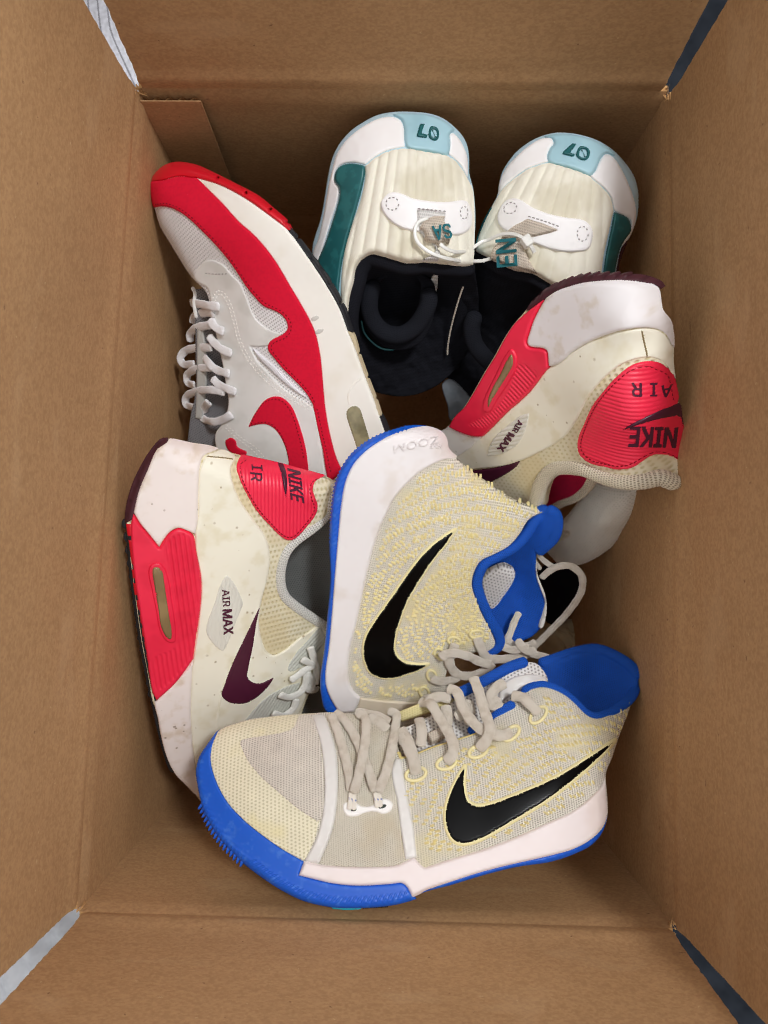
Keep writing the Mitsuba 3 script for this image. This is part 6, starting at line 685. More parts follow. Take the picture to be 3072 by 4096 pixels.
SHOES['basketball_shoe_001'] = dict(frame=[(0.01718,-0.14792,0.34491),(-0.99811,-0.06132,0.00456),(0.05869,-0.9279,0.36818),(-0.01834,0.36775,0.92974)],
 surfs={'main':{'ctrl':[(132.8,-17.7,-14),(113.9,20.4,-8),(86.2,46.7,-4),(44.5,63.3,-2),(121.6,-33.1,-12),(99.5,-43.5,-16),(102.8,-9.4,-4),(74.9,13.2,0),(75.2,-29.3,-6),(52.8,-45.9,-14),(42.2,5.1,0),(33,40.4,0),(13.9,-14.4,-4),(18.1,-44,-16),(-5.7,18.2,0),(-7.9,-7.7,-4),(-9.3,52.6,0),(-46.3,50.1,0),(-89.9,43.1,-2),(-124,30,-10),(-15,-12.6,-4),(-50.3,16,0),(-49.5,-21.3,-5),(-85.5,-2.4,0),(-91.6,-35.7,-8),(-122.9,-22,-4),(-141.3,-21.7,-10),(-164.7,-50.5,-20),(-83.5,-54.4,-14),(-118.5,-54.1,-12),(-132.4,-35.7,-10),(-109.8,19.5,-2),(-24.5,-48.1,-22)],'outline':[(127.7,-49.9),(134.4,-40),(139.4,-31),(141.5,-22.3),(140.1,-13.4),(134.8,3.2),(128.4,14.1),(120.1,24.8),(112,32.4),(105.2,38.7),(95.3,46.1),(82.5,54.5),(67.7,62),(50.1,66.8),(34.5,68.2),(13.7,68.1),(2.1,66.4),(1,65.1),(-8.6,62),(-24.6,59.2),(-46.1,54.8),(-67.7,51.4),(-89.5,49.8),(-107.2,46),(-121.4,40.7),(-130.9,32.9),(-135.9,22.7),(-137.1,9.2),(-138.1,-1.4),(-145.1,-12.2),(-153.2,-25.7),(-165.5,-44.4),(-173.5,-60.8,1),(-158.9,-48.8),(-147.1,-41.8),(-136.3,-38.5),(-130.7,-41),(-125.1,-48.4),(-118.3,-56.1),(-111,-60.9),(-103.3,-63.5),(-94.8,-62.3),(-88.4,-59.7),(-71.2,-47.6),(-64.5,-42),(-54.1,-34.4),(-37.5,-29.9),(-22.2,-26.3),(-10.4,-22.5),(1.2,-19.7),(0.6,-19.7),(2.1,-30.8),(7.7,-43.6),(22.9,-54.1),(32.6,-56.5),(47.1,-58.6),(64.1,-58.7),(73.9,-59.1),(91.1,-58.6),(105.8,-57.8),(116.9,-54.6)],'radius':[10,6,4,4,4,3,3,3,3,3,3,3,3,3,3,3,3,3,3,3,3,3,3,4,6,10,12,12,12,12,12,12,6,3,3,3,3,3,3,3,3,3,3,3,3,3,3,3,3,3,3,6,14,18,18,18,18,18,18,18,14]},'deep':{'ctrl':[(-173.7,-68.3,-22),(-164.1,-83.2,-30),(-141.3,-89.5,-34),(-114,-83.9,-40),(-127.5,-66.9,-46),(-141.9,-50,-40),(-159.4,-55.7,-32),(-147.2,-71.9,-46)],'outline':[(-175.8,-65.5),(-174.4,-74.3),(-166.1,-85.1),(-152.5,-92.5),(-136.6,-91.9),(-117.8,-87.9),(-107.4,-85.4),(-102.4,-74.9),(-107.7,-66.1),(-119.8,-62.9),(-129.2,-53.3),(-136.2,-42.3),(-143.3,-38.8),(-154.7,-41.9),(-169.5,-53.8)],'radius':[6,6,6,6,6,6,4,2,2,2,2,2,2,2,2]},'throat':{'ctrl':[(-0.3,-38.8,-26),(-18.5,-43.8,-28),(-43.8,-56.7,-30),(-70.5,-67,-30),(-95.7,-74.7,-28),(-86.4,-60.7,-28),(-54,-41.5,-28),(-17.1,-29.4,-24),(-106.7,-72,-30),(22.9,-45.7,-24)]},'far':{'ctrl':[(1.6,-55,-34),(-41.6,-63.8,-32),(-73.7,-78.4,-30),(-99.5,-86.7,-30),(-47.3,-57.8,-34)]}},
 parts=[
  {'t':'solid','n':'upper','m':'knit_grey','th':5,'s':'main'},
  {'t':'solid','n':'outsole','m':'rubber_blue','th':14,'s':'main','dz':1.5,'p':[(127.5,-50.7,1),(133.6,-39.7),(139.5,-31),(141.6,-22.1),(140.2,-13.2),(134.9,3.5),(128.5,14.6),(120.2,25.5),(112.2,33.1),(105.4,39.4),(95.3,46.9),(82.5,55.2),(67.6,62.6),(50,67.2),(34.4,68.6),(13.7,68.5),(2.2,66.9),(-3.3,65.5,1),(-0.1,63.4),(2.7,58.4),(5.6,56.3),(12.9,56.4),(33.7,56),(49.2,53.7),(60.7,50.6),(70.1,47.9,1),(66.5,40.1,1),(79.4,32.7),(93.4,22.9),(106.8,12),(117.3,0.9),(124.9,-11.4),(129.7,-23.7),(130.5,-31.6),(129.1,-39.5)],'tread':1},
  {'t':'teeth','n':'tread_tooth','m':'rubber_blue','s':'main','per':3.1,'inn':3.5,'out':3.4,'wid':2.2,'o':1.8,'slant':0.25,'line':[(135.9,1),(128.4,14.6),(120.1,25.3),(112,32.9),(104.7,39.5)]},
  {'t':'teeth','n':'tread_ridge','m':'rubber_blue','s':'main','per':3.3,'inn':7,'out':-0.4,'wid':1.9,'o':2,'slant':-0.7,'line':[(104.7,39.5),(95.3,46.7),(82.5,55.1),(67.8,62.5),(50.1,67.1),(34.5,68.5),(13.7,68.2),(3.2,67)]},
  {'t':'panel','n':'outsole','m':'rubber_blue','o':0.8,'er':0.6,'s':'main','grow':1,'p':[(16.6,65,1),(1,65.1),(-8.6,62.1),(-24.5,59.4),(-46,55),(-67.6,51.6),(-89.4,50),(-107,46.2),(-121.2,40.9),(-130,33.1),(-134.6,23.1,1),(-130.1,30.7),(-119.1,38.3),(-105.3,43.5),(-89.3,46.5),(-67.4,49.5),(-45.9,52.9),(-24.5,57.3),(-8.6,61.2)]},
  {'t':'solid','n':'sole_inlay','m':'rubber_cyan','th':10,'s':'main','dz':-1,'p':[(51,65.6,1),(32.4,67.8,1),(31.5,69.4,1),(40.9,69.4),(50.2,68,1)]},
  {'t':'solid','n':'sole_inlay','m':'rubber_black','th':10,'s':'main','dz':-0.6,'p':[(32.9,67.6,1),(15.7,67.1,1),(14.8,69.4,1),(31.4,69.1,1)]},
  {'t':'panel','n':'midsole','m':'leather_pink','o':3,'er':2,'s':'main','p':[(66.1,40.1,1),(54,43),(38.3,44.9),(22.7,45.9),(8,45.8),(-1.6,42.6),(-4.6,42.3),(-3.8,42.3),(-6.6,46),(-9.5,48.3,1),(-25.6,44.6),(-47.1,40.1),(-69,34.2),(-91.5,26.7),(-109,20.7),(-121.9,13.1),(-132.1,5.1),(-135.8,-0.9,1),(-134.5,10.1),(-133.5,23.3),(-129.3,30.8),(-118.5,38.4),(-104.8,43.6),(-88.8,46.5),(-67.1,49.5),(-45.7,52.9),(-24.3,57.7),(-8.5,61.5),(-2.6,64.7),(1,64.1),(-0,64.1),(2.7,58.4),(5.6,56.3),(12.9,56.4),(33.6,56),(49.1,53.7),(60.5,50.6),(70.1,47.9,1)]},
  {'t':'panel','n':'toe_box','m':'knit_yellow','o':0.8,'er':0.6,'s':'main','p':[(126.2,-48.6,1),(129.5,-40.9),(130.7,-31.7),(129.9,-23.8),(125.1,-11.5),(117.5,0.8),(107,11.9),(93.5,22.9),(79.4,32.7),(66.5,39.9,1),(60.1,29),(55.4,14.5),(52.7,-0.6),(52.6,-16.6),(54.9,-33.8),(61.8,-55.7,1),(77.7,-57.3),(101.7,-56.1),(115.3,-53)]},
  {'t':'panel','n':'toe_patch','m':'knit_toe','o':1.1,'er':0.5,'s':'main','p':[(110.3,-38.6),(105.9,-40.3),(93.3,-41.5),(80.4,-42.8),(73.6,-46),(71.4,-56.4,1),(61.8,-55.6),(54.9,-33.7),(52.6,-16.6),(52.3,-0.6),(54.3,14.6),(57.4,17.6,1),(69.3,9.6),(83.4,-2.6),(97.1,-15.3),(106.6,-28.4)]},
  {'t':'panel','n':'strap','m':'film_white','o':1.8,'er':0.6,'s':'main','p':[(62,-55.8,1),(53.2,-54.3),(48.1,-41.6),(44.7,-29.5),(43.2,-15.9),(43.6,0),(45.7,15.2),(49.3,26.8),(57,42,1),(66.2,40,1),(58.9,28.2),(54.2,14.6),(52.3,-0.5),(52.6,-16.5),(54.8,-33.6)]},
  {'t':'panel','n':'midfoot','m':'mesh_mid','o':0.9,'er':0.6,'s':'main','p':[(52.8,-54.8,1),(47.8,-41.7),(44.4,-29.7),(42.9,-16),(43.4,-0.1),(45.5,15.1),(49.1,26.8),(56.9,42,1),(38.4,45.1),(8,46),(2.4,42.9,1),(4.3,22.7),(5.4,7.4),(7.4,-11.8),(4,-20.5),(2.1,-30.6),(7.8,-42.7),(22.8,-52.5),(32.2,-54.8),(45.3,-56.8)]},
  {'t':'panel','n':'strap','m':'film_white','o':1.8,'er':0.6,'s':'main','p':[(4.1,-19.8,1),(0.4,-18.8,1),(-1.5,2.7),(-4.2,23.2),(-5,42.4,1),(2.6,42.9,1),(4.3,22.7),(5.4,7.5),(7.6,-11.7)]},
  {'t':'panel','n':'lace_anchor','m':'rubber_white','o':2.2,'er':0.8,'s':'main','p':[(40.7,11),(40,7.5),(36.7,6.6),(31.4,7.5),(28.2,9.7),(21.2,9.6),(16.7,6.3),(10.7,6.5),(7.9,9.9),(9.6,13.9),(14.6,15.6),(20.4,13.7),(27.4,14.5),(31.7,15.9),(38.1,15.2)]},
  {'t':'panel','n':'anchor_slot','m':'slot_dark','o':2.4,'er':0.4,'s':'main','p':[(36,10.3),(31.5,10),(31.6,12.6),(35.4,12.8)]},
  {'t':'panel','n':'anchor_slot','m':'slot_dark','o':2.4,'er':0.4,'s':'main','p':[(17.4,9.9),(12,9.7),(12.1,11.4),(17.6,12.4)]},
  {'t':'panel','n':'logo_rim','m':'rubber_straw','o':1.3,'er':0.6,'s':'main','buf':1.6,'p':[(-41.4,-11.2,1),(-36.2,-4.5),(-30.9,3.6),(-26.7,12.6),(-25.2,19.5),(-25.8,27.5),(-28.9,33.6),(-34,35.9),(-41.5,35.4),(-52.5,31.7),(-65,26),(-78.6,19.9),(-91.5,13.6),(-104.8,6.2),(-118.9,-2.5),(-132.6,-11.7),(-148.4,-23.4,1),(-133.5,-16.1),(-120.1,-9.4),(-105.1,-2.1),(-90.9,3.3),(-77.1,7.6),(-65.9,11),(-54.7,13.8),(-46,14.3),(-40.9,11.4),(-39.3,6.2),(-39.7,-2.1)]},
  {'t':'panel','n':'side_logo','m':'gloss_black','o':1.7,'er':0.35,'s':'main','p':[(-41.3,-11.1,1),(-36.1,-4.5),(-30.9,3.6),(-26.7,12.6),(-25.1,19.6),(-25.7,27.6),(-28.9,33.6),(-33.9,35.9),(-41.4,35.4),(-52.5,31.7),(-64.9,26.1),(-78.6,19.9),(-91.4,13.7),(-104.7,6.2),(-118.8,-2.5),(-132.5,-11.7),(-148.3,-23.3,1),(-133.3,-16),(-120,-9.3),(-105,-2.1),(-90.8,3.4),(-77.1,7.7),(-65.8,11),(-54.7,13.9),(-46,14.3),(-40.9,11.4),(-39.3,6.2),(-39.7,-2.1)]},
  {'t':'solid','n':'lining','m':'cloth_blue','th':4,'s':'deep','bump':1},
  {'t':'tube','n':'collar_roll','m':'cloth_blue','w':9,'th':8,'dh':-1.5,'s':'deep','p':[(-108.5,-85.5,-1.5),(-117.6,-87.5,-1.5),(-136.9,-92.1,-1.5),(-152.4,-92.1,-1.5),(-165.4,-84.2,-1.5),(-173.5,-73.6,-1.5),(-176.2,-65.5,-1.5)]},
  {'t':'tube','n':'collar','m':'cloth_blue','w':7.2,'th':7,'dh':-1,'s':'main','p':[(-176.3,-64.8,-1),(-166.5,-52.7,-1),(-156.6,-46.2,-1),(-147,-41.6,-1),(-136.8,-39.6,-1),(-130,-42.2,-1),(-124.3,-49.6,-1),(-117.6,-57.3,-1),(-110.8,-61.8,-1),(-103.6,-64.2,-1),(-95.1,-63.1,-1),(-88.8,-59.2,-1)]},
  {'t':'tube','n':'collar','m':'cloth_blue','w':7,'th':6,'dh':-1,'s':'main','p':[(-82.2,-52.3,-1),(-75.9,-49.3,-1),(-69.7,-45.7,-1),(-64,-42,-1)]},
  {'t':'tube','n':'collar','m':'cloth_blue','w':5.5,'th':5,'dh':-1,'s':'main','p':[(-54.9,-35.1,-1),(-50.8,-34.9,-1),(-48.5,-38.6,-1)]},
  {'t':'solid','n':'tongue','m':'mesh_perf','th':3,'s':'throat','p':[(3.2,-40.2,1),(-18.9,-48.6),(-37.9,-58.3),(-63.9,-72.5),(-79.4,-79.8),(-89.6,-83.3),(-102.3,-84.4),(-107.4,-80.7),(-111.2,-69.3),(-98.9,-62.4),(-85.9,-57.1),(-67.1,-41.8),(-46.8,-31.3),(-22.6,-25.6),(3.5,-19.2,1)]},
  {'t':'panel','n':'tongue_edge','m':'film_white','o':3,'er':1.5,'s':'throat','p':[(-80.3,-71.5),(-95.3,-75.3),(-105.1,-73.8),(-110.3,-71.2),(-109.1,-67.5),(-99,-66.6),(-88.8,-63.3),(-78.5,-58.3),(-72.2,-55.2),(-74.6,-64.7)]},
  {'t':'panel','n':'yellow_edge','m':'rubber_yellow2','o':1,'er':0.6,'s':'main','p':[(3.2,-23.9,1),(-14.2,-27.4),(-38.2,-35.8),(-48.3,-38.2,1),(-53.8,-34),(-37.1,-28.8),(-21.9,-25.3),(-10.2,-21.4),(1.3,-18.6,1)]},
  {'t':'solid','n':'eyestay','m':'knit_yellow2','th':4,'s':'far','p':[(-0.3,-55.4,1),(-15.8,-60.2),(-41.7,-65,1),(-43.7,-58.6,1),(-22.6,-54.1),(-1.7,-49.1,1)]},
  {'t':'tube','n':'eyestay_binding','m':'cloth_blue','w':8,'th':7,'dh':2,'s':'far','p':[(-39.6,-63,2),(-51.6,-67.5,2),(-63,-72.1,2),(-73.3,-76.6,2),(-83.7,-81.1,2),(-97.8,-85.2,2)]},
  {'t':'panel','n':'tongue_tag','m':'web_beige','o':9,'er':1.5,'s':'throat','p':[(-18.1,-36.8,1),(-36.7,-43.7,1),(-38.7,-36.2,1),(-20.8,-28.8,1)],'rib':(-0.938,-0.348,1.2,0.25)},
  {'t':'ring','n':'eyelet','m':'rubber_straw','w':2.2,'dh':1.2,'s':'main','p':[(-15.2,-9.3),(-14.7,-7.3),(-12.9,-5.5),(-10,-4.3),(-6.8,-3.9),(-3.9,-4.5),(-2.1,-5.9),(-1.7,-7.8),(-2.9,-9.8),(-5.3,-11.4),(-8.5,-12.2),(-11.6,-12.1),(-14,-11)]},
  {'t':'ring','n':'eyelet','m':'rubber_straw','w':2.2,'dh':1.2,'s':'main','p':[(-35.8,-15.5),(-35.4,-13.5),(-33.6,-11.6),(-30.9,-10.3),(-27.7,-9.8),(-25,-10.2),(-23.2,-11.4),(-22.8,-13.3),(-23.9,-15.3),(-26.2,-17),(-29.3,-18),(-32.4,-18),(-34.7,-17.1)]},
  {'t':'ring','n':'eyelet','m':'rubber_straw','w':2.2,'dh':1.2,'s':'main','p':[(-57.6,-22.1),(-57.3,-20.2),(-55.6,-18.3),(-52.9,-16.8),(-49.9,-16),(-47.2,-16.2),(-45.4,-17.3),(-44.9,-19.1),(-46,-21),(-48.2,-22.8),(-51.1,-24),(-54.1,-24.3),(-56.4,-23.6)]},
  {'t':'ring','n':'eyelet','m':'rubber_straw','w':2.2,'dh':1.2,'s':'main','p':[(-81.3,-34.7),(-81.4,-32.9),(-80.2,-30.5),(-78,-28.3),(-75.2,-26.6),(-72.4,-25.9),(-70.4,-26.3),(-69.5,-27.7),(-70,-29.8),(-71.8,-32.2),(-74.4,-34.2),(-77.3,-35.5),(-79.8,-35.7)]},
  {'t':'ring','n':'eyelet','m':'rubber_straw','w':2.2,'dh':1.2,'s':'main','p':[(-102,-46.9),(-102.3,-45),(-101.2,-42.3),(-98.9,-39.7),(-96,-37.7),(-93.1,-36.6),(-90.9,-36.9),(-89.8,-38.3),(-90.2,-40.6),(-91.9,-43.3),(-94.6,-45.8),(-97.6,-47.4),(-100.3,-47.8)]},
  {'t':'tube','n':'lace','m':'lace_beige','w':6.4,'th':2.4,'dh':4,'s':'main','p':[(47.8,-54.1,4),(42.8,-40.9,4),(39,-26.6,4),(36,-13.1,4),(34.3,0.8,4)]},
  {'t':'tube','n':'lace','m':'lace_beige','w':6.4,'th':2.4,'dh':5,'s':'main','p':[(45.5,-56,5),(37.6,-47.5,5),(30.3,-34.1,5),(25.7,-21.1,5),(21.8,-8.9,5),(18.9,1.8,5)]},
  {'t':'tube','n':'lace','m':'lace_beige','w':6.4,'th':2.4,'dh':8,'s':'main','p':[(29.5,-53.6,8),(24.2,-50.3,8),(23.3,-36.7,8),(26.2,-20.7,8),(29.4,-7.9,8),(32.8,2.3,8)]},
  {'t':'tube','n':'lace','m':'lace_beige','w':6.4,'th':2.4,'dh':6,'s':'main','p':[(7.5,-56.2,6),(1.7,-53.2,6),(3.4,-40.6,6),(7.2,-22.2,6),(12,-8.2,6),(17.2,2.5,6)]},
  {'t':'tube','n':'lace','m':'lace_fleck','w':3.2,'th':1.8,'dh':3.5,'s':'main','p':[(34.8,0.7,3.5),(35.3,5.8,3.5),(36.3,12,3.5)]},
  {'t':'tube','n':'lace','m':'lace_fleck','w':3.2,'th':1.8,'dh':3.5,'s':'main','p':[(33.2,1.8,3.5),(32.9,7,3.5),(33.4,12.2,3.5)]},
  {'t':'tube','n':'lace','m':'lace_fleck','w':3.2,'th':1.8,'dh':3.5,'s':'main','p':[(19.1,1.7,3.5),(18.5,6.8,3.5),(18.4,11.9,3.5)]},
  {'t':'tube','n':'lace','m':'lace_fleck','w':3.2,'th':1.8,'dh':3.5,'s':'main','p':[(17.5,2.3,3.5),(16.2,7,3.5),(16.2,11.6,3.5)]},
  {'t':'tube','n':'lace','m':'lace_beige','w':7.6,'th':2.5,'dh':0,'s':'main','p':[(30.7,-53.9,8),(20.3,-53.3,8),(12.1,-50.2,8),(7,-45.9,8)]},
  {'t':'tube','n':'lace','m':'lace_beige','w':7.6,'th':2.5,'dh':0,'s':'main','p':[(0.2,-37.1,5),(-4.3,-26.5,7),(-7.4,-16.8,6),(-8.7,-7.5,1.5)]},
  {'t':'tube','n':'lace','m':'lace_beige','w':7.6,'th':2.5,'dh':0,'s':'main','p':[(-15.4,-62.1,4),(-22.9,-57.3,8),(-28.1,-45.9,9),(-33.3,-33,9),(-34.9,-23.6,8),(-32.5,-17.4,5),(-28.2,-14.6,1.5)]},
  {'t':'tube','n':'lace','m':'lace_beige','w':7.6,'th':2.5,'dh':0,'s':'main','p':[(-36.1,-67.9,5),(-42,-64.7,9),(-45,-52.1,10),(-50.4,-39.4,11),(-58.1,-32,9),(-67.1,-29.4,5),(-76.3,-31.2,1.5)]},
  {'t':'tube','n':'lace','m':'lace_beige','w':7.6,'th':2.5,'dh':0,'s':'main','p':[(-55.5,-74.3,8),(-57.4,-63,11),(-58.8,-47.4,13),(-60.2,-32.8,13),(-57.3,-26.8,9),(-51.3,-20.7,1.5)]},
  {'t':'tube','n':'lace','m':'lace_beige','w':7.6,'th':2.5,'dh':0,'s':'main','p':[(-79.8,-57.5,5),(-86.1,-55.1,7),(-90.3,-49.9,7),(-94.8,-44.1,4),(-95.5,-42.2,1.5)]},
  {'t':'tube','n':'lace','m':'lace_beige','w':7.6,'th':2.5,'dh':0,'s':'main','p':[(-78.2,-68.1,4),(-71.3,-65,4),(-66.1,-58.5,4),(-65.7,-48.5,4)]},
  {'t':'tube','n':'lace','m':'lace_beige','w':7.6,'th':2.5,'dh':0,'s':'main','p':[(-72.4,-56.8,3),(-67,-52.4,3),(-73.3,-49.1,3)]},
  {'t':'tube','n':'lace','m':'lace_beige','w':7.6,'th':2.5,'dh':0,'s':'main','p':[(-14.5,-49.2,3),(-15.2,-37.3,3),(-13.2,-26.5,3)]},
  {'t':'tube','n':'lace','m':'lace_beige','w':7.6,'th':2.5,'dh':0,'s':'main','p':[(-33.9,-56.1,3),(-34.4,-47.1,3),(-30.5,-34.9,3)]},
  {'t':'tube','n':'lace','m':'lace_beige','w':7.6,'th':2.5,'dh':0,'s':'main','p':[(-0.4,-41.8,5),(-5.3,-30.4,7),(-7.5,-17.9,6),(-8.8,-9.1,1.5)]},
  {'t':'tube','n':'lace','m':'lace_beige','w':7.6,'th':2.5,'dh':0,'s':'main','p':[(-51.6,-57.9,3),(-48,-49.4,3),(-50,-39.2,3)]},
  {'t':'tube','n':'lace','m':'lace_beige','w':7.6,'th':2.5,'dh':0,'s':'main','p':[(-20,-59.1,4),(-29.6,-62.3,4),(-38.9,-60.4,4)]},
  {'t':'tube','n':'lace','m':'lace_beige','w':7.6,'th':2.5,'dh':0,'s':'main','p':[(-39.9,-45.2,3),(-46.9,-49.5,3),(-54.1,-51.2,3)]},
  {'t':'tube','n':'lace','m':'lace_beige','w':7.6,'th':2.5,'dh':0,'s':'main','p':[(22,-50.4,5),(14.5,-46.9,5),(8.5,-39.8,5)]},
  {'t':'spikes','n':'spike','m':'rubber_yellow','kind':1,'p':[(-0.3,4.6),(-4.1,-1.5),(-25.4,-6.4),(-36.1,-21.3),(-62.1,-22.7),(-71.6,-25.4),(-82.9,-31.6),(-93.6,-34.3),(-101.9,-41.9),(-100.9,-54.2),(-113.5,-53.2),(-122.9,-41.8),(-129.6,-34.5),(-141,-35.5),(-156.7,-43.4),(-165.5,-50.5),(-153.7,-28.3),(-145.7,-19.9),(-141.6,-10.3),(-133.8,-3.6),(-123.4,7.8),(-92.7,21.7),(-61.1,32.6),(-26.1,41.2),(-15.6,40.5),(-8.1,28.4),(-2.9,13)],'centre':(-118.9,78.5)},
 ])
CABLE_TIE = {'strands':[[(0.0407,0.2084,0.3659),(0.0441,0.2059,0.3648),(0.0493,0.2048,0.3624),(0.0563,0.2089,0.3519),(0.0655,0.2167,0.3389),(0.0743,0.2223,0.3384),(0.0803,0.2224,0.3451),(0.0831,0.2222,0.3484),(0.0889,0.2205,0.3544),(0.0941,0.2174,0.3582),(0.0983,0.2137,0.3599)],[(0.0326,0.2256,0.3656),(0.0276,0.2241,0.3656),(0.0242,0.2198,0.3648),(0.0242,0.2141,0.3643),(0.0285,0.2077,0.3635),(0.036,0.2031,0.3623),(0.0463,0.2013,0.3588),(0.0618,0.207,0.3404),(0.075,0.2103,0.3326),(0.0638,0.2077,0.3381),(0.0715,0.2101,0.3322),(0.0785,0.2108,0.3355)]],'head':(0.0992,0.2127,0.3598)}


def rings_of(g):
    gs = g.geoms if hasattr(g, 'geoms') else [g]
    for q in gs:
        if not q.is_empty and q.geom_type == 'Polygon':
            yield np.array(q.exterior.coords)[:-1]
            for i in q.interiors:
                yield np.array(i.coords)[:-1]


def even(r, step):
    q = np.vstack([r, r[:1]])
    L = np.r_[0, np.cumsum(np.linalg.norm(np.diff(q, axis=0), axis=1))]
    m = max(6, int(L[-1] / step))
    s = np.linspace(0, L[-1], m, endpoint=False)
    return np.stack([np.interp(s, L, q[:, k]) for k in (0, 1)], 1)


def fill(poly, step, insets=(0,)):
    """Points and triangles that fill a polygon, with denser rings along its border."""
    pts = []
    for k in insets:
        for r in rings_of(poly.buffer(-k) if k else poly):
            pts.append(even(r, step if k == 0 else step * 1.1))
    x0, y0, x1, y1 = poly.bounds
    gx, gy = np.meshgrid(np.arange(x0, x1, step), np.arange(y0, y1, step * .866), indexing='ij')
    gx = gx + (np.arange(gx.shape[1]) % 2)[None] * step / 2
    inner = poly.buffer(-(max(insets) + step * .55))
    if not inner.is_empty:
        g = np.stack([gx.ravel(), gy.ravel()], 1)
        pts.append(g[shapely.contains_xy(inner, g[:, 0], g[:, 1])])
    p = np.vstack(pts)
    p = p[np.unique((p * 50).round().astype(np.int64), axis=0, return_index=True)[1]]
    tri = Delaunay(p).simplices
    a, b, c = p[tri[:, 0]], p[tri[:, 1]], p[tri[:, 2]]
    ctr = (a + b + c) / 3
    ar = (b[:, 0] - a[:, 0]) * (c[:, 1] - a[:, 1]) - (b[:, 1] - a[:, 1]) * (c[:, 0] - a[:, 0])
    tri = np.where(ar[:, None] < 0, tri[:, ::-1], tri)
    ok = (np.abs(ar) > 1e-3) & shapely.contains_xy(poly.buffer(.03), ctr[:, 0], ctr[:, 1])
    tri = tri[ok]
    used = np.unique(tri)
    re = np.full(len(p), -1)
    re[used] = np.arange(len(used))
    return p[used], re[tri]


def border(tri):
    e = np.vstack([tri[:, [0, 1]], tri[:, [1, 2]], tri[:, [2, 0]]])
    k = np.sort(e, 1)
    _, inv, cnt = np.unique(k, axis=0, return_inverse=True, return_counts=True)
    return e[cnt[inv.ravel()] == 1]


def shell(p, tri, top, depth, close=False):
    """A sheet at height top with its rim turned down by depth (a solid slab when close)."""
    e = border(tri)
    N = len(p)
    v = np.vstack([np.c_[p, top], np.c_[p, top - depth]])
    f = [tri, np.stack([e[:, 1], e[:, 0], e[:, 0] + N], 1), np.stack([e[:, 1], e[:, 0] + N, e[:, 1] + N], 1)]
    if close:
        f.append(tri[:, ::-1] + N)
    f = np.vstack(f)
    used = np.unique(f)
    re = np.full(2 * N, -1)
    re[used] = np.arange(len(used))
    return v[used], re[f]


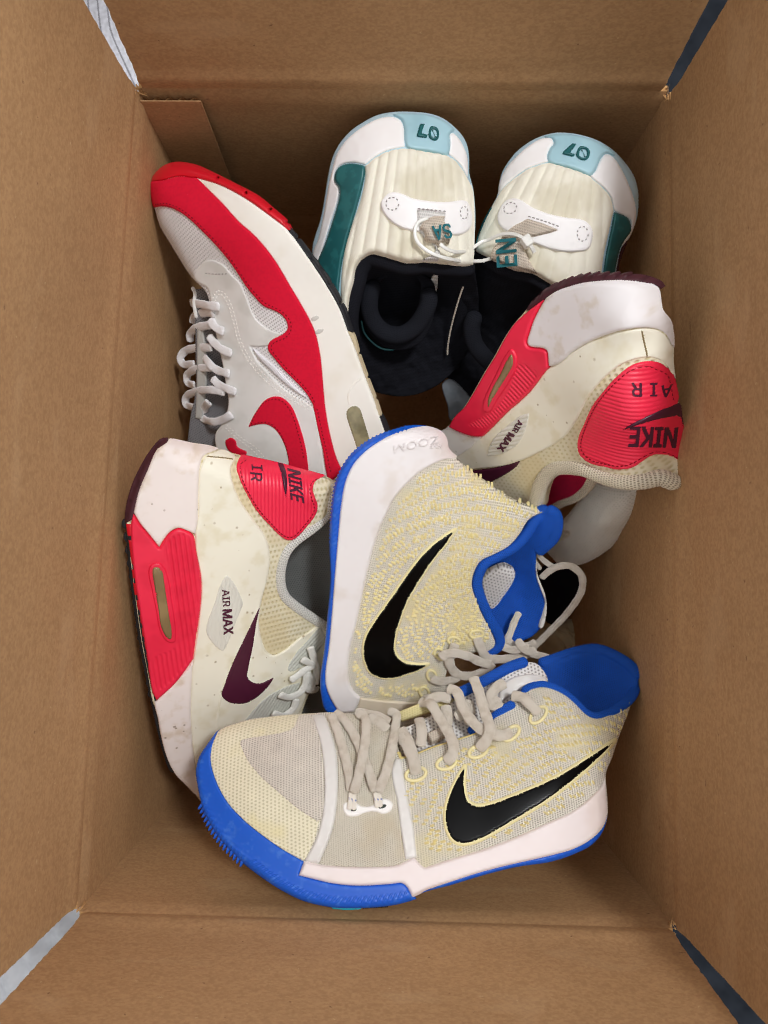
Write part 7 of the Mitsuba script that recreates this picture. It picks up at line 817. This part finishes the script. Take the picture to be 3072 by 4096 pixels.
class Shoe:
    def __init__(self, key, d):
        self.key = key
        self.O, self.U, self.V, self.N = (np.array(x) for x in d['frame'])
        self.surf = {n: Surf(s['ctrl'], s.get('outline'), s.get('radius')) for n, s in d['surfs'].items()}
        self.stitches = {}
        self.notches = [x for q in d['parts'] for x in q.get('notch', [])]

    def world(self, q):
        q = np.asarray(q) / 1000
        return self.O + q[:, :1] * self.U + q[:, 1:2] * self.V + q[:, 2:] * self.N

    def add(self, name, v, f, m, smooth=True):
        return put(f'{self.key}__{name}', self.world(v), f, m, smooth, uv=np.asarray(v)[:, :2] / 1000 if smooth is not False else None)

    def polygon(self, d):
        s = self.surf[d['s']]
        g = shapely.Polygon(spline(d['p'], 1.0)).buffer(0) if d.get('p') else s.pp
        if d.get('hole'):
            g = g.difference(shapely.Polygon(spline(d['hole'], 1.0)).buffer(0))
        if not d.get('p') and d['s'] == 'main':
            g = g.buffer(-.7)
            if self.notches:
                g = g.difference(shapely.union_all([shapely.Point(q).buffer(1.5) for q in self.notches]))
        if d.get('buf'):
            g = g.buffer(d['buf'])
        if d.get('notch'):
            g = g.difference(shapely.union_all([shapely.Point(q).buffer(1.0) for q in d['notch']]))
        if d.get('saw'):
            k = [i for i, q in enumerate(d['p']) if len(q) > 2][1]
            ln = spline([q[:2] for q in d['p'][:k + 1]], 6.2, closed=False)
            c = np.array(g.centroid.coords[0])
            teeth = []
            for a, b in zip(ln[:-4], ln[1:-3]):
                t = (b - a) / np.linalg.norm(b - a)
                nn = np.array([t[1], -t[0]])
                nn = nn if nn @ (a - np.array(self.surf['main'].pp.centroid.coords[0])) > 0 else -nn
                teeth.append(shapely.Polygon([a - nn, a + nn * .2 + t * .5, b + nn * 1.3 - t * .8, b + nn * .9, b - nn]))
            g = shapely.union_all([g] + teeth)
        if d.get('serr'):
            ln = spline(d['serr'], 2.9, closed=False)
            c = np.array(self.surf['main'].pp.centroid.coords[0])
            teeth = []
            for a, b in zip(ln[:-1], ln[1:]):
                t = (b - a) / np.linalg.norm(b - a)
                nn = np.array([t[1], -t[0]])
                nn = nn if nn @ (a - c) > 0 else -nn
                mid = (a + b) / 2
                teeth.append(shapely.Polygon([a - nn, a + t * .3, mid + nn * 3.6 - t * .4, mid + nn * 3.6 + t * .4, b - t * .3, b - nn]))
            g = shapely.union_all([g] + teeth)
        if d['t'] == 'panel' and not d.get('grow') and s.poly is not None:
            g = g.intersection(s.pp.buffer(.4))
        if hasattr(g, 'geoms'):
            g = max(g.geoms, key=lambda q: q.area)
        return g

    def relief(self, d, p, h):
        """Moulded relief of a panel: grooves, quilting, tread, crumpling."""
        if d.get('rib'):
            a, b, per, amp = d['rib']
            x = (p[:, 0] * a + p[:, 1] * b) / per
            g = amp * np.exp(-((x - np.floor(x) - .5) / .17) ** 2)
            if d.get('ribband'):
                r = spline(d['ribband'], 2.0)
                dd, _ = near_line(p, r)
                g = g * np.clip(dd / 2, 0, 1) * shapely.contains_xy(shapely.Polygon(r).buffer(0), p[:, 0], p[:, 1])
            h = h - g
        if d.get('fan'):
            cx, cy, per, amp = d['fan']
            x = np.arctan2(p[:, 1] - cy, p[:, 0] - cx) / per
            h = h + amp * (np.abs(np.sin(np.pi * x)) ** .42 - 1)
        if d.get('tread'):
            e = near_line(p, self.surf['main'].poly)[0]
            x = (p[:, 0] * .55 + p[:, 1] * .83 + 2 * np.sin(p[:, 0] / 14)) / 2.7
            h = h + .5 * (np.abs(np.sin(np.pi * x)) - .5) * np.clip((6.5 - e) / 2, 0, 1)
        if d.get('bump'):
            h = h + d['bump'] * 1.3 * (meshkit.fbm(np.c_[p / (9 if d['bump'] == 1 else 6), np.zeros(len(p)) + 3], 3) - .5) * 2
        if d.get('fuzz'):
            h = h + 2.2 * (meshkit.fbm(np.c_[p / 2.2, np.zeros(len(p))], 3) - .4)
        return h

    def panel(self, d):
        g = self.polygon(d)
        er, o = d['er'], d['o']
        fine = .75 if (d.get('rib') or d.get('tread') or d.get('fan') or d.get('serr')) else 1.25
        p, tri = fill(g, fine, (0, er * .3, er * .75, er * 1.25) if er > .7 else (0, er))
        e = np.full(len(p), 1e9)
        for r in rings_of(g):
            e = np.minimum(e, near_line(p, even(r, 1.0))[0])
        t = np.clip(e / er, 0, 1)
        h = self.surf[d['s']](p) + o * np.sqrt(np.clip(1 - (1 - t) ** 2, 0, 1)) + .08
        h = self.relief(d, p, h)
        v, f = shell(p, tri, h, d.get('sk', .9))
        self.add(d['n'], v, f, d['m'])

    def solid(self, d):
        g = self.polygon(d)
        fine = .8 if d.get('serr') or d.get('tread') else 1.5
        p, tri = fill(g, fine, (0, .5, 1.4, 3.0))
        e = np.full(len(p), 1e9)
        for r in rings_of(g):
            e = np.minimum(e, near_line(p, even(r, 1.5))[0])
        t = np.clip(e / 1.4, 0, 1)
        h = self.surf[d['s']](p) + d.get('dz', 0) - 1.0 * (1 - np.sqrt(np.clip(1 - (1 - t) ** 2, 0, 1))) * (1 if d.get('p') else 0)
        h = self.relief(d, p, h)
        v, f = shell(p, tri, h, d['th'], True)
        self.add(d['n'], v, f, d['m'])

    def tube(self, d, closed=False):
        P = np.array(d['p'], float)
        L0 = np.r_[0, np.cumsum(np.linalg.norm(np.diff(P[:, :2], axis=0), axis=1))]
        c = spline([tuple(q[:2]) for q in P], .9 if not closed else .7, closed)
        dh = d.get('dh', 0)
        if P.shape[1] > 2:
            # heights above the surface follow the nearest control point along the run
            s = np.r_[0, np.cumsum(np.linalg.norm(np.diff(c, axis=0), axis=1))]
            k = [int(np.argmin(np.linalg.norm(c - q[:2], axis=1))) for q in P]
            k = np.maximum.accumulate(k)
            dh = np.interp(s, s[k], P[:, 2])
        h = self.surf[d['s']](c) + dh
        ker = np.hanning(15 if not closed else 5)
        ker /= ker.sum()
        m = len(ker) // 2
        hp = np.pad(h, m, mode='wrap' if closed else 'edge')
        h = np.convolve(hp, ker, 'valid')
        q = np.c_[c, h]
        t = (np.roll(q, -1, 0) - np.roll(q, 1, 0)) if closed else np.gradient(q, axis=0)
        t /= np.linalg.norm(t, axis=1)[:, None] + 1e-9
        up = np.array([0, 0, 1.0])
        s = np.cross(up, t)
        s /= np.linalg.norm(s, axis=1)[:, None] + 1e-9
        w = np.cross(t, s)
        n = 12
        a = np.linspace(0, 2 * np.pi, n, endpoint=False)
        ca, sa = np.sign(np.cos(a)) * np.abs(np.cos(a)) ** .8, np.sign(np.sin(a)) * np.abs(np.sin(a)) ** .8
        sc = np.ones(len(q))
        if not closed:
            x = np.arange(len(q)) * .9
            e = np.minimum(x, x[::-1]) / (d['th'] * .5)
            sc = np.sqrt(np.clip(1 - (1 - np.clip(e, 0.02, 1)) ** 2, 0, 1))
        wob = 1 + .05 * np.sin(np.arange(len(q)) * .55 + len(q)) if 'lace' in d['n'] else np.ones(len(q))
        v = (q[:, None] + (sc * wob * d['w'] / 2)[:, None, None] * ca[None, :, None] * s[:, None] + (sc * d['th'] / 2)[:, None, None] * sa[None, :, None] * w[:, None]).reshape(-1, 3)
        M = len(q)
        i = (np.arange(M if closed else M - 1)[:, None] * n)
        i2 = (i + n) % (M * n)
        j = np.arange(n)[None]
        A, Bq, Cq, D = i + j, i + (j + 1) % n, i2 + (j + 1) % n, i2 + j
        f = np.vstack([np.stack([A, Cq, Bq], -1).reshape(-1, 3), np.stack([A, D, Cq], -1).reshape(-1, 3)])[:, ::-1]
        key = numbered(f"{self.key}__{d['n']}")
        run = np.repeat(np.arange(M) * .0009, n)
        scene[key] = mikit.ply((self.world(v), f), d['m'], smooth=True, uv=np.stack([run, np.tile(a, M) * d['w'] / 2000], 1))

    def text(self, d):
        """Lettering laid on the surface: bent over the grid of points that its line occupies."""
        m = meshkit.text_mesh(d['txt'], 1.0, .001, d.get('bold', False))
        v = np.array(m.vertices)
        g = np.array(d['grid'], float).reshape(9, 3, 2)
        x = (v[:, 0] - v[:, 0].min()) / np.ptp(v[:, 0]) * 8
        y = np.clip(v[:, 1], 0, 1.0) * 2
        i, j = np.clip(x.astype(int), 0, 7), np.clip(y.astype(int), 0, 1)
        a, b = (x - i)[:, None], (y - j)[:, None]
        p = (g[i, j] * (1 - a) + g[i + 1, j] * a) * (1 - b) + (g[i, j + 1] * (1 - a) + g[i + 1, j + 1] * a) * b
        h = self.surf[d['s']](p) + d['o'] + np.where(v[:, 2] > .0005, .45, -.6)
        f = np.array(m.faces)
        e, u = g[8, 0] - g[0, 0], g[0, 2] - g[0, 0]
        if e[0] * u[1] - e[1] * u[0] < 0:
            f = f[:, ::-1]
        self.add(d['n'], np.c_[p, h], f, d['m'], smooth=False)

    def teeth(self, d):
        """A row of rounded tread ridges across an edge, joined into one part."""
        ln = spline(d['line'], d['per'], closed=False)
        c = np.array(self.surf['main'].pp.centroid.coords[0])
        vs, fs = [], []
        for a, b in zip(ln[:-1], ln[1:]):
            t = (b - a) / np.linalg.norm(b - a)
            nn = np.array([t[1], -t[0]])
            nn = nn if nn @ (a - c) > 0 else -nn
            nn = nn + t * d.get('slant', 0)
            q = np.array([a - nn * d['inn'] + nn * (d['inn'] + d['out']) * k for k in np.linspace(0, 1, 7)])
            h = np.minimum.accumulate(self.surf['main'](q)) + d['o'] - 1.2 * np.linspace(0, 1, 7) ** 3
            w = d['wid'] / 2 * np.array([.3, .9, 1, 1, .95, .7, .25])
            prof = [(-1, -2.5), (-.95, -.3), (-.5, .25), (.5, .25), (.95, -.3), (1, -2.5)]
            v = np.array([[np.r_[q[i] + t * w[i] * x, h[i] + y * d.get('hgt', 1.0)] for x, y in prof] for i in range(7)]).reshape(-1, 3)
            k = 42 * len(vs)
            for i in range(6):
                for j in range(5):
                    A = i * 6 + j + k
                    fs += [[A, A + 6, A + 1], [A + 1, A + 6, A + 7]]
            fs += [[k, k + 1, k + 2], [k, k + 2, k + 3], [k, k + 3, k + 4], [k, k + 4, k + 5]] + [[k + 36, k + 38, k + 37], [k + 36, k + 39, k + 38], [k + 36, k + 40, k + 39], [k + 36, k + 41, k + 40]]
            vs.append(v)
        k = self.add(d['n'], np.vstack(vs), np.array(fs), d['m'], smooth=False)
        labels[k] = {'kind': 'stuff'}

    def stitch(self, d):
        c = spline(d['p'], .4, d.get('closed', False))
        h = self.surf[d['s']](c) + d['o'] + .12
        L = 5
        vs, fs = [], []
        for i in range(0, len(c) - L, 7):
            a, b = np.r_[c[i], h[i]], np.r_[c[i + L], h[i + L]]
            t = b - a
            t /= np.linalg.norm(t)
            s = np.cross([0, 0, 1.0], t) * .42
            u = np.array([0, 0, .3])
            k = len(vs) and sum(len(x) for x in vs)
            mid = (a + b) / 2
            vs.append(np.array([a - s * .6 - u, a + s * .6 - u, mid + s + u, mid - s + u, b + s * .6 - u, b - s * .6 - u, mid + u * 1.3]))
            fs.append(np.array([[0, 1, 2], [0, 2, 6], [0, 6, 3], [1, 4, 2], [2, 4, 6], [6, 4, 5], [6, 5, 3], [0, 3, 5]]) + k)
        if vs:
            self.stitches.setdefault((d['n'], d['m']), []).append((np.vstack(vs), np.vstack(fs)))

    def spikes(self, d):
        rng = np.random.default_rng(len(self.key) + 5)
        g = shapely.Polygon(spline(d['p'], 2.0)).buffer(0)
        rim = shapely.Polygon(spline(self.logo, 1.0)).buffer(2.8)
        g = g.difference(rim)
        c = np.array(d['centre'][:2])
        x0, y0, x1, y1 = g.bounds
        R = max(np.linalg.norm(np.array(q) - c) for q in ((x0, y0), (x1, y0), (x0, y1), (x1, y1)))
        vs, fs = [], []
        kind = d['kind']
        for r in np.arange(3, R, 3.9 if kind == 0 else 5.4):
            n = int(2 * np.pi * r / (3.0 if kind == 0 else 2.9))
            run, on = 0, True
            for i in range(n):
                if run <= 0:
                    on = rng.random() < .8
                    run = (rng.integers(2, 6) if kind == 0 else rng.integers(2, 4)) if on else (1 if kind == 0 else rng.integers(1, 3))
                run -= 1
                if not on:
                    continue
                a = 2 * np.pi * i / n + r * 1.7
                w = np.array([np.cos(a), np.sin(a)])
                p = c + w * (r + rng.normal(0, .35) + .9 * np.sin(a * 9 + r)) + rng.normal(0, .25, 2)
                if not g.contains(shapely.Point(p)):
                    continue
                if kind == 0:
                    l, b, hh, tip = 1.6, 1.3, 1.9, .9
                    ax = w
                else:
                    l, b, hh, tip = 2.0, 1.0, 2.6, .8
                    th = .55
                    ax = np.array([w[0] * np.cos(th) - w[1] * np.sin(th), w[0] * np.sin(th) + w[1] * np.cos(th)])
                k = rng.uniform(.8, 1.15)
                sd = np.array([-ax[1], ax[0]])
                vs.append(np.array([np.r_[p - ax * l * k, -.3], np.r_[p - ax * l * .3 * k + sd * b, -.3], np.r_[p + ax * l * k + sd * b * .6, -.3], np.r_[p + ax * l * k - sd * b * .6, -.3], np.r_[p - ax * l * .3 * k - sd * b, -.3],
                                    np.r_[p + ax * tip, hh * k], np.r_[p - ax * l * .3, hh * .75 * k]]))
                fs.append(np.array([[0, 6, 1], [1, 6, 5], [1, 5, 2], [2, 5, 3], [3, 5, 4], [4, 5, 6], [4, 6, 0]]) + 7 * (len(vs) - 1))
        v = np.vstack(vs)
        v[:, 2] += self.surf['main'](v[:, :2])
        f = np.vstack(fs)[:, ::-1]
        k = self.add(d['n'], v, f, d['m'], smooth=False)
        labels[k] = {'kind': 'stuff'}

    def build(self, d):
        for q in d['parts']:
            if q['n'] == 'side_logo':
                self.logo = q['p']
            t = q['t']
            if t == 'panel':
                self.panel(q)
            elif t == 'solid':
                self.solid(q)
            elif t == 'tube':
                self.tube(q)
            elif t == 'ring':
                self.panel({**q, 't': 'panel', 'm': 'knit_grey', 'p': [x[:2] for x in q['p']], 'o': .5, 'er': .5, 'grow': 1})
                self.tube({**q, 'n': q['n'] + '_rim', 'p': [x[:2] for x in q['p']], 'th': q['w']}, True)
            elif t == 'text':
                self.text(q)
            elif t == 'teeth':
                self.teeth(q)
            elif t == 'stitch':
                self.stitch(q)
            elif t == 'spikes':
                self.spikes(q)
        for (n, m), parts in self.stitches.items():
            vs, fs, k = [], [], 0
            for v, f in parts:
                vs.append(v)
                fs.append(f + k)
                k += len(v)
            key = self.add(n, np.vstack(vs), np.vstack(fs), m, smooth=False)
            labels[key] = {'kind': 'stuff'}


TEXT = {
    'running_shoe': ('grey running shoe with a red suede band and white laces, lying on its side', 'red and white running shoes'),
    'running_shoe_001': ('cream running shoe with maroon side logo, lying along the left wall', 'cream running shoes with red heel tabs'),
    'running_shoe_002': ('cream running shoe propped heel up against the right wall of the box', 'cream running shoes with red heel tabs'),
    'slip_on_shoe': ('white quilted slip-on shoe next to the grey and red running shoe', 'white and teal slip-on pair'),
    'slip_on_shoe_001': ('white quilted slip-on shoe partly under the heel of a cream running shoe', 'white and teal slip-on pair'),
    'basketball_shoe': ('yellowed knit basketball shoe in the middle, its toe buried under another shoe', 'yellowed blue-soled basketball shoes'),
    'basketball_shoe_001': ('yellowed knit basketball shoe lying crosswise on top, its whole side in view', 'yellowed blue-soled basketball shoes'),
}
for key, d in SHOES.items():
    labels[key] = {'label': TEXT[key][0], 'category': 'shoe', 'group': TEXT[key][1]}
    if key == 'running_shoe':
        del labels[key]['group']
    Shoe(key, d).build(d)


# ------------------------------------------------------------------ the cable tie that joins the slip-on pair
def strap(pts, w, t):
    q = curve(pts, 90)
    for _ in range(6):
        q[1:-1] = (q[:-2] + 2 * q[1:-1] + q[2:]) / 4
    tg = np.gradient(q, axis=0)
    tg /= np.linalg.norm(tg, axis=1)[:, None]
    s = np.cross([0.1, -.25, 1], tg)
    s /= np.linalg.norm(s, axis=1)[:, None]
    u = np.cross(tg, s)
    a = np.linspace(0, 2 * np.pi, 12, endpoint=False)
    ca, sa = np.sign(np.cos(a)) * np.abs(np.cos(a)) ** .5, np.sign(np.sin(a)) * np.abs(np.sin(a)) ** .5
    v = (q[:, None] + w / 2 * ca[None, :, None] * s[:, None] + t / 2 * sa[None, :, None] * u[:, None]).reshape(-1, 3)
    i = np.arange(len(q) - 1)[:, None] * 12
    j = np.arange(12)[None]
    A, Bq, Cq, D = i + j, i + (j + 1) % 12, i + 12 + (j + 1) % 12, i + 12 + j
    return v, np.vstack([np.stack([A, Bq, Cq], -1).reshape(-1, 3), np.stack([A, Cq, D], -1).reshape(-1, 3)])


for st in CABLE_TIE['strands']:
    v, f = strap(st, .0024, .0015)
    put('cable_tie__strap', v, f, 'tie_plastic')
hd = trimesh.creation.box([.0062, .0072, .0055])
hd = trimesh.convex.convex_hull(np.vstack([np.array(hd.vertices) * [1, .82, 1], np.array(hd.vertices) * [.82, 1, 1], np.array(hd.vertices) * [.86, .86, 1.12]]))
hd.apply_transform(trimesh.transformations.rotation_matrix(.6, [0, 0, 1]))
hd.apply_translation(CABLE_TIE['head'])
put('cable_tie__head', hd.vertices, hd.faces, 'tie_plastic', smooth=False)
e = np.array(CABLE_TIE['head'])
v, f = strap([e, e + [.003, -.003, -.001], e + [.0055, -.0062, -.003]], .0027, .0017)
put('cable_tie__tail', v, f, 'tie_plastic')
labels['cable_tie'] = {'label': 'clear plastic cable tie looped through the pull tabs of the two white slip-on shoes', 'category': 'cable tie'}
